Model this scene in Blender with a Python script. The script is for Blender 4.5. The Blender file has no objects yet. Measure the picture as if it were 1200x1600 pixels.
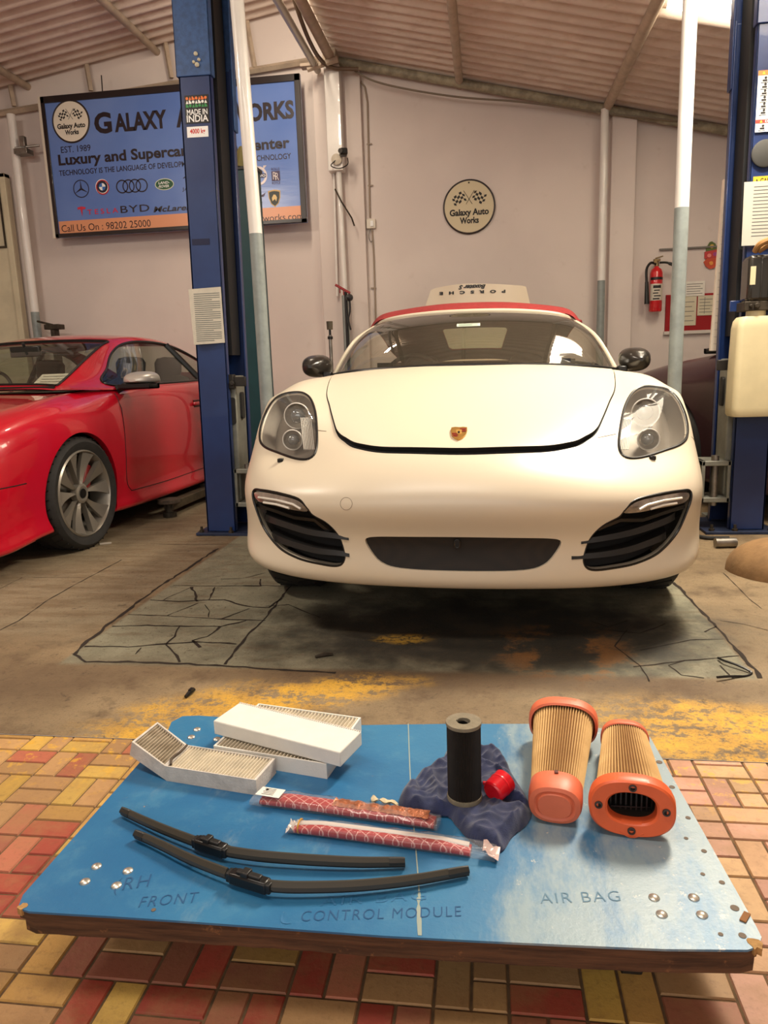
import bpy, bmesh, math, random
import numpy as np
from math import sin, cos, pi, radians, sqrt, atan2, hypot
from mathutils import Vector, Matrix, noise

random.seed(7)
SC = bpy.context.scene
COL = SC.collection
# ------------------------------------------------------------------ camera
FPX, CAM_H = 1156.0, 1.05
YAW, PITCH, ROLL = radians(8.1), radians(11.2), radians(2.0)
FW = np.array([-sin(YAW) * cos(PITCH), cos(YAW) * cos(PITCH), -sin(PITCH)])
_r0 = np.array([cos(YAW), sin(YAW), 0.0]); _u0 = np.cross(_r0, FW)
RT = cos(ROLL) * _r0 - sin(ROLL) * _u0
UP = cos(ROLL) * _u0 + sin(ROLL) * _r0
EYE = np.array([0, 0, CAM_H])
cam_d = bpy.data.cameras.new('camera'); cam = bpy.data.objects.new('camera', cam_d); COL.objects.link(cam)
cam_d.sensor_fit = 'VERTICAL'; cam_d.sensor_height = 36.0; cam_d.lens = 36.0 * FPX / 1600.0
cam_d.clip_start = 0.05; cam_d.clip_end = 200
cam.matrix_world = Matrix(((RT[0], UP[0], -FW[0], 0), (RT[1], UP[1], -FW[1], 0), (RT[2], UP[2], -FW[2], CAM_H), (0, 0, 0, 1)))
SC.camera = cam
SC.view_settings.view_transform = 'Standard'; SC.view_settings.look = 'None'
SC.view_settings.gamma = 1.0; SC.view_settings.use_curve_mapping = False
SC.view_settings.exposure = 0.0
SC.cycles.use_denoising = True
SC.cycles.max_bounces = 8; SC.cycles.transparent_max_bounces = 16
SC.cycles.sample_clamp_indirect = 4.0
# ------------------------------------------------------------------ world and lights
wd = bpy.data.worlds.new('world'); SC.world = wd; wd.use_nodes = True
wd.node_tree.nodes['Background'].inputs[0].default_value = (1.0, 0.95, 0.90, 1)
wd.node_tree.nodes['Background'].inputs[1].default_value = 0.55
def area(name, loc, target, sx, sy, power, col):
    d = bpy.data.lights.new(name, 'AREA'); d.shape = 'RECTANGLE'; d.size = sx; d.size_y = sy; d.energy = power; d.color = col
    o = bpy.data.objects.new(name, d); COL.objects.link(o); o.location = loc
    o.rotation_euler = (Vector(target) - Vector(loc)).to_track_quat('-Z', 'Y').to_euler()
    return o
area('skylight_daylight', (1.25, 3.6, 3.1), (.35, 1.9, 0), 0.45, 0.95, 150, (1.0, 0.90, 0.74))
area('entrance_daylight', (-0.6, -2.6, 2.4), (-0.4, 4, 0.9), 4.5, 2.2, 50, (1.0, 0.93, 0.86))
area('added_fill_front', (-.5, .9, 3.5), (-.4, 1.3, 0), 2.6, .35, 55, (1.0, 0.91, 0.80))  # added overhead fill for the trolley and car front, no real fitting
area('roof_lamp_left', (-3.7, 2.6, 3.6), (-2.6, 4.2, 0), 1.2, 0.25, 70, (1.0, 0.86, 0.70))
area('ridge_lamp', (-1.62, 5.6, 4.15), (-1.4, 6.6, 3.2), 0.1, 1.2, 50, (1.0, 0.85, 0.66))

# ------------------------------------------------------------------ pixel -> place
def ray(u, v): return FW + RT * ((u - 600.0) / FPX) - UP * ((v - 800.0) / FPX)
def atz(u, v, z=0.0):
    d = ray(u, v); return EYE + d * ((z - CAM_H) / d[2])
def aty(u, v, y):
    d = ray(u, v); return EYE + d * (y / d[1])
def atp(u, v, p0, n):
    d = ray(u, v); n = np.array(n, float); return EYE + d * (((np.array(p0) - EYE) @ n) / (d @ n))
def proj(P):
    Q = np.atleast_2d(P) - EYE; w = Q @ FW
    return np.stack([600 + FPX * (Q @ RT) / w, 800 - FPX * (Q @ UP) / w, w], 1)

# ------------------------------------------------------------------ objects
WM = {}
def wm(o): return WM.get(o.name, Matrix.Identity(4)) if o else Matrix.Identity(4)
def tag(o, label=None, cat=None, group=None, kind=None):
    if label: o['label'] = label
    if cat: o['category'] = cat
    if group: o['group'] = group
    if kind: o['kind'] = kind
    return o
def thing(name, label, cat, loc=(0, 0, 0), rotz=0.0, group=None, roty=0.0):
    o = bpy.data.objects.new(name, None); COL.objects.link(o); o.empty_display_size = 0.1
    o.location = loc; o.rotation_euler = (0, roty, rotz)
    WM[o.name] = Matrix.Translation(Vector(loc)) @ Matrix.Rotation(rotz, 4, 'Z') @ Matrix.Rotation(roty, 4, 'Y')
    return tag(o, label, cat, group)
def link_mesh(name, me, parent=None):
    o = bpy.data.objects.new(name, me); COL.objects.link(o)
    if parent: o.parent = parent; WM[o.name] = wm(parent)
    return o
def copy_tree(o, parent=None):
    c = o.copy(); COL.objects.link(c)
    if parent: c.parent = parent
    for ch in list(o.children): copy_tree(ch, c)
    return c
def rotm(axis, a): return Matrix.Rotation(a, 3, axis)

class MB:
    def __init__(s): s.v = []; s.f = []; s.m = []
    def add(s, vs, fs, m=0):
        n = len(s.v); s.v += [tuple(map(float, p)) for p in vs]; s.f += [tuple(i + n for i in q) for q in fs]; s.m += [m] * len(fs); return s
    def box(s, c, d, rot=None, m=0, taper=1.0):
        vs = []
        for z in (-.5, .5):
            k = taper if z > 0 else 1.0
            for x, y in ((-.5, -.5), (.5, -.5), (.5, .5), (-.5, .5)):
                p = Vector((x * d[0] * k, y * d[1] * k, z * d[2]))
                if rot is not None: p = rot @ p
                vs.append((p[0] + c[0], p[1] + c[1], p[2] + c[2]))
        return s.add(vs, [(3, 2, 1, 0), (4, 5, 6, 7), (0, 1, 5, 4), (1, 2, 6, 5), (2, 3, 7, 6), (3, 0, 4, 7)], m)
    def bx(s, a, b, m=0):
        return s.box([(a[i] + b[i]) / 2 for i in range(3)], [abs(b[i] - a[i]) for i in range(3)], None, m)
    def tube(s, pts, r, n=10, caps=True, closed=False, m=0, sq=1.0, upv=None):
        P = [Vector(tuple(map(float, p))) for p in pts]; k = len(P)
        rs = r if isinstance(r, (list, tuple)) else [r] * k
        T = []
        for i in range(k):
            a = P[(i - 1) % k] if (closed or i > 0) else P[0]; b = P[(i + 1) % k] if (closed or i < k - 1) else P[-1]
            t = b - a; T.append(t.normalized() if t.length > 1e-9 else Vector((0, 0, 1)))
        ref = Vector(upv) if upv else (Vector((0, 0, 1)) if abs(T[0].z) < .9 else Vector((1, 0, 0)))
        N = (ref - T[0] * ref.dot(T[0])).normalized(); vs = []
        for i in range(k):
            if upv: N = (ref - T[i] * ref.dot(T[i])).normalized()
            else: N = (N - T[i] * N.dot(T[i])).normalized()
            B = T[i].cross(N)
            for j in range(n):
                a = 2 * pi * j / n; vs.append(P[i] + (N * cos(a) * sq + B * sin(a)) * rs[i])
        fs = []
        for i in range(k if closed else k - 1):
            i2 = (i + 1) % k
            for j in range(n): fs.append((i * n + j, i * n + (j + 1) % n, i2 * n + (j + 1) % n, i2 * n + j))
        if caps and not closed: fs += [tuple(reversed(range(n))), tuple(range((k - 1) * n, k * n))]
        return s.add(vs, fs, m)
    def cyl(s, p0, p1, r, r1=None, n=20, caps=True, m=0): return s.tube([p0, p1], [r, r if r1 is None else r1], n, caps, False, m)
    def lathe(s, prof, o, axis=(0, 0, 1), n=24, m=0, closed=False, caps=True):
        A = Vector(axis).normalized(); ref = Vector((0, 0, 1)) if abs(A.z) < .9 else Vector((1, 0, 0))
        X = (ref - A * ref.dot(A)).normalized(); Y = A.cross(X); o = Vector(tuple(map(float, o))); vs = []
        for r, z in prof:
            for j in range(n):
                a = 2 * pi * j / n; vs.append(o + A * z + (X * cos(a) + Y * sin(a)) * r)
        fs = []; k = len(prof)
        for i in range(k if closed else k - 1):
            i2 = (i + 1) % k
            for j in range(n): fs.append((i * n + j, i * n + (j + 1) % n, i2 * n + (j + 1) % n, i2 * n + j))
        if not closed and caps:
            if prof[0][0] > 1e-6: fs.append(tuple(reversed(range(n))))
            if prof[-1][0] > 1e-6: fs.append(tuple(range((k - 1) * n, k * n)))
        return s.add(vs, fs, m)
    def prism(s, poly, fn, d0, d1, m=0, mcap=None):
        k = len(poly); vs = [fn(a, b, d0) for a, b in poly] + [fn(a, b, d1) for a, b in poly]
        s.add(vs, [(i, (i + 1) % k, k + (i + 1) % k, k + i) for i in range(k)], m)
        return s.add(vs, [tuple(reversed(range(k))), tuple(range(k, 2 * k))], m if mcap is None else mcap)
    def grid(s, G, m=0, cu=False, cv=False):
        a = len(G); b = len(G[0]); vs = [p for row in G for p in row]; fs = []
        for i in range(a if cu else a - 1):
            for j in range(b if cv else b - 1):
                i2 = (i + 1) % a; j2 = (j + 1) % b; fs.append((i * b + j, i2 * b + j, i2 * b + j2, i * b + j2))
        return s.add(vs, fs, m)
    def build(s, name, mats, parent=None, bevel=0, seg=2, sharp=35, local=False, kind=None):
        if not isinstance(mats, (list, tuple)): mats = [mats]
        vs = s.v
        if parent is not None and not local:
            inv = wm(parent).inverted(); vs = [tuple(inv @ Vector(p)) for p in vs]
        me = bpy.data.meshes.new(name); me.from_pydata(vs, [], s.f)
        for m in mats: me.materials.append(m)
        if len(mats) > 1: me.polygons.foreach_set('material_index', s.m)
        bm = bmesh.new(); bm.from_mesh(me); bmesh.ops.recalc_face_normals(bm, faces=bm.faces); bm.to_mesh(me); bm.free()
        me.shade_smooth(); me.set_sharp_from_angle(angle=radians(sharp)); me.update()
        o = link_mesh(name, me, parent)
        if bevel:
            b = o.modifiers.new('bevel', 'BEVEL'); b.width = bevel; b.segments = seg; b.limit_method = 'ANGLE'; b.angle_limit = radians(40)
        if kind: o['kind'] = kind
        return o

def spl(pts, n, closed=False):
    """Catmull-Rom curve through points (any dimension) -> n points."""
    P = np.array([list(map(float, p)) for p in pts]); k = len(P); out = []
    m = k if closed else k - 1
    for q in range(n):
        t = q * m / (n if closed else n - 1); i = min(int(t), m - 1); t -= i
        g = (lambda j: P[j % k]) if closed else (lambda j: P[min(max(j, 0), k - 1)])
        a, b, c, d = g(i - 1), g(i), g(i + 1), g(i + 2)
        out.append(.5 * (2 * b + (c - a) * t + (2 * a - 5 * b + 4 * c - d) * t * t + (3 * b - a - 3 * c + d) * t ** 3))
    return out
def rrect(w, h, r, n=5, cx=0, cy=0):
    out = []
    for sx, sy, a0 in ((1, 1, 0), (-1, 1, 90), (-1, -1, 180), (1, -1, 270)):
        for i in range(n + 1):
            a = radians(a0 + 90 * i / n); out.append((cx + sx * (w / 2 - r) + r * cos(a), cy + sy * (h / 2 - r) + r * sin(a)))
    return out
def circ(r, n=32, cx=0, cy=0, ry=None): return [(cx + r * cos(2 * pi * i / n), cy + (ry or r) * sin(2 * pi * i / n)) for i in range(n)]

# ------------------------------------------------------------------ materials
def lin(c): return tuple((x / 255 / 12.92 if x / 255 <= .04045 else ((x / 255 + .055) / 1.055) ** 2.4) for x in c[:3]) + (1,)
class NT:
    def __init__(s, name):
        s.mat = bpy.data.materials.new(name); s.mat.use_nodes = True; s.t = s.mat.node_tree; s.n = s.t.nodes; s.b = s.n['Principled BSDF']
        s.co = s.n.new('ShaderNodeTexCoord').outputs['Object']
    def lk(s, a, b): s.t.links.new(a, b)
    def put(s, sock, v):
        if hasattr(v, 'is_linked') or hasattr(v, 'links'): s.lk(v, sock)
        else: sock.default_value = v
    def noise(s, scale, det=3, rough=.55, co=None, dist=0):
        q = s.n.new('ShaderNodeTexNoise'); q.inputs['Scale'].default_value = scale; q.inputs['Detail'].default_value = det
        q.inputs['Roughness'].default_value = rough; q.inputs['Distortion'].default_value = dist; s.lk(co or s.co, q.inputs['Vector']); return q.outputs['Fac']
    def vor(s, scale, feature='F1', co=None, rnd=1.0):
        q = s.n.new('ShaderNodeTexVoronoi'); q.feature = feature; q.inputs['Scale'].default_value = scale; q.inputs['Randomness'].default_value = rnd
        s.lk(co or s.co, q.inputs['Vector']); return q.outputs['Distance']
    def map(s, scale=(1, 1, 1), rot=(0, 0, 0), loc=(0, 0, 0)):
        q = s.n.new('ShaderNodeMapping'); s.lk(s.co, q.inputs['Vector']); q.inputs['Scale'].default_value = scale
        q.inputs['Rotation'].default_value = rot; q.inputs['Location'].default_value = loc; return q.outputs['Vector']
    def math(s, op, a, b=0.0, c=None, clamp=False):
        q = s.n.new('ShaderNodeMath'); q.operation = op; q.use_clamp = clamp; s.put(q.inputs[0], a); s.put(q.inputs[1], b)
        if c is not None: s.put(q.inputs[2], c)
        return q.outputs[0]
    def step(s, x, a, b):
        q = s.n.new('ShaderNodeMapRange'); q.interpolation_type = 'SMOOTHSTEP'; s.put(q.inputs[0], x); q.inputs[1].default_value = a; q.inputs[2].default_value = b
        return q.outputs[0]
    def mix(s, f, a, b):
        q = s.n.new('ShaderNodeMix'); q.data_type = 'RGBA'; s.put(q.inputs[0], f); s.put(q.inputs[6], a); s.put(q.inputs[7], b); return q.outputs[2]
    def xyz(s, co=None):
        q = s.n.new('ShaderNodeSeparateXYZ'); s.lk(co or s.co, q.inputs[0]); return q.outputs
    def bump(s, h, st=.3, d=.01):
        q = s.n.new('ShaderNodeBump'); q.inputs['Strength'].default_value = st; q.inputs['Distance'].default_value = d; s.lk(h, q.inputs['Height']); s.lk(q.outputs[0], s.b.inputs['Normal'])
    def attr(s, nm):
        q = s.n.new('ShaderNodeAttribute'); q.attribute_name = nm; return q.outputs['Color']
def mat(name, rgb, rough=.5, metal=0.0, var=0.0, vs=6.0, bump=0.0, bs=80.0, coat=0.0, spec=None, emit=0.0, col2=None, aniso=None, sheen=0):
    t = NT(name); b = t.b; c = lin(rgb)
    if var or col2:
        f = t.noise(vs, 5, .6, co=t.map(aniso) if aniso else None)
        a = lin(col2) if col2 else tuple(x * (1 - var) for x in c[:3]) + (1,)
        bb = c if col2 else tuple(min(1, x * (1 + var)) for x in c[:3]) + (1,)
        t.lk(t.mix(t.step(f, .3, .7), a, bb), b.inputs['Base Color'])
    else: b.inputs['Base Color'].default_value = c
    b.inputs['Roughness'].default_value = rough; b.inputs['Metallic'].default_value = metal
    if coat: b.inputs['Coat Weight'].default_value = coat; b.inputs['Coat Roughness'].default_value = .04
    if spec is not None: b.inputs['Specular IOR Level'].default_value = spec
    if sheen: b.inputs['Sheen Weight'].default_value = sheen
    if emit: b.inputs['Emission Color'].default_value = c; b.inputs['Emission Strength'].default_value = emit
    if bump: t.bump(t.noise(bs, 4), bump, .004)
    return t.mat
def glass(name, tint=(1, 1, 1), rough=0.0, ior=1.5, film=0.0, filmcol=(.8, .8, .8)):
    m = bpy.data.materials.new(name); m.use_nodes = True; t = m.node_tree; n = t.nodes; n.remove(n['Principled BSDF'])
    tr = n.new('ShaderNodeBsdfTransparent'); tr.inputs[0].default_value = (*tint, 1)
    gl = n.new('ShaderNodeBsdfGlossy'); gl.inputs['Roughness'].default_value = rough
    fr = n.new('ShaderNodeFresnel'); ge = n.new('ShaderNodeNewGeometry'); mr = n.new('ShaderNodeMapRange')   # a thin pane reflects alike from both sides
    mr.inputs[3].default_value = ior; mr.inputs[4].default_value = 1 / ior; t.links.new(ge.outputs['Backfacing'], mr.inputs[0]); t.links.new(mr.outputs[0], fr.inputs[0])
    mx = n.new('ShaderNodeMixShader'); t.links.new(fr.outputs[0], mx.inputs[0])
    if film:
        df = n.new('ShaderNodeBsdfDiffuse'); df.inputs[0].default_value = (*filmcol, 1); m2 = n.new('ShaderNodeMixShader'); m2.inputs[0].default_value = film
        t.links.new(tr.outputs[0], m2.inputs[1]); t.links.new(df.outputs[0], m2.inputs[2]); t.links.new(m2.outputs[0], mx.inputs[1])
    else: t.links.new(tr.outputs[0], mx.inputs[1])
    t.links.new(gl.outputs[0], mx.inputs[2]); t.links.new(mx.outputs[0], n['Material Output'].inputs[0]); return m

black_plastic = mat('black plastic', (26, 25, 24), .45, bump=.1, bs=300)
satin_black = mat('satin black', (18, 17, 16), .35)
deep_black = mat('deep black', (8, 8, 8), .8)
rubber = mat('rubber', (34, 32, 30), .75, var=.25, vs=20)
chrome = mat('chrome', (225, 225, 225), .12, 1.0)
steel = mat('worn steel', (150, 145, 138), .42, 1.0, var=.3, vs=12)
dark_steel = mat('oily steel', (70, 62, 52), .6, .6, var=.4, vs=15)
paper = mat('paper', (226, 222, 212), .8, var=.05, vs=15)
ink = mat('black ink', (28, 24, 24), .6)
grey_ink = mat('grey ink', (120, 116, 110), .7)
red_ink = mat('red ink', (205, 50, 45), .6)
white_ink = mat('white ink', (238, 238, 236), .6)

# ------------------------------------------------------------------ lettering
def text_mesh(s, bold=0.0, extrude=0.002, shear=0.0, spacing=1.0):
    c = bpy.data.curves.new('t', 'FONT'); c.body = s; c.size = 1.0; c.extrude = 0; c.offset = bold; c.shear = shear; c.space_character = spacing; c.resolution_u = 3
    o = bpy.data.objects.new('t', c); COL.objects.link(o); bpy.context.view_layer.update()
    me = bpy.data.meshes.new_from_object(o.evaluated_get(bpy.context.evaluated_depsgraph_get()))
    vs = [(v.co.x, v.co.y) for v in me.vertices]; fs = [tuple(p.vertices) for p in me.polygons]
    bpy.data.objects.remove(o); bpy.data.curves.remove(c); bpy.data.meshes.remove(me)
    return vs, fs
def letters(mb, s, x, y, w, h, fn, m=0, bold=0.0, shear=0.0, d=0.0, spacing=1.0, rot180=False, caps=None):
    """Lettering filling the box (x, y, w, h) of a surface fn(a, b, depth); caps = reference string that sets the height."""
    vs, fs = text_mesh(s, bold, 0, shear, spacing)
    if not vs: return
    A = np.array(vs); lo = A.min(0); hi = A.max(0)
    if caps:
        B = np.array(text_mesh(caps, bold)[0]); lo[1] = B[:, 1].min(); hi[1] = B[:, 1].max()
    out = []
    for a, b in vs:
        p = (a - lo[0]) / (hi[0] - lo[0]); q = (b - lo[1]) / (hi[1] - lo[1])
        if rot180: p, q = 1 - p, 1 - q
        out.append(fn(x + p * w, y + q * h, d))
    mb.add(out, fs, m)
# ================================================================== SETTING
# ---- concrete floor
t = NT('stained concrete'); b = t.b
X, Y, Z = t.xyz()
def region(cx, cy, a, bb, rot=0.0, soft=.35):
    dx = t.math('SUBTRACT', X, cx); dy = t.math('SUBTRACT', Y, cy); c, s = cos(rot), sin(rot)
    u = t.math('DIVIDE', t.math('ADD', t.math('MULTIPLY', dx, c), t.math('MULTIPLY', dy, s)), a)
    v = t.math('DIVIDE', t.math('SUBTRACT', t.math('MULTIPLY', dy, c), t.math('MULTIPLY', dx, s)), bb)
    d = t.math('SQRT', t.math('ADD', t.math('MULTIPLY', u, u), t.math('MULTIPLY', v, v)))
    d = t.math('ADD', d, t.math('MULTIPLY', t.math('SUBTRACT', n_mid, .5), .9))
    return t.math('SUBTRACT', 1.0, t.step(d, 1 - soft, 1 + soft))
n_big = t.noise(1.3, 6, .6); n_mid = t.noise(5.5, 6, .65); n_fine = t.noise(38, 5, .7); n_grit = t.noise(150, 3, .7)
n_str = t.noise(9, 5, .6, co=t.map(scale=(.35, 1.6, 1)))
c = t.mix(t.step(n_big, .35, .65), lin((112, 93, 68)), lin((144, 124, 94)))
c = t.mix(t.math('MULTIPLY', t.step(n_mid, .48, .70), .7), c, lin((84, 64, 44)))
# grey-green stone slabs
slab = t.math('MULTIPLY', t.math('MULTIPLY', t.step(X, -1.60, -1.575), t.math('SUBTRACT', 1.0, t.step(X, .86, .885))), t.step(Y, 2.385, 2.43))
sc = t.mix(t.step(n_mid, .3, .7), lin((116, 113, 93)), lin((142, 138, 116)))
sc = t.mix(t.math('MULTIPLY', t.step(n_str, .52, .7), .5), sc, lin((104, 86, 62)))
c = t.mix(slab, c, sc)
leftslab = t.math('MULTIPLY', t.math('SUBTRACT', 1.0, t.step(X, -1.66, -1.6)), t.step(t.math('ADD', Y, t.math('MULTIPLY', n_mid, .3)), 2.7, 2.95))
c = t.mix(t.math('MULTIPLY', leftslab, .7), c, t.mix(t.step(n_str, .35, .7), lin((140, 128, 104)), lin((112, 96, 72))))
# oil and rust stains; the oil patch also paints in the shade under the car
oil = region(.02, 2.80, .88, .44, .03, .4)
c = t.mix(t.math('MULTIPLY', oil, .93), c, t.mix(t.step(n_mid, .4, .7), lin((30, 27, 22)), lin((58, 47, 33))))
rust = t.math('MULTIPLY', region(.28, 2.62, .26, .30, .2, .4), t.step(n_mid, .5, .6))
c = t.mix(t.math('MULTIPLY', rust, .8), c, lin((128, 84, 38)))
dirt = region(-.1, 2.34, 1.0, .07, 0, .6)
c = t.mix(t.math('MULTIPLY', dirt, .6), c, lin((88, 66, 44)))
grime = region(-1.45, 2.3, .35, .16, .3, .6)
c = t.mix(t.math('MULTIPLY', grime, .5), c, lin((80, 60, 42)))
# worn yellow paint
pn = t.step(t.math('ADD', t.math('MULTIPLY', n_fine, .55), t.math('MULTIPLY', n_str, .45)), .43, .53)
for (cx, cy, a, bb, rt, k) in ((-.86, 2.02, .36, .19, .55, .95), (-.55, 2.22, .30, .10, .35, .9), (.66, 2.02, .34, .20, -.25, 1.0), (.95, 1.98, .35, .14, 0, .9), (-.33, 2.72, .10, .05, 0, .7)):
    c = t.mix(t.math('MULTIPLY', t.math('MULTIPLY', region(cx, cy, a, bb, rt, .45), pn), k), c, t.mix(t.step(n_mid, .35, .65), lin((214, 164, 50)), lin((186, 142, 60))))
c = t.mix(t.math('MULTIPLY', t.step(n_fine, .54, .68), .45), c, lin((74, 58, 40)))
c = t.mix(t.math('MULTIPLY', t.step(n_grit, .52, .68), .4), c, lin((70, 54, 38)))
n_spot = t.noise(17, 4, .75, dist=.8); c = t.mix(t.math('MULTIPLY', t.step(n_spot, .60, .70), .55), c, lin((60, 46, 32)))
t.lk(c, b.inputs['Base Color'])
rg = t.math('ADD', .55, t.math('MULTIPLY', n_mid, .35)); t.lk(rg, b.inputs['Roughness'])
t.bump(t.math('ADD', t.math('MULTIPLY', n_grit, .25), t.math('ADD', t.math('MULTIPLY', n_fine, .5), n_mid)), .6, .010)
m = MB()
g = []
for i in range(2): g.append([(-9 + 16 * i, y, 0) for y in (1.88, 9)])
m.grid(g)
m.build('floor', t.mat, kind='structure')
# ---- clay pavers in a basket pattern
pt = NT('clay pavers'); a_ = pt.attr('tone'); nn = pt.noise(60, 4, .7); n2 = pt.noise(7, 5, .65)
cc = pt.mix(pt.math('MULTIPLY', pt.step(nn, .5, .75), .35), a_, lin((96, 62, 38)))
cc = pt.mix(pt.math('MULTIPLY', pt.step(n2, .40, .68), .6), cc, lin((156, 116, 74)))
px_, py_, pz_ = pt.xyz()
ym = pt.math('MULTIPLY', pt.step(py_, 1.5, 1.85), pt.step(pt.noise(26, 5, .7), .53, .62))
cc = pt.mix(pt.math('MULTIPLY', ym, .8), cc, lin((214, 164, 50)))
pt.lk(cc, pt.b.inputs['Base Color']); pt.b.inputs['Roughness'].default_value = .62; pt.bump(pt.math('ADD', nn, n2), .3, .004)
grout = mat('paver joints', (104, 80, 54), .95, var=.3, vs=30)
rnd = random.Random(3)
def tone(x, y):
    n = noise.noise(Vector((x * 2.3, y * 2.9, 3.1))); k = rnd.random()
    red = 0.0
    if x < -.75: red = .12 if y > 1.5 else (.78 if y > 1.16 else .12)
    elif x < -.12: red = .80
    elif x < .04: red = .1
    elif x < .40: red = .7
    else: red = .45
    if k < red + n * .25: c = rnd.choice([(168, 72, 54), (158, 64, 48), (174, 104, 78), (168, 94, 70), (160, 98, 72)])
    else: c = rnd.choice([(198, 158, 76), (190, 146, 78), (182, 142, 92), (176, 136, 90), (204, 166, 84)])
    if x > .4: c = rnd.choice([(196, 140, 116), (188, 150, 104), (194, 150, 108), (200, 148, 122)])
    f = .88 + rnd.random() * .2
    return tuple(min(255, q * f) for q in c)
u = .0625; vs = []; fs = []; tones = []
def paver(x0, y0, x1, y1):
    y1 = min(y1, 1.88)
    if y1 - y0 < .012: return
    e = .0022; h = .004; n = len(vs); col = lin(tone((x0 + x1) / 2, (y0 + y1) / 2))
    vs.extend([(x0 + e, y0 + e, -h), (x1 - e, y0 + e, -h), (x1 - e, y1 - e, -h), (x0 + e, y1 - e, -h)])
    e += .0022; vs.extend([(x0 + e, y0 + e, 0), (x1 - e, y0 + e, 0), (x1 - e, y1 - e, 0), (x0 + e, y1 - e, 0)])
    for q in ((4, 5, 6, 7), (0, 1, 5, 4), (1, 2, 6, 5), (2, 3, 7, 6), (3, 0, 4, 7)): fs.append(tuple(i + n for i in q)); tones.append(col)
for i in range(-22, 16):
    for j in range(0, 17):
        x = i * 2 * u + .03 + (j % 2) * u * .0; y = .02 + j * 2 * u - .1
        if (i + j) % 2: paver(x, y, x + 2 * u, y + u); paver(x, y + u, x + 2 * u, y + 2 * u)
        else:
            paver(x, y, x + u, y + 2 * u)
            if (i * 7 + j * 3) % 5 == 0: paver(x + u, y, x + 2 * u, y + u); paver(x + u, y + u, x + 2 * u, y + 2 * u)
            else: paver(x + u, y, x + 2 * u, y + 2 * u)
me = bpy.data.meshes.new('floor_pavers'); me.from_pydata(vs, [], fs); me.materials.append(pt.mat)
at = me.attributes.new('tone', 'FLOAT_COLOR', 'FACE')
at.data.foreach_set('color', [x for c in tones for x in c])
o = link_mesh('floor_pavers', me); o['kind'] = 'structure'
m = MB(); m.grid([[(-9, -8, -.0035), (-9, 1.885, -.0035)], [(9, -8, -.0035), (9, 1.885, -.0035)]]); m.build('floor_bedding', grout, kind='structure')
# ---- joints and cracks of the slabs
def zc(lst, ox, oy, k=2.0): return [atz(ox + x / k, oy + y / k) for x, y in lst]
CR = [([(232, 405), (262, 374), (340, 312), (420, 250), (480, 206), (550, 160), (680, 75)], .014), ([(232, 405), (270, 428), (430, 428), (560, 434), (700, 442), (860, 452), (1050, 462)], .012),
      ([(700, 437), (770, 350), (830, 290), (910, 190)], .009), ([(470, 235), (560, 240), (650, 235), (700, 235), (770, 255), (840, 260), (880, 230)], .008),
      ([(600, 195), (612, 225), (615, 240)], .012), ([(655, 235), (670, 195)], .008), ([(510, 235), (560, 212), (600, 195)], .005), ([(350, 318), (460, 315), (560, 318), (690, 318), (770, 300)], .009),
      ([(560, 318), (545, 350), (520, 373)], .006), ([(690, 318), (650, 350), (600, 362)], .009), ([(265, 380), (400, 382), (520, 372), (610, 366), (740, 372)], .010),
      ([(520, 375), (545, 400), (560, 430)], .008), ([(600, 362), (625, 384)], .010), ([(440, 385), (425, 405)], .005), ([(400, 280), (520, 285), (690, 295), (830, 300)], .007), ([(520, 285), (620, 245)], .005),
      ([(690, 295), (780, 262)], .006), ([(640, 250), (655, 270), (650, 290)], .004), ([(540, 190), (700, 192), (830, 190), (905, 194)], .006), ([(690, 170), (760, 168), (830, 150)], .005), ([(760, 190), (815, 192), (812, 170)], .010),
      ([(0, 330), (60, 300), (150, 235), (230, 190), (380, 110)], .005), ([(0, 200), (70, 165)], .004), ([(100, 165), (270, 165)], .003), ([(470, 60), (600, 62), (760, 60)], .004), ([(830, 255), (900, 250), (1000, 290)], .006)]
m = MB()
def ribbon(P, w, z=.0012):
    P = [np.array(p) for p in P]; Q = []
    for a_, b_ in zip(P[:-1], P[1:]):
        k = max(2, int(np.linalg.norm(b_ - a_) / .035))
        Q += [a_ + (b_ - a_) * i / k for i in range(k)]
    Q.append(P[-1]); L = []; R = []
    for i, p in enumerate(Q):
        d = Q[min(i + 1, len(Q) - 1)] - Q[max(i - 1, 0)]; d = d / (np.linalg.norm(d) + 1e-9); nrm = np.array([-d[1], d[0], 0])
        ww = w * 1.25 * (.35 + .9 * rnd.random()); jt = (rnd.random() - .5) * w * .9; c0 = p + nrm * jt
        L.append((c0[0] + nrm[0] * ww / 2, c0[1] + nrm[1] * ww / 2, z)); R.append((c0[0] - nrm[0] * ww / 2, c0[1] - nrm[1] * ww / 2, z))
    m.grid([L, R])
for l, w in CR: ribbon(zc(l, 0, 820), w)
for l, w in [([(905, 180), (990, 270), (1040, 320), (1100, 390), (1180, 480)], .012), ([(1040, 318), (1000, 335)], .006), ([(800, 392), (860, 380), (960, 360), (1060, 358)], .004), ([(780, 445), (940, 425), (1110, 410)], .006),
             ([(940, 425), (890, 440), (930, 470), (1000, 480)], .004), ([(1050, 440), (1090, 480)], .004), ([(1060, 150), (1110, 200), (1150, 240), (1180, 262)], .004), ([(1050, 300), (1120, 310), (1200, 330)], .003),
             ([(880, 310), (800, 340), (700, 330)], .006), ([(760, 330), (720, 380), (800, 440), (830, 490)], .005), ([(640, 300), (700, 320), (760, 300)], .004)]: ribbon(zc(l, 600, 820), w)
m.build('floor_cracks', mat('dirt filled crack', (38, 28, 19), .95), kind='structure')

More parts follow.
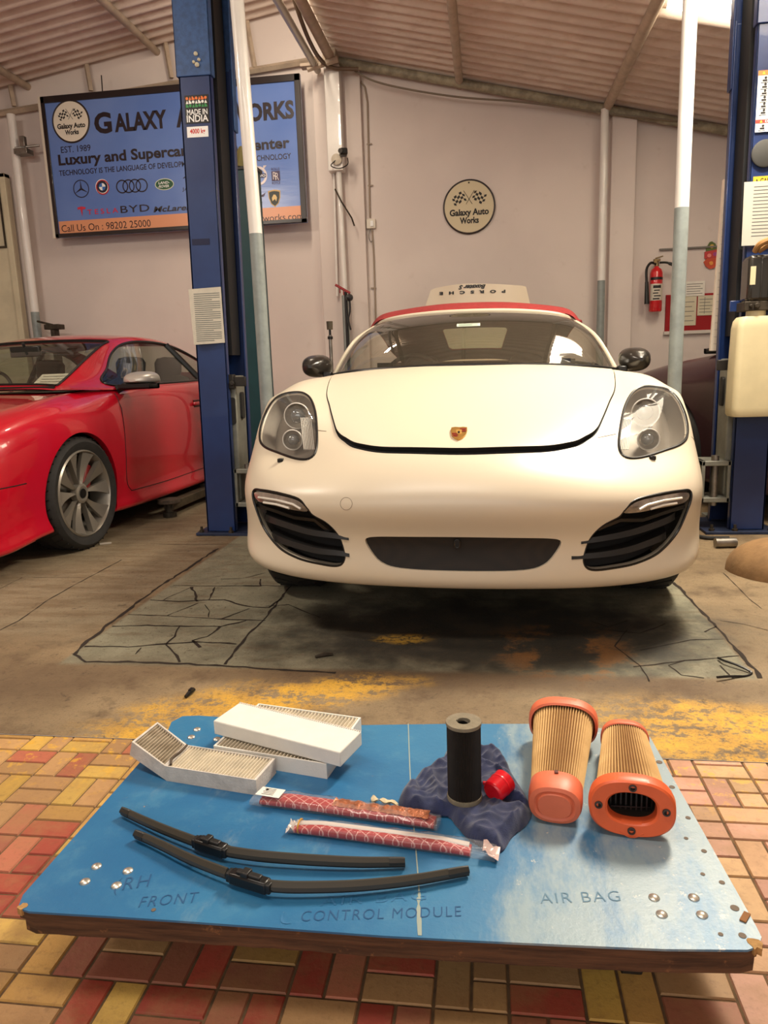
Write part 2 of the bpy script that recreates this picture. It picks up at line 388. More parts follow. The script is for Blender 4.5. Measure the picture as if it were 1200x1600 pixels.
# ---- walls
wt = NT('painted plaster'); wn = wt.noise(1.1, 4, .5); wf = wt.noise(9, 5, .6)
wc = wt.mix(wt.step(wn, .35, .65), lin((210, 198, 192)), lin((218, 206, 199)))
wc = wt.mix(wt.math('MULTIPLY', wt.step(wf, .62, .78), .18), wc, lin((176, 156, 142)))
wt.lk(wc, wt.b.inputs['Base Color']); wt.b.inputs['Roughness'].default_value = .75; wt.bump(wf, .08, .01)
wall = wt.mat
WY = 7.6
MB().bx((-6.2, WY, 0), (4.2, WY + .2, 5.0)).build('wall_back', wall, kind='structure')
MB().bx((-6.2, -3, 0), (-6.0, WY, 5.0)).build('wall_left', wall, kind='structure')
MB().bx((4.0, -3, 0), (4.2, WY, 5.0)).build('wall_right', wall, kind='structure')
MB().bx((1.15, WY - .10, 0), (1.37, WY, 3.2)).build('trim_1', wall, kind='structure', bevel=.006)
MB().bx((-1.62, WY - .06, 0), (-1.16, WY, 3.86)).build('trim_2', wall, kind='structure', bevel=.006)
MB().bx((1.62, WY - .03, 2.02), (3.9, WY, 2.035)).build('trim_3', grey_ink, kind='structure')
# cream door leaf at the left end of the back wall
m = MB(); m.bx((-5.75, WY - .12, 0), (-4.86, WY - .06, 3.06))
dm = mat('cream door paint', (206, 196, 168), .5, var=.08, vs=4)
d1 = m.build('door_1', dm, kind='structure', bevel=.008)
m = MB(); m.bx((-4.90, WY - .14, 0), (-4.84, WY - .05, 3.10)); m.bx((-5.8, WY - .14, 3.06), (-4.84, WY - .05, 3.10)); m.build('door_frame', dm, d1, bevel=.005)
m = MB(); m.bx((-5.7, WY - .135, 2.38), (-4.92, WY - .12, 2.40)); m.bx((-4.935, WY - .135, 2.40), (-4.92, WY - .12, 3.0)); m.build('door_panel', dark_steel, d1)

# ---- corrugated roof
rt_ = NT('corrugated cement sheet'); r1 = rt_.noise(2.2, 5, .6); r2 = rt_.noise(14, 5, .65, co=rt_.map(scale=(.3, 1, 1)))
rc = rt_.mix(rt_.step(r1, .35, .65), lin((214, 198, 186)), lin((228, 214, 202)))
rc = rt_.mix(rt_.math('MULTIPLY', rt_.step(r2, .5, .7), .4), rc, lin((186, 160, 140)))
rt_.lk(rc, rt_.b.inputs['Base Color']); rt_.b.inputs['Roughness'].default_value = .8
def roofR(x): return 3.926 - .24 * (x + 1.377)
def roofL(x): return 4.386 + .145 * (x + 1.705)
def corr(mb, x0, x1, y0, y1, zf, per=.146, amp=.024):
    k = int(round((y1 - y0) / per * 10)); G = []
    for i in range(k + 1):
        y = y0 + (y1 - y0) * i / k; w = amp * cos(2 * pi * y / per); G.append([(x0, y, zf(x0) + w), (x1, y, zf(x1) + w)])
    mb.grid(G)
SX0, SX1, SY0, SY1 = 1.19, 2.05, 3.3, 5.70
m = MB(); corr(m, -1.40, SX0, -3, WY, roofR); corr(m, SX0, SX1, SY1, WY, roofR); corr(m, SX0, SX1, -3, SY0, roofR); corr(m, SX1, 4.2, -3, WY, roofR)
m.build('ceiling_right', rt_.mat, kind='structure', sharp=60)
m = MB(); corr(m, -6.2, -1.0, -3, WY, roofL); m.build('ceiling_left', rt_.mat, kind='structure', sharp=60)
# translucent roof light sheet
m = MB(); corr(m, SX0, SX1, SY0, SY1, roofR); m.build('window_1', mat('translucent roof sheet', (255, 240, 214), .5, emit=12.0), kind='structure', sharp=60)
roofsteel = mat('painted roof steel', (176, 158, 138), .55, var=.15, vs=8)
def beam(name, pts, r, mt=roofsteel, n=12): return MB().tube(pts, r, n).build(name, mt, kind='structure')
beam('trim_4', [(-1.40, -3, 3.84), (-1.40, WY - .1, 3.84)], .045)
p = aty(489, 97, 7.25); beam('trim_5', [(p[0], 1.0, p[2]), (p[0], 7.45, p[2])], .032, mat('galvanised pipe', (190, 184, 172), .4, .5))
beam('trim_6', [(-.227, -3, roofR(-.227) - .06), (-.227, WY, roofR(-.227) - .06)], .035)
beam('trim_7', [(1.10, -3, roofR(1.10) - .065), (1.10, WY, roofR(1.10) - .065)], .042)
beam('trim_8', [(-3.16, -3, roofL(-3.16) - .05), (-3.16, WY, roofL(-3.16) - .05)], .035)
beam('trim_9', [(-4.55, -3, roofL(-4.55) - .05), (-4.55, WY, roofL(-4.55) - .05)], .035)
beam('trim_10', [(-1.38, 7.5, 3.86), (4.0, 7.5, 3.86 - .244 * 5.38)], .04, mat('grey green pipe', (148, 140, 118), .55, var=.3, vs=14))
# left gable lattice girder: two chords and uprights
m = MB(); A = [aty(*q, 7.54) for q in ((-60, 122), (350, 20), (-60, 187), (500, 92))]
m.tube([A[0], A[1]], .03, 4); m.tube([A[2], A[3]], .03, 4)
for q0, q1 in (((10, 106), (22, 166)), ((130, 75), (142, 142)), ((254, 45), (268, 122)), ((385, 32), (398, 106))): m.tube([aty(*q0, 7.54), aty(*q1, 7.54)], .025, 4)
m.build('trim_11', roofsteel, kind='structure')
# zigzag edge of the left sheets above the ridge
m = MB(); m.bx((-1.46, 7.3, 3.80), (-1.34, 7.56, 3.90)); m.tube([aty(480, 108, 7.3), aty(528, 92, 7.3)], .03, 6); m.bx(aty(480, 97, 7.3) - np.array([.06, .05, .05]), aty(488, 106, 7.3) + np.array([.06, .05, .03])); m.build('trim_12', roofsteel, kind='structure', bevel=.004)

# ---- steel posts
white_paint = mat('white gloss paint', (226, 222, 216), .35, var=.04, vs=5, coat=.3)
grey_paint = mat('grey gloss paint', (134, 142, 140), .4, var=.12, vs=14, coat=.2)
def post(name, label, x, y, r, ztop, zpaint=1.79, x2=None, n=20, foot=True, group=None):
    t_ = thing(name, label, 'post', (x, y, 0))
    xt = x if x2 is None else x2
    MB().cyl((x, y, 0), (x, y, zpaint), r, None, n).build('lower_section', grey_paint, t_)
    MB().cyl((x, y, zpaint), (xt, y, ztop), r * .985, None, n).build('upper_section', white_paint, t_)
    if foot: MB().box((x, y, .006), (.16, .16, .012)).build('base_plate', dark_steel, t_, bevel=.002)
    return t_
post('roof_post', 'white and grey painted pipe post beside the left blue lift column', -1.262, 4.2, .037, roofL(-1.26) - .03, x2=-1.309)
post('roof_post', 'white and grey painted pipe post between white car and right blue lift column', 1.00, 4.2, .036, roofR(1.0) - .03)
post('roof_post', 'thin pipe post against the back wall left of the fire extinguisher', 1.075, 7.44, .036, 3.24, 1.76)
tl = post('roof_post', 'pipe post against the back wall between cream door and blue signboard', -4.66, 7.42, .042, 3.62, 1.72)
m = MB(); p = aty(37, 238, 7.4); m.box(p, (.14, .12, .05)); m.tube([p + np.array([-.06, -.05, .03]), p + np.array([.16, .03, .06])], .012, 6); m.box(p + np.array([.02, -.02, .09]), (.05, .05, .1)); m.build('clamp', steel, tl, bevel=.003)
tc = thing('roof_post', 'boxed white post at roof ridge joint with thin pipes below', 'post', (-1.39, 7.45, 0))
MB().bx((-1.475, 7.40, 2.88), (-1.33, 7.52, 3.80)).build('box_section', white_paint, tc, bevel=.006)
MB().cyl((-1.375, 7.46, 1.74), (-1.385, 7.46, 2.9), .028).build('upper_section', white_paint, tc)
MB().cyl((-1.46, 7.50, 1.74), (-1.44, 7.50, 2.9), .012).build('side_pipe', white_paint, tc)
MB().cyl((-1.375, 7.46, 0), (-1.375, 7.46, 1.74), .034).build('lower_section', grey_paint, tc)
m = MB(); m.tube([(-1.42, 7.42, 2.72), (-1.36, 7.40, 2.60), (-1.27, 7.42, 2.45), (-1.25, 7.44, 2.38)], .008, 6); m.build('loose_wire', dark_steel, tc)
# ================================================================== SURFACES THAT CAN BE CUT
def cubmat(k, n):
    """matrix (n,k): natural cubic spline through k values sampled at n places"""
    A = np.zeros((k, k)); Bm = np.zeros((k, k)); A[0, 0] = A[-1, -1] = 1
    for i in range(1, k - 1):
        A[i, i - 1] = A[i, i + 1] = 1; A[i, i] = 4; Bm[i, i - 1] = Bm[i, i + 1] = 6; Bm[i, i] = -12
    S = np.linalg.solve(A, Bm); M = np.zeros((n, k)); I = np.eye(k)
    for q in range(n):
        t = q * (k - 1) / (n - 1); i = min(int(t), k - 2); t -= i; s = 1 - t
        M[q] = s * I[i] + t * I[i + 1] + ((s ** 3 - s) * S[i] + (t ** 3 - t) * S[i + 1]) / 6
    return M
class Surf:
    def __init__(s, v, t, n=None):
        s.v = np.asarray(v, float); s.t = np.asarray(t, int).reshape(-1, 3); s.n = n if n is not None else s.normals(); s.rim = []
    def normals(s):
        N = np.zeros_like(s.v)
        if len(s.t):
            a, b, c = s.v[s.t[:, 0]], s.v[s.t[:, 1]], s.v[s.t[:, 2]]; fn = np.cross(b - a, c - a)
            for i in range(3): np.add.at(N, s.t[:, i], fn)
        return N / (np.linalg.norm(N, axis=1, keepdims=True) + 1e-12)
    @staticmethod
    def grid(P, nu, nv):
        P = np.asarray(P, float); a, b = P.shape[:2]
        D = np.einsum('ui,ijk,vj->uvk', cubmat(a, nu), P, cubmat(b, nv))
        idx = np.arange(nu * nv).reshape(nu, nv); q = np.stack([idx[:-1, :-1], idx[:-1, 1:], idx[1:, 1:], idx[1:, :-1]], -1).reshape(-1, 4)
        return Surf(D.reshape(-1, 3), np.concatenate([q[:, [0, 1, 2]], q[:, [0, 2, 3]]]))
    def orient(s, d):
        """turn normals to face direction d on average"""
        if (s.n @ np.array(d, float)).mean() < 0: s.t = s.t[:, ::-1]; s.n = -s.n
        return s
    def clip(s, f):
        """split where field f (array or function of vertices) crosses zero -> (f>0, f<=0)"""
        f = f(s.v) if callable(f) else f
        f = np.where(np.abs(f) < 1e-7, 1e-7, f); pos = f > 0; V = list(s.v); N = list(s.n); cache = {}
        cnt = pos[s.t].sum(1); A = [tuple(x) for x in s.t[cnt == 3]]; B = [tuple(x) for x in s.t[cnt == 0]]; rim = []
        def cut(i, j):
            k = (i, j) if i < j else (j, i)
            if k not in cache:
                t = f[k[0]] / (f[k[0]] - f[k[1]]); V.append(s.v[k[0]] * (1 - t) + s.v[k[1]] * t); nn = s.n[k[0]] * (1 - t) + s.n[k[1]] * t
                N.append(nn / (np.linalg.norm(nn) + 1e-12)); cache[k] = len(V) - 1
            return cache[k]
        for tri, c in zip(s.t[(cnt > 0) & (cnt < 3)], cnt[(cnt > 0) & (cnt < 3)]):
            tri = list(tri)
            while pos[tri[0]] != (c == 1) or (pos[tri[1]] == pos[tri[0]]) or (pos[tri[2]] == pos[tri[0]]): tri = tri[1:] + tri[:1]
            a, b_, d = tri; p, q = cut(a, b_), cut(a, d)
            one = [(a, p, q)]; two = [(p, b_, d), (p, d, q)]
            if c == 1: A += one; B += two; rim.append((p, q))
            else: B += one; A += two; rim.append((q, p))
        V = np.array(V); N = np.array(N)
        return s._sub(V, N, A, rim), s._sub(V, N, B, rim)
    def _sub(s, V, N, T, rim):
        T = np.array(T, int).reshape(-1, 3); use = np.unique(T); mp = -np.ones(len(V), int); mp[use] = np.arange(len(use))
        r = Surf(V[use], mp[T] if len(T) else T, N[use]); r.rim = [(mp[a], mp[b]) for a, b in rim if mp[a] >= 0 and mp[b] >= 0]; return r
    def moved(s, d): r = Surf(s.v + s.n * d, s.t.copy(), s.n.copy()); r.rim = list(s.rim); return r
    def rimwall(s, vec=None, depth=.02):
        """strip that turns the cut edge inwards"""
        r = Surf.__new__(Surf); off = (-s.n * depth) if vec is None else np.tile(np.array(vec, float), (len(s.v), 1))
        ids = sorted({i for e in s.rim for i in e}); mp = {i: k for k, i in enumerate(ids)}; k = len(ids)
        v = np.concatenate([s.v[ids], s.v[ids] + off[ids]]); t = []
        for a, b in s.rim: a, b = mp[a], mp[b]; t += [(a, b, b + k), (a, b + k, a + k)]
        return Surf(v, t)
    def build(s, name, mt, parent, normals=True, extra=None):
        v = s.v; t = [tuple(int(i) for i in x) for x in s.t]; n = s.n
        if extra is not None:
            for e in (extra if isinstance(extra, list) else [extra]):
                k = len(v); v = np.concatenate([v, e.v]); n = np.concatenate([n, e.n]); t += [tuple(int(i) + k for i in x) for x in e.t]
        me = bpy.data.meshes.new(name); me.from_pydata([tuple(p) for p in v], [], t); me.materials.append(mt); me.shade_smooth()
        if normals and len(v): me.normals_split_custom_set_from_vertices([tuple(x) for x in n])
        return link_mesh(name, me, parent)
def sdist(P2, poly):
    """signed distance of points (N,2) to a closed polygon, positive inside"""
    P = np.asarray(P2, float); Q = np.asarray(poly, float); best = np.full(len(P), 1e9); ins = np.zeros(len(P), bool)
    for a, b in zip(Q, np.roll(Q, -1, 0)):
        d = b - a; t = np.clip(((P - a) @ d) / (d @ d + 1e-12), 0, 1); best = np.minimum(best, np.linalg.norm(P - a - t[:, None] * d, axis=1))
        cnd = (a[1] > P[:, 1]) != (b[1] > P[:, 1]); xi = a[0] + (P[:, 1] - a[1]) * d[0] / (d[1] if abs(d[1]) > 1e-12 else 1e-12); ins ^= cnd & (P[:, 0] < xi)
    return np.where(ins, best, -best)
def smooth_poly(pts, n=90): return np.array(spl(pts, n, True))
def round_corners(pts, it=3):
    P = [np.array(p, float) for p in pts]
    for _ in range(it): P = [q for a, b in zip(P, P[1:] + P[:1]) for q in (a * .75 + b * .25, a * .25 + b * .75)]
    return np.array(P)

# ================================================================== WHITE CONVERTIBLE
CX, CY = -.099, 2.55
white_car = thing('sports_car', 'white convertible sports car with red soft top between the two blue lift columns', 'car', (CX, CY, 0), 0, None, radians(.75))
CAR = wm(white_car); CARI = CAR.inverted()
def tocar(p): return np.array(CARI @ Vector(tuple(map(float, p))))
pw = NT('satin pearl white paint'); pw.b.inputs['Base Color'].default_value = lin((216, 203, 180)); pw.b.inputs['Roughness'].default_value = .36
pw.b.inputs['Coat Weight'].default_value = .25; pw.b.inputs['Coat Roughness'].default_value = .3; pw.b.inputs['Specular IOR Level'].default_value = .55
pearl = pw.mat
GR = [
 [(0,.16,.25),(.22,.17,.25),(.42,.195,.25),(.57,.24,.25),(.68,.295,.25),(.775,.36,.255),(.84,.44,.265),(.875,.53,.275),(.885,.66,.28)],
 [(0,.09,.232),(.22,.10,.232),(.42,.125,.232),(.58,.17,.233),(.70,.225,.236),(.80,.295,.243),(.868,.385,.255),(.90,.50,.265),(.905,.66,.27)],
 [(0,.05,.262),(.225,.062,.262),(.43,.092,.264),(.60,.138,.268),(.725,.197,.275),(.825,.27,.288),(.89,.365,.305),(.918,.50,.318),(.918,.66,.325)],
 [(0,.05,.325),(.225,.06,.325),(.43,.09,.328),(.595,.142,.335),(.715,.208,.345),(.815,.285,.36),(.888,.378,.378),(.922,.51,.39),(.925,.67,.40)],
 [(0,.046,.43),(.22,.056,.43),(.42,.085,.432),(.585,.137,.436),(.705,.202,.444),(.808,.275,.456),(.885,.372,.470),(.925,.51,.48),(.93,.68,.487)],
 [(0,0,.535),(.22,.012,.535),(.42,.048,.535),(.58,.105,.536),(.70,.175,.539),(.80,.26,.546),(.882,.365,.556),(.928,.51,.565),(.936,.69,.57)],
 [(0,.022,.62),(.215,.037,.618),(.41,.08,.614),(.565,.145,.612),(.685,.225,.614),(.79,.315,.622),(.872,.42,.633),(.922,.55,.642),(.936,.72,.648)],
 [(0,.088,.688),(.21,.105,.686),(.40,.155,.680),(.55,.232,.674),(.67,.318,.673),(.778,.405,.682),(.862,.497,.698),(.914,.605,.712),(.934,.76,.718)],
 [(0,.178,.744),(.205,.198,.743),(.39,.252,.739),(.535,.335,.738),(.65,.415,.742),(.758,.49,.755),(.848,.567,.772),(.905,.66,.782),(.930,.80,.782)],
 [(0,.32,.798),(.205,.34,.797),(.40,.39,.794),(.55,.46,.794),(.65,.52,.806),(.75,.58,.828),(.838,.645,.843),(.897,.73,.845),(.927,.86,.833)],
 [(0,.58,.870),(.21,.59,.869),(.42,.62,.864),(.585,.655,.864),(.67,.685,.880),(.757,.715,.902),(.835,.76,.908),(.892,.83,.900),(.925,.93,.875)],
 [(0,.88,.940),(.22,.885,.938),(.45,.895,.931),(.625,.905,.930),(.70,.915,.943),(.767,.925,.956),(.832,.945,.951),(.886,.98,.928),(.922,1.03,.89)],
 [(0,1.18,1.0),(.23,1.18,.998),(.47,1.18,.990),(.665,1.18,.981),(.73,1.18,.985),(.787,1.18,.984),(.842,1.18,.969),(.888,1.18,.937),(.918,1.18,.89)],
 [(0,1.42,1.033),(.24,1.42,1.031),(.49,1.42,1.020),(.70,1.42,1.0),(.757,1.42,.992),(.802,1.42,.978),(.847,1.42,.953),(.882,1.42,.918),(.906,1.42,.875)]]
# flank below the fender: two more columns
FL = [[(.885,1.0,.28),(.885,1.42,.26)],[(.905,1.0,.265),(.90,1.42,.235)],[(.918,1.0,.33),(.91,1.42,.30)],[(.925,1.0,.40),(.918,1.42,.36)],[(.932,1.01,.475),(.925,1.42,.42)],
      [(.937,1.02,.54),(.929,1.42,.48)],[(.937,1.05,.60),(.930,1.42,.54)],[(.936,1.09,.655),(.930,1.42,.59)],[(.934,1.13,.70),(.929,1.42,.635)],[(.932,1.17,.74),(.927,1.42,.675)],
      [(.930,1.21,.775),(.924,1.42,.715)],[(.927,1.27,.805),(.920,1.42,.755)],[(.922,1.32,.825),(.916,1.42,.795)],[(.913,1.42,.855),(.911,1.42,.835)]]
ctl = []
for r, fl in zip(GR, FL):
    half = [(x * 1.014, y, z) for x, y, z in r + fl]; ctl.append([(-x, y, z) for x, y, z in half[:0:-1]] + half)
body = Surf.grid(ctl, 170, 261).orient((0, -1, .6))
from mathutils.bvhtree import BVHTree
BW = [CAR @ Vector(tuple(p)) for p in body.v]; BVH = BVHTree.FromPolygons(BW, [tuple(int(i) for i in t_) for t_ in body.t]); BPX = proj([tuple(p) for p in BW])
def onbody(u, v):
    """place on the white car's skin seen at a photo position (car coordinates)"""
    h = BVH.ray_cast(Vector(EYE), Vector(ray(u, v)))[0]
    if h is not None: return tocar(h)
    k = int(np.argmin((BPX[:, 0] - u) ** 2 + (BPX[:, 1] - v) ** 2)); return body.v[k].copy()
def mir(poly): return np.array([(-x, z) for x, z in poly])[::-1]
def trace(px, flip=False):
    P = np.array([onbody(u, v) for u, v in px]); P = P[:, [0, 2]]
    return np.array([(-x, z) for x, z in P])[::-1] if flip else P
XZ = lambda v: v[:, [0, 2]]
SZ = lambda v: np.stack([np.sign(v[:, 0]) * (np.abs(v[:, 0]) + v[:, 1]), v[:, 2]], 1)
def trace2(left, right, co=None):
    """average of the same outline traced on the left and on the right side, for the right side (x>0)"""
    co = co or (lambda v: v[:, [0, 2]])
    L = co(np.array([onbody(u, v) for u, v in left])); L[:, 0] *= -1
    R = co(np.array([onbody(u, v) for u, v in right])); return (L + R) / 2
# outlines (right side, x>0)
HL = trace2([(452, 614), (474, 618), (486, 636), (491, 665), (491, 700), (483, 716), (462, 718), (432, 708), (408, 697), (402, 682), (407, 652), (425, 624)],
            [(1005, 603), (983, 612), (970, 640), (964, 675), (963, 702), (975, 715), (1000, 714), (1030, 705), (1060, 692), (1068, 672), (1060, 638), (1038, 610)])
HL = smooth_poly(HL, 96)
INT = trace2([(393, 768), (408, 766), (440, 771), (468, 781), (481, 796), (488, 806), (508, 818), (523, 836), (533, 858), (534, 878), (522, 885), (488, 880), (455, 870), (425, 850), (406, 820), (396, 790)],
             [(1076, 768), (1062, 767), (1030, 773), (992, 781), (975, 797), (965, 806), (942, 817), (922, 832), (912, 852), (906, 876), (918, 891), (950, 889), (985, 882), (1020, 866), (1050, 838), (1070, 800)], SZ)
INT = smooth_poly(INT, 128)
DRL = trace2([(393, 770), (408, 767), (440, 772), (466, 782), (479, 799), (460, 800), (430, 792), (402, 784)],
             [(1075, 769), (1062, 768), (1030, 774), (992, 783), (968, 803), (990, 803), (1025, 797), (1070, 787)], SZ)
DRL = smooth_poly(DRL, 64)
GRL = trace([(718, 839), (640, 839), (574, 838), (563, 844), (575, 864), (592, 882), (620, 891), (718, 893), (820, 891), (850, 882), (866, 862), (874, 846), (866, 841), (800, 840)])
GRL = (GRL + np.array([(-x, z) for x, z in GRL[[0, 13, 12, 11, 10, 9, 8, 7, 6, 5, 4, 3, 2, 1]]])) / 2
GRL = round_corners(GRL, 2)
# wheel arches
WYC, WZC = .915, .335
r_arch = lambda v: np.where(np.abs(v[:, 0]) > .5, .365 - np.hypot(v[:, 1] - WYC, v[:, 2] - WZC), -1)
_, skin = body.clip(r_arch)
lens = {}; cavity = {}
for sd in (1, -1):
    hp = HL if sd > 0 else mir(HL); ip = INT if sd > 0 else mir(INT)
    fld = lambda v, q=hp: np.where(v[:, 1] < 1.15, sdist(XZ(v), q), -1)
    lens[sd], skin = skin.clip(fld); hl_rim = skin.rim; lens[sd].keep = Surf(skin.v, skin.t, skin.n); lens[sd].keep.rim = hl_rim
    cavity[sd], skin = skin.clip(lambda v, q=ip: np.where(v[:, 1] < .8, sdist(SZ(v), q), -1)); cavity[sd].keep = skin
gpan, skin = skin.clip(lambda v: np.where(v[:, 1] < .5, sdist(XZ(v), GRL), -1)); gkeep = skin
# bonnet outline in plan
HB = np.array([onbody(u, v)[:2] for u, v in [(717, 711), (620, 709), (560, 703), (538, 693), (525, 683), (517, 663), (511, 640), (506, 615)]])
HB2 = np.array([onbody(u, v)[:2] for u, v in [(717, 711), (850, 707), (900, 697), (921, 684), (931, 672), (940, 650), (950, 625), (958, 603)]])
HB = (HB * [-1, 1] + HB2) / 2; HB[0, 0] = 0
HBr = np.array(list(HB) + [(.705, 1.30), (.735, 1.60), (0, 1.60)]); HBf = np.array(list(HBr) + [(-x, y) for x, y in HBr[::-1] if x > 0])
HBh = list(HB[1:]) + [(.715, 1.32), (.74, 1.62)]; HBf = np.array(spl([(-x, y) for x, y in HBh[::-1]] + [(0, HB[0, 1])] + HBh, 160))
hood, skin = skin.clip(lambda v: sdist(v[:, :2], HBf)); hkeep = skin
def hoodgap(v): return sdist(v[:, :2], HBf) - np.where(v[:, 1] < .42, .004 + .016 * np.clip((.42 - v[:, 1]) / .25, 0, 1), .004)
hin, _ = hood.clip(hoodgap)
skin.build('body_shell', pearl, white_car, extra=[gkeep.rimwall(None, .022), hkeep.rimwall(None, .004)] + [lens[s_].keep.rimwall(None, .012) for s_ in (1, -1)] + [cavity[s_].keep.rimwall((0, .05, 0)) for s_ in (1, -1)])
hood.moved(-.010).build('bonnet_gap', deep_black, white_car)
hn = hin.moved(.003); hn.v[:, 2] += .010 * np.clip((.9 - hn.v[:, 1]) / .6, 0, 1); hood_o = hn.build('bonnet', pearl, white_car); hn.rimwall(None, .02).build('bonnet_edge', deep_black, hood_o)
# grille panel
mesh_blk = NT('black grille mesh'); vv = mesh_blk.vor(170, co=mesh_blk.map(), rnd=0); mesh_blk.lk(mesh_blk.mix(mesh_blk.step(vv, .2, .5), lin((40, 31, 25)), lin((22, 18, 15))), mesh_blk.b.inputs['Base Color']); mesh_blk.b.inputs['Roughness'].default_value = .6
gp = gpan.moved(-.014).build('grille_panel', mesh_blk.mat, white_car)
gq = tocar((0, 0, 0))
q = onbody(714, 850); m = MB(); m.tube([(q[0] + .010 * cos(a), q[1] + .002, q[2] + .015 * sin(a)) for a in np.linspace(0, 2 * pi, 24)[:-1]], .003, 8, closed=True); m.box((q[0], q[1] + .004, q[2]), (.016, .006, .024)); m.build('tow_hook_cap', satin_black, gp, local=True)
# headlamps
lens_glass = glass('headlamp glass', (.95, .95, .94), 0, 1.45, .06, (.75, .70, .62)); refl = mat('lamp reflector', (190, 182, 170), .3, .7); lamp_dark = mat('lamp housing', (112, 104, 94), .4, .3); lampring = mat('lamp ring', (235, 230, 220), .35, .2)
proj_glass = mat('projector lens', (120, 124, 126), .05, .4, coat=1)
for sd in (1, -1):
    ln = lens[sd]; g_ = ln.moved(.002)
    lo = g_.build('headlamp', lens_glass, white_car)
    inner = ln.moved(-.075); inner.v[:, 1] += .02
    inner.build('reflector_bowl', lamp_dark, lo, extra=Surf(np.concatenate([ln.v[[i for e in ln.rim for i in e]], inner.v[[i for e in ln.rim for i in e]]]), [t_ for k in range(len(ln.rim)) for t_ in ((2 * k, 2 * k + 1, 2 * k + 1 + 2 * len(ln.rim)), (2 * k, 2 * k + 1 + 2 * len(ln.rim), 2 * k + 2 * len(ln.rim)))]))
    # black surround
    rimv = [ln.v[a] + ln.n[a] * .001 for a, b_ in ln.rim]
    m = MB()
    for a, b_ in ln.rim: m.tube([ln.v[a] + ln.n[a] * .001, ln.v[b_] + ln.n[b_] * .001], .0055, 6, caps=False)
    m.build('seal', satin_black, lo, local=True)
    C0 = HL.mean(0)
    def inlamp(u, v, dep):
        p = onbody(u, v); return p
    for (u, v, rr, dd) in (((1018, 640, .056, .050), (1022, 683, .042, .045)) if sd > 0 else ((455, 646, .056, .050), (449, 684, .042, .045))):
        p = onbody(u, v); p = p + np.array([-.35 * sd * dd, dd, -.3 * dd]) * .9
        m = MB(); m.lathe([(rr * 1.0, -.012), (rr * 1.02, 0), (rr * .86, .012), (rr * .55, .03), (rr * .3, .04)], p, (-.12 * sd, 1, -.12), 32, caps=False); ro = m.build('lamp_bowl', refl, lo, local=True)
        m = MB(); m.tube([p + np.array([rr * cos(a), -.012, rr * sin(a)]) for a in np.linspace(0, 2 * pi, 40)[:-1]], .0028, 8, closed=True); m.build('lamp_ring', lampring, lo, local=True)
        m = MB(); m.lathe([(rr * .58, .012), (rr * .56, -.006), (rr * .45, -.016), (rr * .25, -.022), (0.0001, -.024)], p, (-.1 * sd, 1, -.1), 28); m.build('projector', proj_glass, lo, local=True)
    # ribbed side marker strip at the inner edge
    m = MB()
    for k in range(7):
        u0 = (968 + k * 2.6) if sd > 0 else (488 - k * 2.6)
        pts = [onbody(u0 + (5 if sd > 0 else -5) * (1 - t_), 650 + 50 * t_) for t_ in (0, .35, .7, 1)]
        m.tube([p + np.array([0, .03, -.01]) for p in pts], .0022, 6)
    m.build('reflector_ribs', lampring, lo, local=True)
    p = onbody(*((1019, 715) if sd > 0 else (439, 719))); m = MB(); m.box(p + np.array([0, -.006, 0]), (.024, .018, .016)); m.cyl(p + np.array([0, -.012, .004]), p + np.array([0, -.018, .004]), .006); m.build('washer_jet', satin_black, white_car, bevel=.003, local=True)
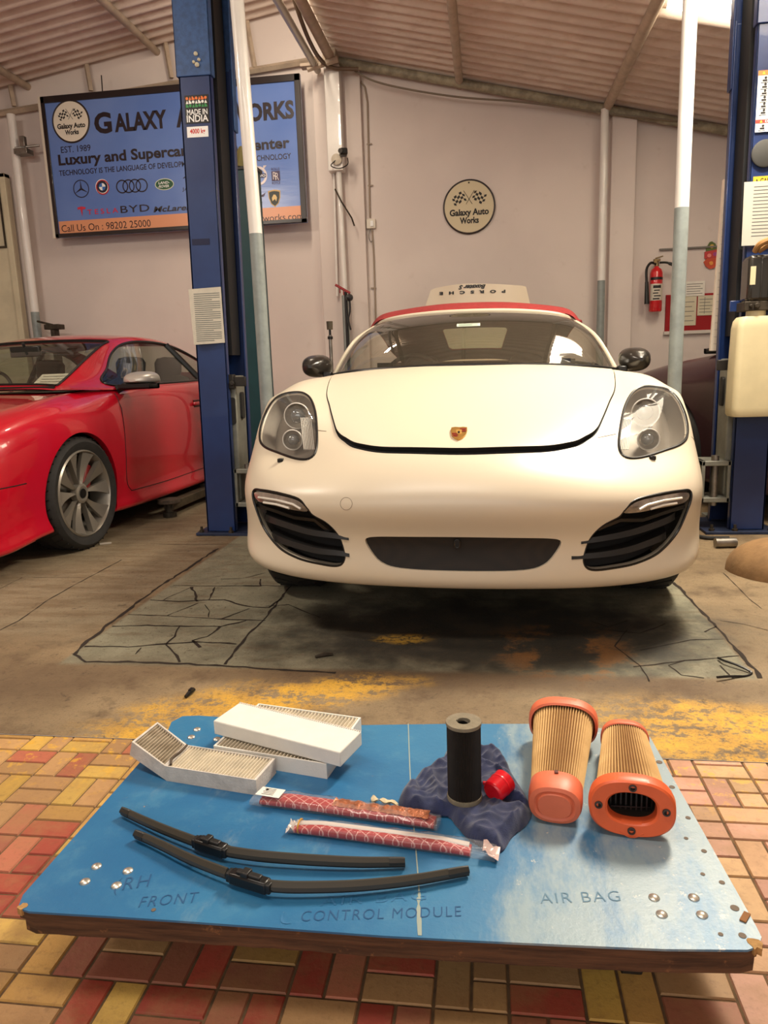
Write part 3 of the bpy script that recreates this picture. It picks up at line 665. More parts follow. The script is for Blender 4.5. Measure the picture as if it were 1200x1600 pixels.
# side intakes: cavity, vanes, running light
drl_glass = mat('running light lens', (150, 138, 126), .15, .5, coat=1, var=.3, vs=18)
for sd in (1, -1):
    cv = cavity[sd]; back = cv.moved(0); back.v[:, 1] += .06; back.v[:, 0] -= sd * .02
    io = back.build('air_intake', mat('intake black', (14, 12, 11), .7), white_car)
    dp = DRL if sd > 0 else mir(DRL)
    dl, _ = cv.clip(lambda v: sdist(SZ(v), dp) - .004); d2 = dl.moved(-.003); dro = d2.build('running_light', drl_glass, white_car, extra=d2.rimwall((0, .03, 0)))
    for pa in (((404, 777), (432, 781), (458, 788), (470, 795)), ((412, 785), (432, 788), (452, 794))):
        m = MB(); m.tube([onbody(u if sd < 0 else 1469 - u, v + (0 if sd < 0 else 1)) + np.array([0, -.002, 0]) for u, v in pa], .0045, 8); m.build('light_guide', lampring, dro, local=True)
    m = MB()
    for a, b_ in cv.keep.rim:
        m.tube([cv.keep.v[a] + [0, .004, 0], cv.keep.v[b_] + [0, .004, 0]], .005, 6, caps=False)
    m.build('intake_edge', satin_black, io, local=True)
    for pl, pr in (([(408, 812), (430, 818), (480, 832), (520, 838), (545, 842)], [(1062, 810), (1040, 818), (990, 833), (945, 842), (908, 848)]),
                   ([(418, 840), (440, 848), (490, 861), (525, 865), (546, 868)], [(1048, 840), (1030, 846), (985, 860), (940, 868), (893, 872)])):
        pts = [onbody(u, v) for u, v in (pr if sd > 0 else pl)]; P = spl(pts, 22); m = MB(); A = []; Bq = []; Cq = []; D = []
        for k, p in enumerate(P):
            f = k / 21; o_ = np.array([-sd * .012 * (1 - f) ** 2, .022 * (1 - f) ** 2 - .010 * sin(pi * min(1, f * 1.1)) - .004, 0]); th = .017 * (1 - .42 * f) + .002
            A.append(p + o_ + [0, 0, -th * .4]); Bq.append(p + o_ + [0, .006, th]); Cq.append(p + o_ + [0, .055, th + .012 * (1 - f)]); D.append(p + o_ + [0, .055, -th * .5 + .006 * (1 - f)])
        m.grid([A, Bq, Cq, D], cu=True); m.add([A[0], Bq[0], Cq[0], D[0]], [(0, 1, 2, 3)]); m.add([A[-1], Bq[-1], Cq[-1], D[-1]], [(3, 2, 1, 0)])
        m.build('intake_vane', black_plastic, io, local=True)
    m = MB(); pts = [onbody(u, v) for u, v in (((1070, 790), (1040, 800), (1005, 812), (970, 812), (935, 826)) if sd > 0 else ((400, 788), (430, 798), (458, 808), (490, 812), (520, 836)))]
    m.tube([p + np.array([0, .03, -.006]) for p in pts], .012, 6); m.build('vane_root', satin_black, io, local=True)
# seams and the round cover of the towing eye
seam = mat('panel seam', (120, 106, 90), .7)
for l in ([(401, 684), (394, 689)], [(493, 672), (510, 674)], [(963, 678), (934, 684)], [(1069, 679), (1082, 684), (1090, 690)]):
    MB().tube([p + np.array([0, -.0004, .0004]) for p in spl([onbody(u, v) for u, v in l], 8)], .0012, 5).build('seam_line', seam, white_car, local=True)
m = MB(); m.tube([onbody(541 + 9.2 * cos(a), 787 + 9.8 * sin(a)) + np.array([0, -.0003, 0]) for a in np.linspace(0, 2 * pi, 36)[:-1]], .0008, 5, closed=True)
m.build('towing_eye_cover', seam, white_car, local=True)
# crest on the bonnet
q = onbody(717, 683); hit_ = BVH.ray_cast(Vector(EYE), Vector(ray(717, 683))); nrm = (CARI.to_3x3() @ hit_[1]).normalized()
if nrm.z < 0: nrm = -nrm
nrm.x = 0; nrm.normalize(); qq = Vector(q) + nrm * .016
ex = Vector((1, 0, 0)); ey = Vector((0, nrm.z, -nrm.y)) * 1.55
def cf(a, b_, d): return tuple(qq + ex * a + ey * b_ + nrm * d)
shield = [(-.030, .030), (-.015, .033), (0, .031), (.015, .033), (.030, .030), (.031, .010), (.026, -.012), (.014, -.027), (0, -.034), (-.014, -.027), (-.026, -.012), (-.031, .010)]
gold = mat('crest gold', (196, 150, 78), .3, .7); crest_red = mat('crest red', (120, 26, 20), .35)
m = MB(); m.prism(shield, cf, -.006, .003); cr = m.build('bonnet_crest', gold, white_car, bevel=.001, local=True)
m = MB()
for a0, a1, b0, b1 in ((.003, .026, .004, .026), (-.025, -.003, -.022, 0)):
    for k in range(2):
        h = (b1 - b0) / 2; y0 = b0 + k * h; m.add([cf(a0, y0, .0042), cf(a1 - (.006 if b0 < 0 and k == 0 and a0 > 0 else 0), y0, .0042), cf(a1, y0 + h * .72, .0042), cf(a0 + (.0 if a0 > 0 else (.007 if k == 0 else 0)), y0 + h * .72, .0042)], [(0, 1, 2, 3)])
m.build('crest_field', crest_red, cr, local=True)
m = MB(); m.prism([(a * .36, b_ * .40 + .002) for a, b_ in shield], cf, .003, .0048); m.build('crest_shield', mat('crest centre', (222, 176, 96), .3, .6), cr, local=True)
m = MB(); m.prism([(-.003, -.006), (.003, -.007), (.0045, 0), (.002, .007), (-.003, .005), (-.0045, .001)], cf, .0048, .0056); m.build('crest_horse', satin_black, cr, local=True)

# underbody and wheels
m = MB(); m.bx((-.74, .22, .25), (.74, .62, .30)); m.bx((-.58, .55, .20), (.58, 4.1, .32)); m.bx((-.80, 1.35, .22), (.80, 3.0, .30)); m.build('underbody', mat('underbody', (24, 22, 20), .85), white_car, local=True)
def tyre(mb, c, axis, R, w, rim_r, n=48):
    mb.lathe([(rim_r, -w / 2 + .012), (rim_r + .02, -w / 2), (R - .03, -w / 2 - .006), (R - .008, -w / 2 + .012), (R, -w / 2 + .035), (R + .001, 0), (R, w / 2 - .035), (R - .008, w / 2 - .012), (R - .03, w / 2 + .006), (rim_r + .02, w / 2), (rim_r, w / 2 - .012)], c, axis, n, closed=True)
for yy in (WYC, 3.39):
    for sd in (1, -1):
        c0 = np.array([sd * .80, yy, .332]); zc_ = -.0131 * c0[0]
        c0[2] += (.0131 * c0[0]); m = MB(); tyre(m, c0, (1, 0, 0), .332, .235, .235); w_ = m.build('wheel', rubber, white_car, local=True)
        m = MB()
        for k in range(36):
            a = 2 * pi * k / 36
            for s2 in (-1, 1): m.box(c0 + np.array([s2 * .055, .331 * cos(a), .331 * sin(a)]), (.085, .006, .005), Matrix.Rotation(a - pi / 2, 3, 'X') @ Matrix.Rotation(s2 * .5, 3, 'Z'))
        m.build('tread_groove', deep_black, w_, local=True)
        m = MB(); m.lathe([(.235, -.10), (.215, 0), (.235, .10)], c0, (1, 0, 0), 36, caps=False)
        for k in range(10):
            a = 2 * pi * k / 10; m.box(c0 + np.array([sd * .08, .12 * cos(a), .12 * sin(a)]), (.02, .03, .20), Matrix.Rotation(pi / 2 - a, 3, 'X').to_4x4().to_3x3() if False else Matrix.Rotation(a - pi / 2, 3, 'X'))
        m.cyl(c0 + np.array([sd * .07, 0, 0]), c0 + np.array([sd * .10, 0, 0]), .06); m.build('rim', refl, w_, local=True)

# rear body: doors, haunches and tail
RB = []
def sec(y, w, zb, zt, zc_, zs=.25, wt=None):
    wt = wt or w * .86
    return [(0, y, zc_), (wt * .55, y, zc_ - .004), (wt * .92, y, zc_ - .022), (w * .955, y, zt - .045), (w, y, zt - .14), (w * 1.01, y, (zt + zs) / 2), (w * .99, y, zs + .10), (w * .95, y, zs), (w * .7, y, zs - .01)]
for a_ in ((1.415, .905, 0, .99, 1.0), (1.75, .903, 0, .99, .98), (2.3, .90, 0, .985, .97), (2.8, .905, 0, .99, 1.0), (3.3, .92, 0, 1.0, 1.06), (3.7, .90, 0, .985, 1.04), (4.1, .84, 0, .95, .98), (4.33, .74, 0, .86, .88), (4.38, .60, 0, .72, .72, .36)):
    h = sec(*a_); RB.append([(-x, y, z) for x, y, z in h[:0:-1]] + h)
rear = Surf.grid(RB, 110, 97).orient((0, 0, 1))
_, rear = rear.clip(lambda v: np.where(np.abs(v[:, 0]) > .5, .365 - np.hypot(v[:, 1] - 3.39, v[:, 2] - WZC), -1))
ck, rear = rear.clip(lambda v: np.minimum(np.minimum(.70 - np.abs(v[:, 0]), v[:, 1] - 1.44), np.minimum(3.05 - v[:, 1], v[:, 2] - .75)))
rear.build('rear_body', pearl, white_car, extra=rear.rimwall((0, 0, -.06)))
# windscreen, pillars and soft top
wsb = [(-.82, 1.86, .985), (-.66, 1.60, 1.005), (-.36, 1.47, 1.022), (0, 1.43, 1.03)]
wst = [(-.635, 2.34, 1.285), (-.52, 2.25, 1.328), (-.28, 2.185, 1.352), (0, 2.16, 1.358)]
def full(l): return l + [(-x, y, z) for x, y, z in l[-2::-1]]
wb, wt2 = np.array(full(wsb)), np.array(full(wst)); midl = (wb + wt2) / 2 + np.array([[0, -.05, .05]] * 7) * np.array([[.9], [1.1], [1.1], [1.15], [1.1], [1.1], [.9]])
ws = Surf.grid([wb, midl, wt2], 24, 61).orient((0, -1, 1))
ws_glass = glass('windscreen glass', (.66, .66, .58), 0, 2.15, .07, (.50, .43, .32))
wso = ws.build('windscreen', ws_glass, white_car)
frame = [tuple(p) for p in spl(list(wb[:1]) + list(midl[:1]) + list(wt2) + list(midl[-1:]) + list(wb[-1:]), 70)]
m = MB(); m.tube(frame, .013, 10, upv=None); m.build('windscreen_frame', pearl, white_car, local=True)
m = MB(); m.tube([p + np.array([0, -.012, .002]) for p in spl([tuple(p) for p in wb], 40)], .016, 8); m.build('cowl', satin_black, white_car, local=True)
m = MB(); m.tube([(p[0] * .985, p[1] - .004, p[2] - .014) for p in frame], .008, 6); m.build('glass_band', satin_black, white_car, local=True)
# inspection sticker at the top of the screen
WB_ = BVHTree.FromPolygons([CAR @ Vector(tuple(p)) for p in ws.v], [tuple(int(i) for i in t_) for t_ in ws.t]); hs = WB_.ray_cast(Vector(EYE), Vector(ray(732, 508)))
sn = (CARI.to_3x3() @ hs[1]).normalized(); sn = -sn if sn.z < 0 else sn; P0 = Vector(tuple(tocar(hs[0]))) + sn * .001; sx = Vector((1, 0, 0)); sx = (sx - sn * sx.dot(sn)).normalized(); sy = sn.cross(sx)
m = MB(); fq = lambda a, b_, d: tuple(P0 + sx * a + sy * b_ + sn * d)
m.prism([(-.065, -.02), (.065, -.02), (.065, .02), (-.065, .02)], fq, 0, .001, 0)
for k in range(3): m.add([fq(-.055, -.012 + k * .009, .0016), fq(.05 - .03 * (k == 1), -.012 + k * .009, .0016), fq(.05 - .03 * (k == 1), -.008 + k * .009, .0016), fq(-.055, -.008 + k * .009, .0016)], [(0, 1, 2, 3)], 1)
m.build('windscreen_sticker', [mat('sticker', (196, 206, 190), .6), mat('sticker print', (90, 120, 100), .6)], white_car, local=True)
red_cloth = mat('red canvas', (150, 42, 42), .85, var=.15, vs=40, bump=.3, bs=400)
tops = []
for y, w, z, zs in ((2.17, .64, 1.372, 1.30), (2.4, .67, 1.425, 1.32), (2.75, .68, 1.44, 1.31), (3.05, .66, 1.40, 1.25), (3.3, .64, 1.30, 1.17), (3.55, .60, 1.16, 1.10), (3.62, .58, 1.08, 1.05)):
    yo = lambda x: .14 * (x / .6) ** 2 * max(0, (2.75 - y) / .58)
    h = [(x, y + yo(x), zz) for x, zz in ((0, z), (w * .35, z - .006), (w * .7, z - .03), (w * .92, (z + zs) / 2 - .005), (w * 1.02, zs - .02))]
    tops.append([(-a, b_, c_) for a, b_, c_ in h[:0:-1]] + h)
st = Surf.grid(tops, 60, 41).orient((0, 0, 1))
rw = lambda v: np.minimum(np.minimum(v[:, 1] - 3.26, 3.55 - v[:, 1]), np.where(v[:, 2] > .5, .25 - np.abs(v[:, 0]) - .15 * (v[:, 1] - 3.26), -1))
rg_, st = st.clip(rw)
st.build('soft_top', red_cloth, white_car); st.moved(-.014).build('headliner', satin_black, white_car)
rg_.build('rear_window', glass('rear window', (.72, .80, .72), .02, 1.5, .25, (.62, .72, .62)), white_car)
m = MB(); m.tube([(x, 2.2 + .14 * (x / .6) ** 2, 1.362 - .045 * abs(x / .6) ** 2.4) for x in np.linspace(-.6, .6, 30)], .020, 8); m.build('soft_top_seal', red_cloth, white_car, local=True)
m = MB(); m.tube([(.66, 2.5, 1.30), (.70, 2.62, 1.30), (.71, 2.7, 1.29)], .012, 8); m.build('soft_top_edge', red_cloth, white_car, local=True)
# cabin
cab = mat('cabin trim', (46, 38, 32), .75); seat_m = mat('seat leather', (38, 32, 28), .55)
m = MB(); m.bx((-.72, 1.5, .35), (.72, 3.1, .42)); m.bx((-.72, 3.02, .35), (.72, 3.08, 1.06)); m.bx((-.76, 1.5, .4), (-.70, 3.05, .93)); m.bx((.70, 1.5, .4), (.76, 3.05, .93)); m.bx((-.10, 1.7, .4), (.10, 2.9, .66)); m.build('cabin_tub', cab, white_car, local=True)
m = MB(); m.grid([[(x, y, z) for x in np.linspace(-.72, .72, 13)] for y, z in ((1.50, .97), (1.60, .985), (1.80, .975), (1.92, .92), (1.95, .78), (1.90, .60))]); m.build('dashboard', cab, white_car, local=True)
for sx_ in (-.36, .36):
    m = MB()
    m.grid([[(sx_ + .25 * cos(a) * wv, 2.62 + lean + .07 * sin(a), z) for a in np.linspace(0, 2 * pi, 17)[:-1]] for z, wv, lean in ((.60, .9, -.05), (.72, 1.05, -.02), (.88, 1.0, .05), (.97, .8, .09), (1.03, .5, .11), (1.08, .42, .12), (1.10, .26, .12))], cv=True)
    m.add([(sx_, 2.74, 1.105)] + [(sx_ + .25 * .30 * cos(a), 2.74 + .07 * sin(a), 1.10) for a in np.linspace(0, 2 * pi, 17)[:-1]], [(0, i + 1, (i + 1) % 16 + 1) for i in range(16)]); m.bx((sx_ - .25, 2.1, .42), (sx_ + .25, 2.62, .62)); m.build('seat', seat_m, white_car, local=True)
m = MB(); cs = np.array([-.36, 2.02, .93]); m.tube([cs + np.array([.18 * cos(a), .06 * sin(a), .17 * sin(a)]) for a in np.linspace(0, 2 * pi, 33)[:-1]], .014, 8, closed=True); m.tube([cs + [-.17, 0, 0], cs + [.17, 0, 0]], .02, 6); m.tube([cs, cs + [0, -.2, -.1]], .03, 8); m.build('steering_wheel', satin_black, white_car, local=True)
for x0, x1 in ((-.46, -.05), (.28, .66)):
    m = MB(); z0 = 1.046; P = [(x0, 1.52 + .25 * (x0 / .8) ** 2, z0 - .02 * abs(x0)), ((x0 + x1) / 2, 1.50 + .2 * ((x0 + x1) / 1.6) ** 2, z0 + .006), (x1, 1.50 + .25 * (x1 / .8) ** 2, z0 - .03 * abs(x1))]
    m.tube(P, .008, 6); m.tube([P[2], (x1 + .02, P[2][1] - .05, P[2][2] - .015)], .014, 8); m.box(P[1], (.12, .03, .018)); m.build('wiper', satin_black, white_car, local=True)
# mirrors
for sd in (1, -1):
    m = MB(); pr = []
    for k in range(9):
        f = k / 8; yy = 1.67 + .17 * f; s_ = sqrt(max(0.02, 1 - (1 - f) ** 2.2)); off = sd * .012 * (1 - f)
        pr.append([(sd * .902 + off + .082 * s_ * (abs(cos(a)) ** .8) * np.sign(cos(a)) * (1.0 if cos(a) * sd < 0 else 1.0), yy, 1.047 + .066 * s_ * (abs(sin(a)) ** .8) * np.sign(sin(a)) + .018 * s_ * (cos(a) * sd * -1) * 0) for a in np.linspace(0, 2 * pi, 25)[:-1]])
    m.grid(pr, cv=True); m.add(pr[0], [tuple(range(24))]); m.add(pr[-1], [tuple(range(24))])
    mo = m.build('door_mirror', mat('mirror cap', (40, 36, 32), .28, coat=.3), white_car, local=True, sharp=50)
    m = MB(); m.box((sd * .83, 1.76, .985), (.05, .07, .06)); m.box((sd * .80, 1.78, .965), (.10, .06, .03)); m.build('mirror_foot', satin_black, mo, bevel=.008, local=True)
# raised boot lid
LY = 6.45
lid_px = [(640, 490), (655, 470), (672, 452), (690, 447), (715, 443.5), (740, 442.5), (765, 442.8), (800, 444), (823, 446), (832, 458), (842, 490)]
lp = [tocar(aty(u, v, LY)) for u, v in lid_px]; LYc = LY - CY
low = [(-.58, LYc - .02, 1.02), (-.3, LYc - .03, 1.02), (0, LYc - .03, 1.02), (.3, LYc - .03, 1.02), (.58, LYc - .02, 1.02)]
poly = [(p[0], p[2]) for p in lp]; cxm = (poly[0][0] + poly[-1][0]) / 2
fld = lambda a, b_, d: (a, LYc + d + .10 * ((a - cxm) / .5) ** 2 + .10 * (b_ - 1.4), b_)
m = MB(); G0 = []; G1 = []
PL = np.array(spl(poly, 60)); full_poly = [(cxm + .62, 1.0)] ; 
xs = np.linspace(-1, 1, 25); rows = []
zt_at = lambda x: np.interp(x, PL[np.argsort(PL[:, 0]), 0], PL[np.argsort(PL[:, 0]), 1])
xl, xr = poly[2][0], poly[8][0]
for k in range(9):
    f = k / 8; row = []
    for x in xs:
        top_x = (xl + xr) / 2 + (xr - xl) / 2 * x; bot_x = cxm + .60 * x; zt = zt_at(top_x); zz = 1.02 + (zt - 1.02) * f
        e0 = poly[0]; ff = (zz - 1.02) / (poly[2][1] - 1.02); xx = bot_x + (top_x - bot_x) * min(1, ff); row.append(fld(xx, zz, 0))
    rows.append(row)
m.grid(rows); m.grid([[(x, y + .03, z) for x, y, z in r] for r in rows]); m.grid([rows[-1], [(x, y + .03, z) for x, y, z in rows[-1]]])
for c_ in (0, -1): m.grid([[r[c_] for r in rows], [(r[c_][0], r[c_][1] + .03, r[c_][2]) for r in rows]])
bl = m.build('boot_lid', pearl, white_car, local=True)
m = MB(); mask = tocar(aty(739, 456, LY))
def lf(a, b_, d): return fld(a, b_, -.004 + d)
A0, A1 = tocar(aty(686, 458, LY)), tocar(aty(790, 455, LY))
letters(m, 'PORSCHE', A0[0], A0[2] - .012, A1[0] - A0[0], .026, lf, 0, .06, rot180=True, spacing=2.6)
m.build('lettering', satin_black, bl, local=True)
m = MB(); B0, B1 = tocar(aty(716, 449, LY)), tocar(aty(759, 447, LY)); letters(m, 'Boxster S', B0[0], B0[2] - .016, B1[0] - B0[0], .036, lf, 0, .05, shear=.35, rot180=True); m.build('script', satin_black, bl, local=True)
# ================================================================== CLOSED CARS
def build_car(root, paint, zs=1.0, full=True):
    """coupe body in local coordinates: front at -y, x to its left side, y=0 at the front axle, z up"""
    FA = .14
    L = lambda y, rows: [(x, y, z * zs) for x, z in rows]
    S = []
    # (y, bonnet centre z, shoulder x, shoulder z, flank x, sill x, sill z)
    def stn(y, zc, xe, ze, xs, zsh, xf, xsill, zsill):
        h = L(y, [(0, zc), (xe * .5, zc - .004), (xe * .86, (zc * .6 + ze * .4)), (xe, ze), (xs, zsh), (xf, (zsh * .55 + zsill * .45)), (xf - .012, zsill + .18), (xsill, zsill + .07), (xsill - .02, zsill), (xsill - .25, zsill - .01)])
        return [(-x, yy, z) for x, yy, z in h[:0:-1]] + h
    for a in ((-.90, .56, .30, .55, .42, .50, .45, .40, .18), (-.86, .66, .50, .63, .62, .57, .66, .64, .145), (-.74, .73, .64, .71, .775, .64, .815, .80, .13), (-.55, .80, .70, .79, .865, .71, .905, .895, .135),
              (-.34, .85, .735, .845, .90, .76, .925, .92, .16), (0, .905, .76, .90, .915, .80, .935, .915, .17), (.35, .945, .775, .935, .912, .815, .93, .905, .165), (.58, .965, .80, .95, .905, .83, .925, .915, .155),
              (1.0, .975, .83, .955, .90, .84, .924, .925, .15), (1.6, .985, .84, .965, .905, .85, .926, .928, .15), (2.2, .995, .84, .975, .915, .86, .935, .928, .16), (2.75, 1.0, .83, .985, .925, .87, .945, .92, .18),
              (3.2, .995, .78, .975, .88, .86, .91, .88, .2), (3.5, .95, .70, .93, .78, .82, .82, .78, .22), (3.62, .84, .6, .82, .66, .74, .7, .66, .25)): S.append(stn(*a))
    S = np.array(S); sk = Surf.grid(S, 150, 133).orient((0, -.2, 1))
    af = lambda v: np.where(np.abs(v[:, 0]) > .55, np.maximum(.372 - np.hypot(v[:, 1] - FA, v[:, 2] / zs - .345), .372 - np.hypot(v[:, 1] - 2.75, v[:, 2] / zs - .345)), -1.0)
    _, sk = sk.clip(af); ark = sk
    op, sk = sk.clip(lambda v: np.minimum(np.minimum(v[:, 1] - .62, 2.6 - v[:, 1]), np.minimum(.74 - np.abs(v[:, 0]), v[:, 2] - .8 * zs)))
    low, sk2 = sk.clip(lambda v: np.minimum(.49 * zs - v[:, 2], -.36 - v[:, 1]))
    sk2.build('body_shell', paint, root, extra=ark.rimwall((0, 0, 0), 0) if False else ark.rimwall(None, .04))
    fbm = low.moved(.004).build('front_bumper', paint, root, extra=low.rimwall(None, .02))
    m = MB()
    for a, b_ in low.rim:
        if low.v[a][2] > .48 * zs and low.v[b_][2] > .48 * zs: m.tube([low.v[a] + low.n[a] * .003, low.v[b_] + low.n[b_] * .003], .0032, 5, caps=False)
    if m.v: m.build('bumper_seam', deep_black, fbm, local=True)
    # greenhouse
    G = []
    def gs(y, zt, wt_, zb, wb_, crown=.03):
        h = L(y, [(0, zt), (wt_ * .5, zt - crown * .25), (wt_ * .85, zt - crown * .8), (wt_, zt - crown * 1.6), (wt_ + (wb_ - wt_) * .30, zt - crown * 1.6 - (zt - crown * 1.6 - zb) * .28), (wt_ + (wb_ - wt_) * .68, zt - crown * 1.6 - (zt - crown * 1.6 - zb) * .66), (wb_, zb)])
        return [(-x, yy, z) for x, yy, z in h[:0:-1]] + h
    for a in ((.36, .985, .62, .965, .80, .01), (.60, 1.09, .60, .955, .835, .02), (.86, 1.21, .575, .95, .845, .03), (1.12, 1.305, .56, .95, .848, .035), (1.35, 1.355, .56, .95, .85, .035), (1.65, 1.372, .565, .952, .852, .035),
              (2.0, 1.352, .56, .955, .852, .035), (2.35, 1.295, .54, .96, .85, .03), (2.65, 1.205, .53, .968, .845, .025), (2.95, 1.085, .53, .975, .82, .015), (3.15, .995, .60, .97, .76, .01)): G.append(gs(*a))
    gh = Surf.grid(G, 120, 97).orient((0, 0, 1)); gz = lambda v: v[:, 2] / zs
    belt, yz = .962, lambda v: np.stack([v[:, 1], gz(v)], 1)
    side = smooth_poly([(.72, .985), (.92, 1.10), (1.12, 1.21), (1.32, 1.275), (1.60, 1.298), (2.0, 1.28), (2.30, 1.225), (2.55, 1.13), (2.68, 1.04), (2.66, 1.0), (2.2, .985), (1.4, .975)], 120)
    nx = np.abs(gh.n[:, 0]); fs = np.where(np.abs(gh.v[:, 0]) > .50, sdist(yz(gh), side) if False else sdist(np.stack([gh.v[:, 1], gh.v[:, 2] / zs], 1), side), -1)
    win, rest = gh.clip(fs); rimS = rest
    wf = lambda v: np.minimum(np.minimum(v[:, 1] - .42, 1.13 + .05 * 0 - v[:, 1] - .10 * (v[:, 0] / .6) ** 2 * -1), (.615 - .085 * np.clip((v[:, 1] - .42) / .7, 0, 1)) - np.abs(v[:, 0]))
    wsn, rest = rest.clip(wf); wsn_r = rest
    rf = lambda v: np.minimum(np.minimum(v[:, 1] - 2.35, 3.02 - v[:, 1]), .50 - np.abs(v[:, 0]))
    rw_, rest = rest.clip(rf)
    rest.build('roof', paint, root, extra=[rimS.rimwall(None, .02), wsn_r.rimwall(None, .02)])
    gl = glass('car glass', (.78, .79, .72), 0, 1.7, .03, (.5, .5, .4)); gl2 = glass('side glass', (.62, .70, .64), 0, 1.5, .02, (.5, .5, .4))
    wo = wsn.moved(-.004).build('windscreen', gl, root); rw_.build('rear_window', gl2, root)
    for sd in (1, -1):
        ws_, _ = win.clip(lambda v: v[:, 0] * sd)
        fr_, bk_ = ws_.clip(lambda v: 2.02 + .25 * (1.15 - v[:, 2] / zs) - v[:, 1])
        fr_.moved(-.005).build('side_window', gl2, root); bk_.moved(-.005).build('quarter_window', gl2, root)
        m = MB()
        for a, b_ in rimS.rim:
            if rimS.v[a][0] * sd > 0: m.tube([rimS.v[a] + rimS.n[a] * .001, rimS.v[b_] + rimS.n[b_] * .001], .009, 5, caps=False)
        pil = [p for p in bk_.v[[i for e in bk_.rim for i in e]]] if bk_.rim else []
        if pil:
            pil = sorted(pil, key=lambda p: p[2]); 
            m.tube([pil[0], pil[len(pil) // 2], pil[-1]], .022, 6)
        m.build('window_seal', satin_black, root, local=True)
    m = MB()
    for a, b_ in wsn_r.rim: m.tube([wsn_r.v[a] + wsn_r.n[a] * .001, wsn_r.v[b_] + wsn_r.n[b_] * .001], .010, 5, caps=False)
    m.build('screen_seal', satin_black, wo, local=True)
    # wheels
    for yy in (FA, 2.75):
        for sd in (1, -1):
            c = np.array([sd * .815, yy, .345 * zs]); R = .345 * zs
            m = MB(); tyre(m, c, (1, 0, 0), R, .24, R * .775, 56); w_ = m.build('wheel', rubber, root, local=True)
            if not full: 
                m = MB(); m.lathe([(R * .73, .06), (R * .68, .10), (R * .2, .085), (.0001, .085)], c, (sd, 0, 0), 40); m.build('rim', refl, w_, local=True); continue
            m = MB()
            for k in range(40):
                a = 2 * pi * k / 40
                for s2 in (-1, 1): m.box(c + np.array([s2 * .062, (R - .002) * cos(a), (R - .002) * sin(a)]), (.10, .005, .006), Matrix.Rotation(a - pi / 2, 3, 'X') @ Matrix.Rotation(s2 * .45, 3, 'Z'))
            for s2 in (-.03, .03): m.tube([c + np.array([s2, R * cos(a), R * sin(a)]) for a in np.linspace(0, 2 * pi, 49)[:-1]], .004, 4, closed=True)
            m.build('tread_groove', deep_black, w_, local=True)
            rimm = mat('grey alloy', (150, 143, 132), .34, .6); r = R * .775
            m = MB(); m.lathe([(r, .110), (r * .965, .118), (r * .93, .10), (r * .90, -.06), (r, -.10)], c, (sd, 0, 0), 56, caps=False); m.build('rim_barrel', rimm, w_, local=True)
            m = MB(); m.lathe([(r * .9, -.02), (.0001, -.02)], c, (sd, 0, 0), 40); m.build('wheel_inside', deep_black, w_, local=True)
            m = MB(); m.lathe([(r * .62, .0), (r * .62, .012), (.05, .012), (.05, 0)], c, (sd, 0, 0), 40); m.build('brake_disc', steel, w_, local=True)
            P = lambda rad, ang, d: c + np.array([sd * d, rad * cos(ang), rad * sin(ang)])
            for k in range(5):
                a0 = 2 * pi * k / 5 + .30
                m = MB()
                for q in (-1, 1):
                    A = []; Bq = []
                    for f in np.linspace(0, 1, 8):
                        rad = .035 + (r * .95 - .035) * f; c_ang = a0 + q * (.20 + .10 * f); wd = (.07 + .115 * f); d0 = .085 + .028 * f - .01 * sin(pi * f)
                        A.append([P(rad, c_ang - wd, d0 - (.012 if q > 0 else .0)), P(rad, c_ang + wd, d0 - (.0 if q > 0 else .012)), P(rad, c_ang + wd, d0 - .035), P(rad, c_ang - wd, d0 - .035)])
                    m.grid(A, cv=True)
                m.build('spoke', rimm, w_, local=True)
            m = MB(); m.lathe([(.062, .05), (.060, .088), (.045, .094), (.034, .090), (.0001, .092)], c, (sd, 0, 0), 28); hb = m.build('hub', rimm, w_, local=True)
            m = MB(); m.lathe([(.030, .091), (.029, .096), (.0001, .097)], c, (sd, 0, 0), 24); m.build('centre_cap', satin_black, w_, local=True)
            m = MB(); m.box(c + np.array([sd * .03, .13, .08]), (.05, .08, .16), rotm('X', -.5)); m.build('brake_caliper', mat('caliper red', (120, 24, 24), .5), w_, bevel=.01, local=True)
            for k in range(5):
                a = 2 * pi * k / 5 + .93; m = MB(); m.cyl(P(.045, a, .06), P(.045, a, .086), .010, .008, 6); m.build('wheel_bolt', dark_steel, w_, local=True)
    # inside and underneath
    m = MB(); m.bx((-.72, -.7, .2 * zs), (.72, 3.3, .30 * zs)); m.bx((-.50, -.5, .3 * zs), (.50, .5, .68 * zs)); m.bx((-.55, 2.35, .3 * zs), (.55, 3.2, .68 * zs)); m.build('underbody', mat('underbody dark', (14, 13, 12), .9), root, local=True)
    m = MB(); m.bx((-.78, .62, .32 * zs), (.78, 2.6, .40 * zs)); m.bx((-.78, 2.55, .35 * zs), (.78, 2.6, .95 * zs))
    m.bx((-.80, .62, .35 * zs), (-.76, 2.6, .955 * zs)); m.bx((.76, .62, .35 * zs), (.80, 2.6, .955 * zs)); m.build('cabin_tub', cab, root, local=True)
    m = MB(); m.grid([[(x, y, z * zs) for x in np.linspace(-.74, .74, 9)] for y, z in ((.40, .955), (.62, .965), (.86, .96), (.95, .90), (.96, .6))]); m.build('dashboard', satin_black, root, local=True)
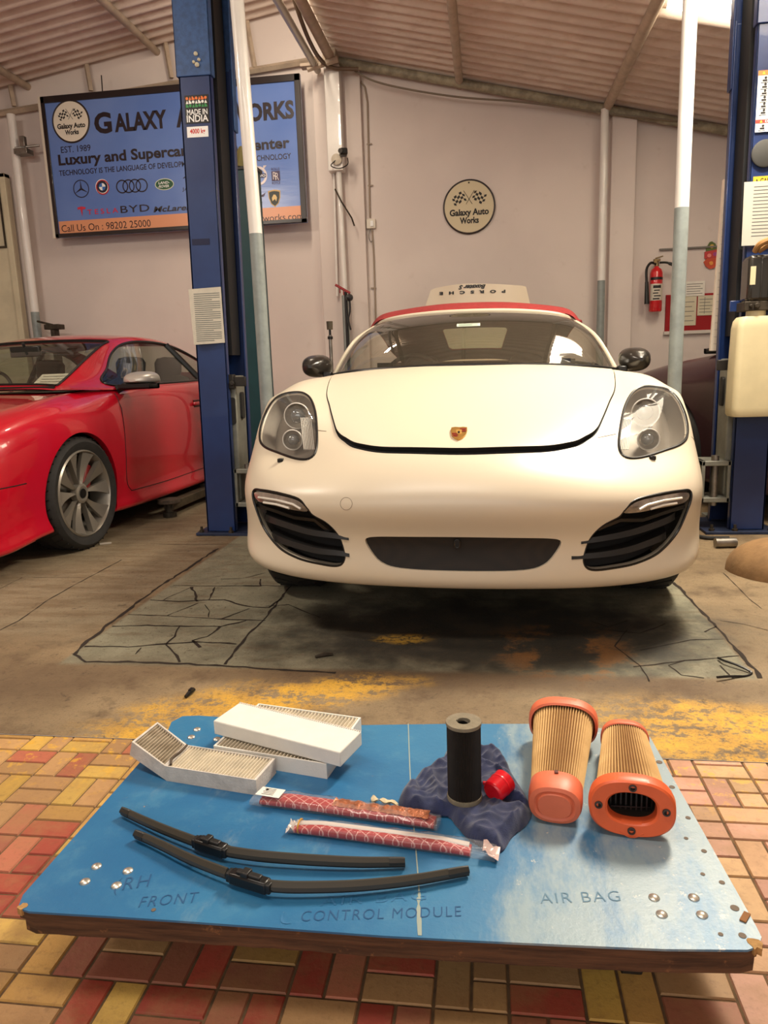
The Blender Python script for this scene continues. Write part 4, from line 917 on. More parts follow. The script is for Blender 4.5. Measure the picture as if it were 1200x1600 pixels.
    for sx_ in (-.37, .37):
        for yb in (1.62, 2.25):
            m = MB(); m.bx((sx_ - .24, yb - .52, .40 * zs), (sx_ + .24, yb, .58 * zs)); m.grid([[(sx_ + .25 * cos(a) * wv, yb + ln + .07 * sin(a), z * zs) for a in np.linspace(0, 2 * pi, 17)[:-1]] for z, wv, ln in ((.52, .9, 0), (.7, 1.02, .03), (.88, 1.0, .08), (1.0, .8, .12), (1.03, .45, .13), (1.06, .50, .13), (1.14, .52, .14), (1.18, .40, .14), (1.19, .05, .14))], cv=True)
            m.build('seat', seat_m, root, local=True)
    m = MB(); cs = np.array([-.37, 1.02, .93 * zs]); m.tube([cs + np.array([.18 * cos(a), .07 * sin(a), .17 * sin(a)]) for a in np.linspace(0, 2 * pi, 29)[:-1]], .013, 7, closed=True); m.tube([cs + [-.17, 0, 0], cs + [.17, 0, 0]], .02, 6); m.tube([cs, cs + [0, -.16, -.08]], .03, 8); m.build('steering_wheel', satin_black, root, local=True)
    m = MB(); m.box((0, .98, 1.235 * zs), (.24, .03, .075)); m.tube([(0, .98, 1.25 * zs), (0, .96, 1.30 * zs)], .012, 6); m.build('rear_view_mirror', satin_black, root, bevel=.012, local=True)
    # door cuts, handles, mirrors
    for sd in (1, -1):
        xs_at = lambda y, z: max([abs(p[0]) for p in sk.v[np.argsort((sk.v[:, 1] - y) ** 2 + (sk.v[:, 2] - z * zs) ** 2)[:4]]])
        for nm, pts in (('door_seam', [(.69, .93), (.665, .84), (.64, .6), (.63, .35), (.68, .27)]), ('door_seam', [(2.02, .95), (2.05, .8), (2.0, .5), (1.9, .27)]), ('door_seam', [(.68, .27), (1.2, .262), (1.9, .27)])):
            MB().tube([(sd * (xs_at(y, z) + .0005), y, z * zs) for y, z in spl(pts, 16)], .0028, 5).build(nm, mat('shut line', (40, 8, 10), .8), root, local=True)
        hx = xs_at(1.80, .80); m = MB(); m.box((sd * (hx + .012), 1.80, .80 * zs), (.03, .21, .028)); m.build('door_handle', paint, root, bevel=.010, local=True)
        m = MB(); m.box((sd * (hx - .002), 1.80, .80 * zs), (.012, .17, .06)); m.build('handle_recess', mat('recess dark', (70, 8, 12), .5) if full else satin_black, root, bevel=.02, local=True)
    for sd in (1, -1):
        m = MB(); pr = []
        for k in range(9):
            f = k / 8; s_ = sqrt(max(.04, 1 - (1 - f) ** 2.0)); yy = .70 + .15 * f
            pr.append([(sd * .985 + .125 * s_ * np.sign(cos(a)) * abs(cos(a)) ** .75, yy, zs * 1.005 + .062 * s_ * np.sign(sin(a)) * abs(sin(a)) ** .75 * (1.0 if sin(a) > 0 else .35)) for a in np.linspace(0, 2 * pi, 29)[:-1]])
        m.grid(pr, cv=True); m.add(pr[0], [tuple(range(28))]); m.add(pr[-1], [tuple(range(28))])
        mo = m.build('door_mirror', mat('brushed silver', (214, 210, 202), .34, .55) if full else paint, root, local=True, sharp=50)
        m = MB(); m.grid([[(sd * .985 + .115 * q * (1 if True else 1), yy, zs * 1.005 - .020 - dz) for q in np.linspace(-1, 1, 7)] for yy, dz in ((.71, .0), (.71, .035), (.85, .035), (.85, 0))]); m.box((sd * .985, .78, zs * 1.005 - .035), (.22, .13, .035)); m.build('mirror_base', satin_black, mo, bevel=.012, local=True)
        m = MB(); m.tube([(sd * .93, .78, zs * .985), (sd * .87, .76, zs * .965), (sd * .84, .74, zs * .95)], [.024, .022, .03], 8); m.build('mirror_arm', satin_black, mo, local=True)
    m = MB(); m.tube([(x, .40 - .03 * cos(x * 2), zs * .985 - .012 * abs(x) + .004) for x in np.linspace(-.68, .62, 14)], .012, 6); m.box((.30, .39, zs * .985), (.20, .04, .02)); m.build('wiper', satin_black, root, local=True)
    return sk

P0 = atz(141, 857); TH = radians(4.0)
org = np.array([P0[0] - .93 * cos(TH), P0[1] - .93 * sin(TH), 0])
red_car = thing('coupe_car', 'red coupe with silver door mirrors parked left of the left blue lift column', 'car', tuple(org), -TH)
rp = NT('red metallic paint'); rp.b.inputs['Base Color'].default_value = lin((190, 9, 36)); rp.b.inputs['Roughness'].default_value = .28; rp.b.inputs['Coat Weight'].default_value = 1.0; rp.b.inputs['Coat Roughness'].default_value = .02
dn = rp.noise(8, 6, .7); X_, Y_, Z_ = rp.xyz()
dmask = rp.math('MULTIPLY', rp.math('MULTIPLY', rp.step(Y_, 1.62, 1.9), rp.math('SUBTRACT', 1.0, rp.step(Z_, .70, .78))), rp.step(dn, .42, .60))
rp.lk(rp.mix(rp.math('MULTIPLY', dmask, .85), lin((190, 9, 36)), lin((92, 24, 28))), rp.b.inputs['Base Color'])
rsk = build_car(red_car, rp.mat)
# paper lying behind the windscreen
m = MB(); A = np.array([.34, .52, .985]); m.add([A, A + [.25, .02, .0], A + [.24, .13, .085], A + [.03, .11, .085]], [(0, 1, 2, 3)])
for k in range(4):
    B0 = A + np.array([.05, .022 + .022 * k, .0165 + .0170 * k + .002]); m.add([B0, B0 + [.16, .012, 0], B0 + [.16, .016, .002], B0 + [0, .004, .002]], [(0, 1, 2, 3)], 1)
inv = CARI
t_ = m.build('dashboard_note', [paper, grey_ink], None, local=True)
M_ = wm(red_car)
for v_ in t_.data.vertices: v_.co = M_ @ v_.co
tag(t_, 'white printed sheet lying on the dashboard behind the red coupe\'s windscreen', 'paper')

dark_car = thing('parked_car', 'dark purple car mostly hidden behind the right blue lift column', 'car', (2.10, 6.27, 0), radians(205))
dp_ = mat('dark purple paint', (58, 34, 40), .32, 0, coat=.35)
build_car(dark_car, dp_, 1.10, False)
# ================================================================== TWO-POST LIFT
bl = NT('blue enamel'); n1 = bl.noise(3, 5, .6); n2 = bl.noise(60, 4, .7)
bl.lk(bl.mix(bl.step(n1, .3, .7), lin((18, 40, 88)), lin((24, 50, 102))), bl.b.inputs['Base Color']); bl.b.inputs['Roughness'].default_value = .4; bl.b.inputs['Coat Weight'].default_value = .3; bl.bump(n2, .05, .002)
blue = bl.mat
blue2 = mat('scuffed blue enamel', (44, 78, 128), .5, var=.22, vs=25, bump=.15, bs=200)
guide = mat('grey carriage', (132, 132, 122), .45, .3, var=.15, vs=10)
gal = mat('black bracket', (44, 40, 36), .5, .4)
LYF = 4.54
def column(name, label, x0, sd):
    """C-shaped column; open side faces the car; x0 = outer front corner, sd = +1 when the open side is towards +x"""
    t_ = thing(name, label, 'car lift column', (x0 + sd * .1, LYF + .15, 0))
    X = lambda a: x0 + sd * a
    top, jn = 3.75, 2.86
    m = MB()
    for z0, z1, e in ((0.02, jn, 0),):
        m.bx((X(0), LYF, z0), (X(.195), LYF + .012, z1)); m.bx((X(0), LYF, z0), (X(.014), LYF + .30, z1)); m.bx((X(0), LYF + .29, z0), (X(.235), LYF + .302, z1))
        m.bx((X(.183), LYF, z0), (X(.195), LYF + .045, z1)); m.bx((X(.223), LYF + .255, z0), (X(.235), LYF + .302, z1))
    m.build('column', blue, t_, bevel=.004)
    m = MB(); e = .010
    m.bx((X(-e), LYF - e, jn - .12), (X(.195 + e), LYF + .0, top)); m.bx((X(-e), LYF - e, jn - .12), (X(0), LYF + .31, top)); m.bx((X(-e), LYF + .303, jn - .35), (X(.245), LYF + .315, top)); m.bx((X(.195), LYF - e, jn - .12), (X(.205), LYF + .05, top)); m.bx((X(.235), LYF + .25, jn - .35), (X(.246), LYF + .315, top))
    m.build('column_extension', blue2 if sd > 0 else blue, t_, bevel=.004)
    m = MB(); m.bx((X(.02), LYF + .05, 1.15), (X(.15), LYF + .285, 3.7)); m.bx((X(.15), LYF + .10, 1.15), (X(.20), LYF + .26, 3.7)); m.build('channel_fill', mat('dark channel fill', (16, 16, 20), .6), t_)  # near-black boxes filling the inside of the channel
    m = MB(); m.bx((X(-.06), LYF - .05, 0), (X(.34), LYF + .38, .018)); bp = m.build('base_plate', mat('base plate blue', (34, 44, 70), .6, .2, var=.3, vs=15), t_, bevel=.003)
    for ax, ay in ((-.03, -.02), (.17, -.025), (-.035, .30), (.30, -.02)):
        m = MB(); m.cyl((X(ax), LYF + ay, .018), (X(ax), LYF + ay, .032), .017, None, 6); m.cyl((X(ax), LYF + ay, .03), (X(ax), LYF + ay, .055), .009, None, 8); m.build('anchor_bolt', dark_steel, t_)
    m = MB(); m.bx((X(.03), LYF + .06, .22), (X(.225), LYF + .245, 1.02)); cg = m.build('carriage', guide, t_, bevel=.01)
    m = MB(); m.cyl((X(.12), LYF + .10, 1.02), (X(.12), LYF + .10, 1.13), .012); m.cyl((X(.12), LYF + .10, 1.02), (X(.12), LYF + .10, 1.06), .02, None, 6); m.build('carriage_stud', steel, cg)
    m = MB(); m.bx((X(.19), LYF + .03, .955), (X(.30), LYF + .055, 1.015)); m.bx((X(.19), LYF + .02, .94), (X(.225), LYF + .07, 1.03)); m.cyl((X(.22), LYF + .02, .975), (X(.22), LYF + .0, .975), .016, None, 6); m.build('carriage_bracket', gal, cg, bevel=.004)
    m = MB(); m.prism([(a + .232, b_ + .86) for a, b_ in rrect(.001, .15, .0004, 2)] if False else rrect(.055, .17, .02, 5, .10, .83), lambda a, b_, d: (X(.226 + d), LYF + a + .05, b_), 0, .014); m.prism(rrect(.036, .17, .016, 5, .20, .80), lambda a, b_, d: (X(a), LYF + .06 - d, b_), 0, .012); m.build('rubber_pad', rubber, cg)
    # arm cradle at the foot of the carriage
    m = MB()
    for q in ((.19, .36, .40, .43), (.19, .36, .18, .21), (.195, .215, .18, .43), (.34, .36, .18, .43)): m.bx((X(q[0]), LYF + .02, q[2]), (X(q[1]), LYF + .22, q[3]))
    ac = m.build('arm_cradle', guide, t_, bevel=.004)
    m = MB(); m.cyl((X(.28), LYF + .05, .16), (X(.28), LYF + .05, .46), .022); m.build('arm_pin', steel, ac)
    return t_, X
colL, XL = column('lift_column', 'left blue lift column with made in India sticker beside the red coupe', -1.822, 1)
colR, XR = column('lift_column', 'right blue lift column with plastic fluid tank and warning stickers', 1.622, -1)
# swinging arms
def arm(label, pts, pad, lay=.0):
    t_ = thing('lift_arm', label, 'lift arm', (pts[0][0], pts[0][1], 0))
    m = MB(); P = [Vector(p) for p in pts]
    for k, (a, b_) in enumerate(zip(P[:-1], P[1:])):
        d = (b_ - a); an = atan2(d.y, d.x); w = .10 - .022 * k
        m.box((a + b_) / 2, (d.length + .02, w, .085 - .02 * k), rotm('Z', an))
    m.build('arm_beam', mat('oily arm', (78, 68, 52), .6, .3, var=.35, vs=10), t_, bevel=.006)
    q = P[-1]; m = MB(); m.cyl((q.x, q.y, .03), (q.x, q.y, pad - .03), .028); m.cyl((q.x, q.y, 0.0), (q.x, q.y, .035), .05); m.build('pad_screw', dark_steel, t_)
    m = MB(); m.cyl((q.x, q.y, pad - .03), (q.x, q.y, pad), .085, .08, 28); m.build('pad', mat('worn rubber pad', (74, 62, 50), .8, var=.3, vs=25), t_, bevel=.004)
    return t_
a1, a2 = atz(324, 772, .07), atz(265, 797, .05)
arm('brown oily lift arm on the floor under the red coupe\'s sill', [(a1[0] + .02, a1[1] + .42, .10), (a1[0] - .05, a1[1] + .1, .09), (a2[0], a2[1], .075)], .135)
# stickers and papers of the left column
FY = LYF - .0035
def fpl(a, b_, d): return (a, LYF - .001 - d, b_)
LEAN = [.019]
def pxa(u, v, Y=LYF): p = aty(u, v, Y); return p[0] - LEAN[0] * p[2], p[2]
def sheet(name, parent, uv, mats, Y=LYF, lift=.001, lines=None, depth=.0012):
    """flat rectangle between two photo corners on a plane y=Y facing the viewer, kept upright"""
    (x0, z1), (x1, z0) = pxa(*uv[0], Y), pxa(*uv[1], Y); m = MB(); yy = Y - lift
    f = lambda a, b_, d: (a, yy - d, b_)
    m.prism([(x0, z0), (x1, z0), (x1, z1), (x0, z1)], f, 0, depth, 0)
    return m, f, (x0, z0, x1, z1)
m, f, (x0, z0, x1, z1) = sheet('sticker', colL, ((288, 150), (328, 191)), None)
w, h = x1 - x0, z1 - z0
stk = m.build('origin_sticker', satin_black, colL)
for txt, ty, th, tw, tx, mt in (('MADE IN', .30, .20, .86, .07, white_ink), ('INDIA', .05, .24, .90, .05, white_ink)):
    m = MB(); letters(m, txt, x0 + w * tx, z0 + h * ty, w * tw, h * th, f, 0, .02, d=.002); m.build('lettering', mt, stk)
for row, (cl, b0) in enumerate((((226, 116, 44), .83), ((236, 236, 230), .70), ((46, 140, 70), .57))):
    m = MB(); k = 7
    for i in range(k):
        a0 = x0 + w * (.05 + .9 * i / k); ww = w * .9 / k * .86
        if (i + row) % 3 == 0: m.prism([(a0 + ww / 2 + ww * .5 * cos(q), z0 + h * (b0 + .06) + ww * .5 * sin(q)) for q in np.linspace(0, 2 * pi, 13)[:-1]], f, .0013, .0022)
        elif (i + row) % 3 == 1: m.prism([(a0, z0 + h * b0), (a0 + ww, z0 + h * b0), (a0 + ww * .5, z0 + h * (b0 + .12))], f, .0013, .0022)
        else: m.prism([(a0, z0 + h * b0), (a0 + ww, z0 + h * b0), (a0 + ww, z0 + h * (b0 + .045)), (a0 + ww * .4, z0 + h * (b0 + .12)), (a0, z0 + h * (b0 + .12))], f, .0013, .0022)
    m.build('pattern_band', mat('sticker band', cl, .5), stk)
m, f, (x0, z0, x1, z1) = sheet('capacity', colL, ((292, 199), (326, 213)), None)
cs_ = m.build('capacity_sticker', white_ink, colL); m = MB(); letters(m, '4000 kg', x0 + (x1 - x0) * .14, z0 + (z1 - z0) * .2, (x1 - x0) * .72, (z1 - z0) * .6, f, 0, .02, d=.002); m.build('lettering', red_ink, cs_)
m = MB(); (x0, z1), (x1, z0) = pxa(300, 374), pxa(328, 382); m.prism([(x0, z0), (x1, z0), (x1, z1), (x0, z1)], fpl, 0, .0008); m.build('paint_scuff', mat('scuff', (28, 34, 64), .8), colL)
for (u, v), r_ in (((306, 84), .012), ((308, 101), .013), ((303, 97), .009), ((311, 93), .009)):
    p = aty(u, v, LYF - .012); p[0] -= LEAN[0] * p[2]; m = MB(); m.lathe([(r_, 0), (r_ * .9, .008), (r_ * .4, .013), (.0001, .014)], p, (0, -1, 0), 14); m.build('wall_bolt', mat('cream paint blob', (196, 190, 168), .6), colL)
colL.rotation_euler = (0, math.atan(.019), 0); LEAN[0] = 0.0   # the left column leans a little towards the car
# framed notice sheet on the left column
(x0, z1), (x1, z0) = pxa(297, 452, LYF - .02), pxa(352, 537, LYF - .02)
nt = thing('notice_sheet', 'laminated white notice with grey lines taped on left blue column', 'notice', (x0 + (x1 - x0) / 2, LYF - .01, z0))
f = lambda a, b_, d: (a, LYF - .014 - d - .012 * (1 - (b_ - z0) / (z1 - z0)), b_)
m = MB(); m.prism([(x0, z0), (x1, z0 + .006), (x1 - .004, z1 + .006), (x0 - .012, z1)], f, 0, .004); m.build('sheet', mat('laminated sheet', (196, 190, 174), .35, var=.06, vs=20), nt)
m = MB(); W_ = x1 - x0; H_ = z1 - z0
for k in range(24):
    b0 = z0 + H_ * (.06 + .88 * k / 24); a1 = x0 + W_ * (.93 - .25 * ((k * 37) % 5 == 0)); m.add([f(x0 + W_ * .10, b0, .005), f(a1, b0, .005), f(a1, b0 + H_ * .014, .005), f(x0 + W_ * .10, b0 + H_ * .014, .005)], [(0, 1, 2, 3)])
m.build('printed_lines', mat('print grey', (120, 124, 118), .7), nt)
# right column: stickers, notice, cap
f = lambda a, b_, d: (a, LYF - .012 - d, b_)
m, f, (x0, z0, x1, z1) = sheet('warn', colR, ((1184, 112), (1232, 204)), None, LYF - .0, .011)
w, h = x1 - x0, z1 - z0; ws_ = m.build('warning_sticker', white_ink, colR)
for b0, b1, c_, tx in ((.92, 1.0, (226, 120, 60), 'DANGER'), (.14, .205, (190, 56, 46), 'DANGER')):
    m = MB(); m.prism([(x0, z0 + h * b0), (x1, z0 + h * b0), (x1, z0 + h * b1), (x0, z0 + h * b1)], f, .0012, .0018); bd = m.build('warning_band', mat('warning band', c_, .5), ws_)
    m = MB(); letters(m, tx, x0 + w * .28, z0 + h * (b0 + .012), w * .5, h * (b1 - b0 - .024), f, 0, .02, d=.0026); m.build('lettering', white_ink, bd)
    m = MB(); c0 = (x0 + w * .16, z0 + h * (b0 + b1) / 2); s_ = h * .024; m.prism([(c0[0] - s_, c0[1] - s_ * .8), (c0[0] + s_, c0[1] - s_ * .8), (c0[0], c0[1] + s_)], f, .0018, .0024); m.build('warning_triangle', mat('warning yellow', (236, 200, 60), .5), bd)
for k in range(7):
    b0 = z0 + h * (.84 - .105 * k) if k < 6 else z0 + h * .06
    m = MB(); a0 = x0 + w * .2
    m.bx(f(a0 - .012, b0 - .006, .001), f(a0 + .012, b0 + .004, .002)); m.prism(circ(.007, 10, a0 + .004, b0 + .012), f, .001, .002)
    m.prism([(a0 - .02, b0 - .014), (a0 + .016, b0 - .012), (a0 + .016, b0 - .009), (a0 - .02, b0 - .010)], f, .001, .002)
    m.build('pictogram', ink, ws_)
    m = MB()
    for j in range(3): m.prism([(x0 + w * .42, b0 - .012 + j * .011), (x1 - w * .08, b0 - .012 + j * .011), (x1 - w * .08, b0 - .009 + j * .011), (x0 + w * .42, b0 - .009 + j * .011)], f, .001, .0016)
    m.build('printed_lines', grey_ink, ws_)
p = aty(1195, 240, LYF - .01); m = MB(); m.lathe([(.070, 0), (.070, .010), (.062, .014), (.0001, .014)], p, (0, -1, 0), 36); m.build('rubber_cap', mat('grey rubber cap', (54, 54, 52), .7), colR)
m, f, (x0, z0, x1, z1) = sheet('caut', colR, ((1176, 277), (1225, 288)), None, LYF, .011)
cst = m.build('caution_sticker', mat('caution yellow', (228, 178, 44), .5), colR); w, h = x1 - x0, z1 - z0
m = MB(); letters(m, 'CAUTION', x0 + w * .22, z0 + h * .2, w * .7, h * .6, f, 0, .02, d=.002); m.prism([(x0 + w * .06, z0 + h * .2), (x0 + w * .17, z0 + h * .2), (x0 + w * .115, z0 + h * .8)], f, .0013, .002); m.build('lettering', ink, cst)
(x0, z1), (x1, z0) = pxa(1161, 286), pxa(1232, 381)
nr = thing('notice_sheet', 'white typed notice in clear sleeve taped on right blue column', 'notice', ((x0 + x1) / 2, LYF - .02, z0))
f = lambda a, b_, d: (a, LYF - .018 - d, b_)
m = MB(); m.prism([(x0 + .004, z0), (x1, z0 - .004), (x1, z1), (x0, z1)], f, 0, .003); m.build('sheet', mat('typed sheet', (206, 204, 192), .5), nr)
m = MB(); W_ = x1 - x0; H_ = z1 - z0
for k in range(15):
    b0 = z0 + H_ * (.14 + .055 * k); m.add([f(x0 + W_ * .2, b0, .0036), f(x1 - W_ * .05, b0, .0036), f(x1 - W_ * .05, b0 + H_ * .010, .0036), f(x0 + W_ * .2, b0 + H_ * .010, .0036)], [(0, 1, 2, 3)])
m.build('printed_lines', mat('print dark', (70, 72, 74), .7), nr)
m = MB(); m.prism([(x0 - .012, z0 - .02), (x1, z0 - .02), (x1, z1 + .006), (x0 - .006, z1 + .006)], f, .004, .0045); m.build('clear_sleeve', glass('clear sleeve', (.96, .96, .96), .05, 1.3), nr)
# hydraulic unit on the right column
def pxr(u, v, Y): return aty(u, v, Y)
HYF = LYF - .17
hp = thing('hydraulic_unit', 'hydraulic power unit with cream plastic fluid tank on right blue column', 'hydraulic pump', (1.50, LYF - .02, .9))
p0, p1 = aty(1152, 495, HYF), aty(1225, 650, HYF)
tank = mat('translucent tank', (214, 200, 160), .45, var=.06, vs=5); x0, x1 = p0[0], p0[0] + .30; zt, zb = p0[2], p1[2]
m = MB(); G = []
for z, k in ((zb, .93), (zb + .012, .985), (zb + .05, 1.0), (zb + (zt - zb) * .45, .99), (zt - .06, .95), (zt - .02, .90), (zt, .80)):
    G.append([((x0 + x1) / 2 + a * k, LYF - .10 + b_ * k, z) for a, b_ in rrect(.30, .17, .035, 5)])
m.grid(G, cv=True); m.add(G[0], [tuple(range(len(G[0])))]); m.add(G[-1], [tuple(range(len(G[-1])))]); tk = m.build('tank', tank, hp)
q = aty(1188, 487, HYF); m = MB(); m.cyl((q[0], LYF - .10, zt - .005), (q[0], LYF - .10, zt + .03), .05); m.build('tank_neck', tank, tk)
q = aty(1198, 500, HYF); m = MB(); m.cyl(q + np.array([0, .02, 0]), q, .018, .014, 14); m.build('filler_cap', mat('brown cap', (96, 66, 30), .6), tk)
q = aty(1192, 535, HYF); m = MB(); m.bx(q + np.array([0, -.001, -.045]), q + np.array([.10, .004, .045])); lb = m.build('tank_label', mat('label grey', (176, 176, 166), .6), tk); m = MB(); m.bx(q + np.array([0, -.002, .025]), q + np.array([.10, -.001, .045])); m.build('label_band', mat('label yellow', (220, 180, 50), .5), lb)
q0, q1 = aty(1172, 395, HYF), aty(1172, 475, HYF); xm = q0[0]
motor = mat('dark smoked motor housing', (44, 40, 34), .25, .2, coat=.5)
m = MB(); m.bx((xm, LYF - .17, q1[2] + .01), (xm + .18, LYF - .03, q0[2] - .01)); mo = m.build('motor', motor, hp, bevel=.022, seg=3)
m = MB(); m.bx((xm + .008, LYF - .172, q1[2] + .10), (xm + .035, LYF - .168, q0[2] - .07)); m.build('motor_label', mat('cream label', (208, 196, 160), .6), mo)
for k in range(3): m = MB(); m.bx((xm + .06 + k * .04, LYF - .178, q1[2] + .03), (xm + .07 + k * .04, LYF - .165, q0[2] - .03)); m.build('cooling_rib', motor, mo, bevel=.003)
m = MB(); m.bx((xm - .01, LYF - .165, q1[2] - .035), (xm + .20, LYF - .02, q1[2] + .015)); m.cyl((xm + .05, LYF - .165, q1[2] - .01), (xm + .05, LYF - .19, q1[2] - .01), .016, None, 6); m.cyl((xm + .02, LYF - .165, q1[2] - .01), (xm + .02, LYF - .18, q1[2] - .01), .01, None, 6); m.build('pump_block', dark_steel, hp, bevel=.004)
m = MB(); m.bx((xm - .045, LYF - .03, q1[2] - .03), (xm + .02, LYF - .012, q1[2] + .03)); m.build('mounting_bracket', blue, hp, bevel=.003)
q = aty(1192, 382, HYF); m = MB()
m.tube(spl([q + np.array([-.03, .02, -.03]), q + np.array([-.02, -.02, .0]), q + np.array([.03, -.03, .02]), q + np.array([.08, -.02, .02]), q + np.array([.12, 0, 0])], 14), .016, 8); m.tube(spl([q + np.array([-.01, .03, -.03]), q + np.array([.03, 0, -.005]), q + np.array([.10, -.01, -.005])], 10), .015, 8); m.build('hose', mat('tan hose', (150, 108, 60), .7), hp)
# parts lying by the right column
q = atz(1136, 858); m = MB(); m.cyl((q[0] - .055, q[1] + .03, .028), (q[0] + .055, q[1] + .04, .028), .027, None, 20); m.cyl((q[0] + .04, q[1] + .0385, .028), (q[0] + .06, q[1] + .0405, .028), .02, None, 16)
t_ = m.build('steel_bush', steel, sharp=30); tag(t_, 'short grey steel cylinder lying before the right column\'s foot', 'bush')
m = MB(); q = atz(1108, 842); P = [(q[0] - .06, q[1] + .18, .03), (q[0] - .07, q[1] + .06, .016), (q[0] - .02, q[1] - .02, .012), (q[0] + .10, q[1] - .03, .012)]
m.tube(spl(P, 20), .011, 8); t_ = m.build('hydraulic_hose', rubber); tag(t_, 'black hose lying beside the white car at the right column\'s foot', 'hose')
q = atz(1215, 895); m = MB(); G = []
for k in range(9):
    a = k / 8 * pi / 2; G.append([(q[0] + .22 * cos(a) * cos(b_) * (1 + .08 * sin(3 * b_)), q[1] + .22 * cos(a) * sin(b_) * (1 + .1 * cos(2 * b_ + 1)), .17 * sin(a) + .0) for b_ in np.linspace(0, 2 * pi, 25)[:-1]])
m.grid(G, cv=True); t_ = m.build('sack', mat('brown sack', (136, 104, 68), .9, var=.15, vs=12, bump=.4, bs=60)); tag(t_, 'rounded brown sack on the floor at the right edge before the column', 'sack')
# teal post behind the left column
tp = thing('steel_post', 'dark teal steel post with pointed cap just behind left blue column', 'post', (-1.60, 5.45, 0))
A, B_ = aty(352, 262, 5.4), aty(397, 262, 5.4)
xx0, xx1, zz = A[0], B_[0], A[2]
m = MB(); m.bx((xx0, 5.4, 0), (xx1, 5.55, zz)); m.build('shaft', mat('teal enamel', (20, 62, 68), .45, var=.1, vs=6), tp, bevel=.006)
cxp = (xx0 + xx1) / 2; m = MB(); m.bx((xx0 - .012, 5.39, zz - .02), (xx1 + .012, 5.56, zz)); m.build('collar', satin_black, tp)
m = MB(); m.lathe([(.10, 0), (.06, .08), (.02, .15), (.0001, .155)], (cxp, 5.475, zz), (0, 0, 1), 4); m.build('cap', mat('olive cap', (104, 96, 50), .6), tp)
# ================================================================== SIGNS AND WALL THINGS
BY = 7.40
(bx0, bz1), (bx1, bz0) = (aty(60, 152, BY)[0] + .02, aty(60, 152, BY)[2]), (aty(480, 347, BY)[0], aty(480, 347, BY)[2])
sb = thing('signboard', 'large blue garage signboard with black frame high on back wall', 'sign', ((bx0 + bx1) / 2, BY + .05, bz0))
fb = lambda a, b_, d: (a, BY - d, b_)
sky_b = NT('blue vinyl print'); g1 = sky_b.noise(1.2, 3, .5); sky_b.lk(sky_b.mix(sky_b.step(g1, .3, .7), lin((92, 122, 190)), lin((112, 140, 202))), sky_b.b.inputs['Base Color']); sky_b.b.inputs['Roughness'].default_value = .22
wv = sky_b.noise(3.0, 4, .6, co=sky_b.map(scale=(.5, 1, 2.5))); sky_b.bump(wv, .12, .02)
m = MB(); m.bx((bx0, BY, bz0), (bx1, BY + .035, bz1)); m.build('panel', sky_b.mat, sb)
fw = .055; m = MB()
for a, b_, c_, d_ in ((bx0, bz0, bx1, bz0 + .036), (bx0, bz1 - .062, bx1, bz1), (bx0, bz0, bx0 + fw * .7, bz1), (bx1 - fw, bz0, bx1, bz1)): m.bx((a, BY - .012, b_), (c_, BY + .02, d_))
m.build('frame', mat('black vinyl edge', (32, 24, 26), .3, coat=.4), sb, bevel=.004)
m = MB(); m.bx((bx0 - .028, BY - .008, bz0 - .005), (bx0 - .002, BY + .035, bz1 + .005)); m.build('edge_batten', mat('cream batten', (214, 204, 188), .6), sb)
m = MB()
for u in (158, 297): q = aty(u, 137 if u < 200 else 126, BY); m.cyl(q + np.array([0, .02, -.03]), q + np.array([0, .03, .12]), .006, None, 6)
for f in (.1, .5, .9): m.bx((bx0 + (bx1 - bx0) * f - .02, BY + .03, bz0 + .3), (bx0 + (bx1 - bx0) * f + .02, WY, bz0 + .36))
m.build('hanger', satin_black, sb)
S = lambda u, v: (aty(u, v, BY)[0], aty(u, v, BY)[2])
(ox0, oz1), (ox1, oz0) = (bx0 + .055, S(90, 344)[1]), (bx1 - fw, S(90, 366)[1])
# the orange strip sits level
ztop = (S(92, 345)[1] + S(478, 322)[1]) / 2; zbot = (S(92, 367)[1] + S(478, 344)[1]) / 2
m = MB(); m.add([fb(bx0 + .045, zbot, .0015), fb(bx1 - fw, zbot, .0015), fb(bx1 - fw, ztop, .0015), fb(bx0 + .045, ztop, .0015)], [(0, 1, 2, 3)]); m.build('orange_strip', mat('orange print', (218, 150, 112), .3), sb)
dk = mat('dark print', (36, 24, 30), .35)
def line(txt, l, r, hpx, mt=dk, bold=.0, shear=0, d=.0025, spacing=1, caps=None, nm='lettering'):
    """one printed line between the photo positions of its lower left and lower right ends"""
    a, b_ = S(*l), S(*r); z = (a[1] + b_[1]) / 2; top = S(l[0], l[1] - hpx)[1] - a[1]
    m = MB(); letters(m, txt, a[0], z, b_[0] - a[0], top, fb, 0, bold, shear, d, spacing, caps=caps); return m.build(nm, mt, sb)
# headline with a tall first letter in each word
for txt, l, r, hp_ in (('G', (149, 210), (176, 208), 34), ('ALAXY', (180, 206), (262, 201), 29), ('A', (276, 199), (299, 198), 34), ('UTO', (302, 197), (340, 195), 29), ('W', (356, 193), (385, 191), 34), ('ORKS', (388, 191), (460, 185), 29)):
    line(txt, l, r, hp_, bold=.04)
line('EST. 1989', (96, 239), (142, 236), 10)
line('Luxury and Supercar Service Center', (92, 257), (453, 233), 17, bold=.03, caps='L')
line('TECHNOLOGY IS THE LANGUAGE OF DEVELOPMENT & INNOVATE OUT TECHNOLOGY', (93, 275), (455, 248), 8.5, bold=.01)
line('Call Us On : 98202 25000', (97, 363), (236, 354), 11, bold=.0, caps='C')
line('galaxyautoworks.com', (352, 352), (474, 340), 10, bold=.0, caps='l')
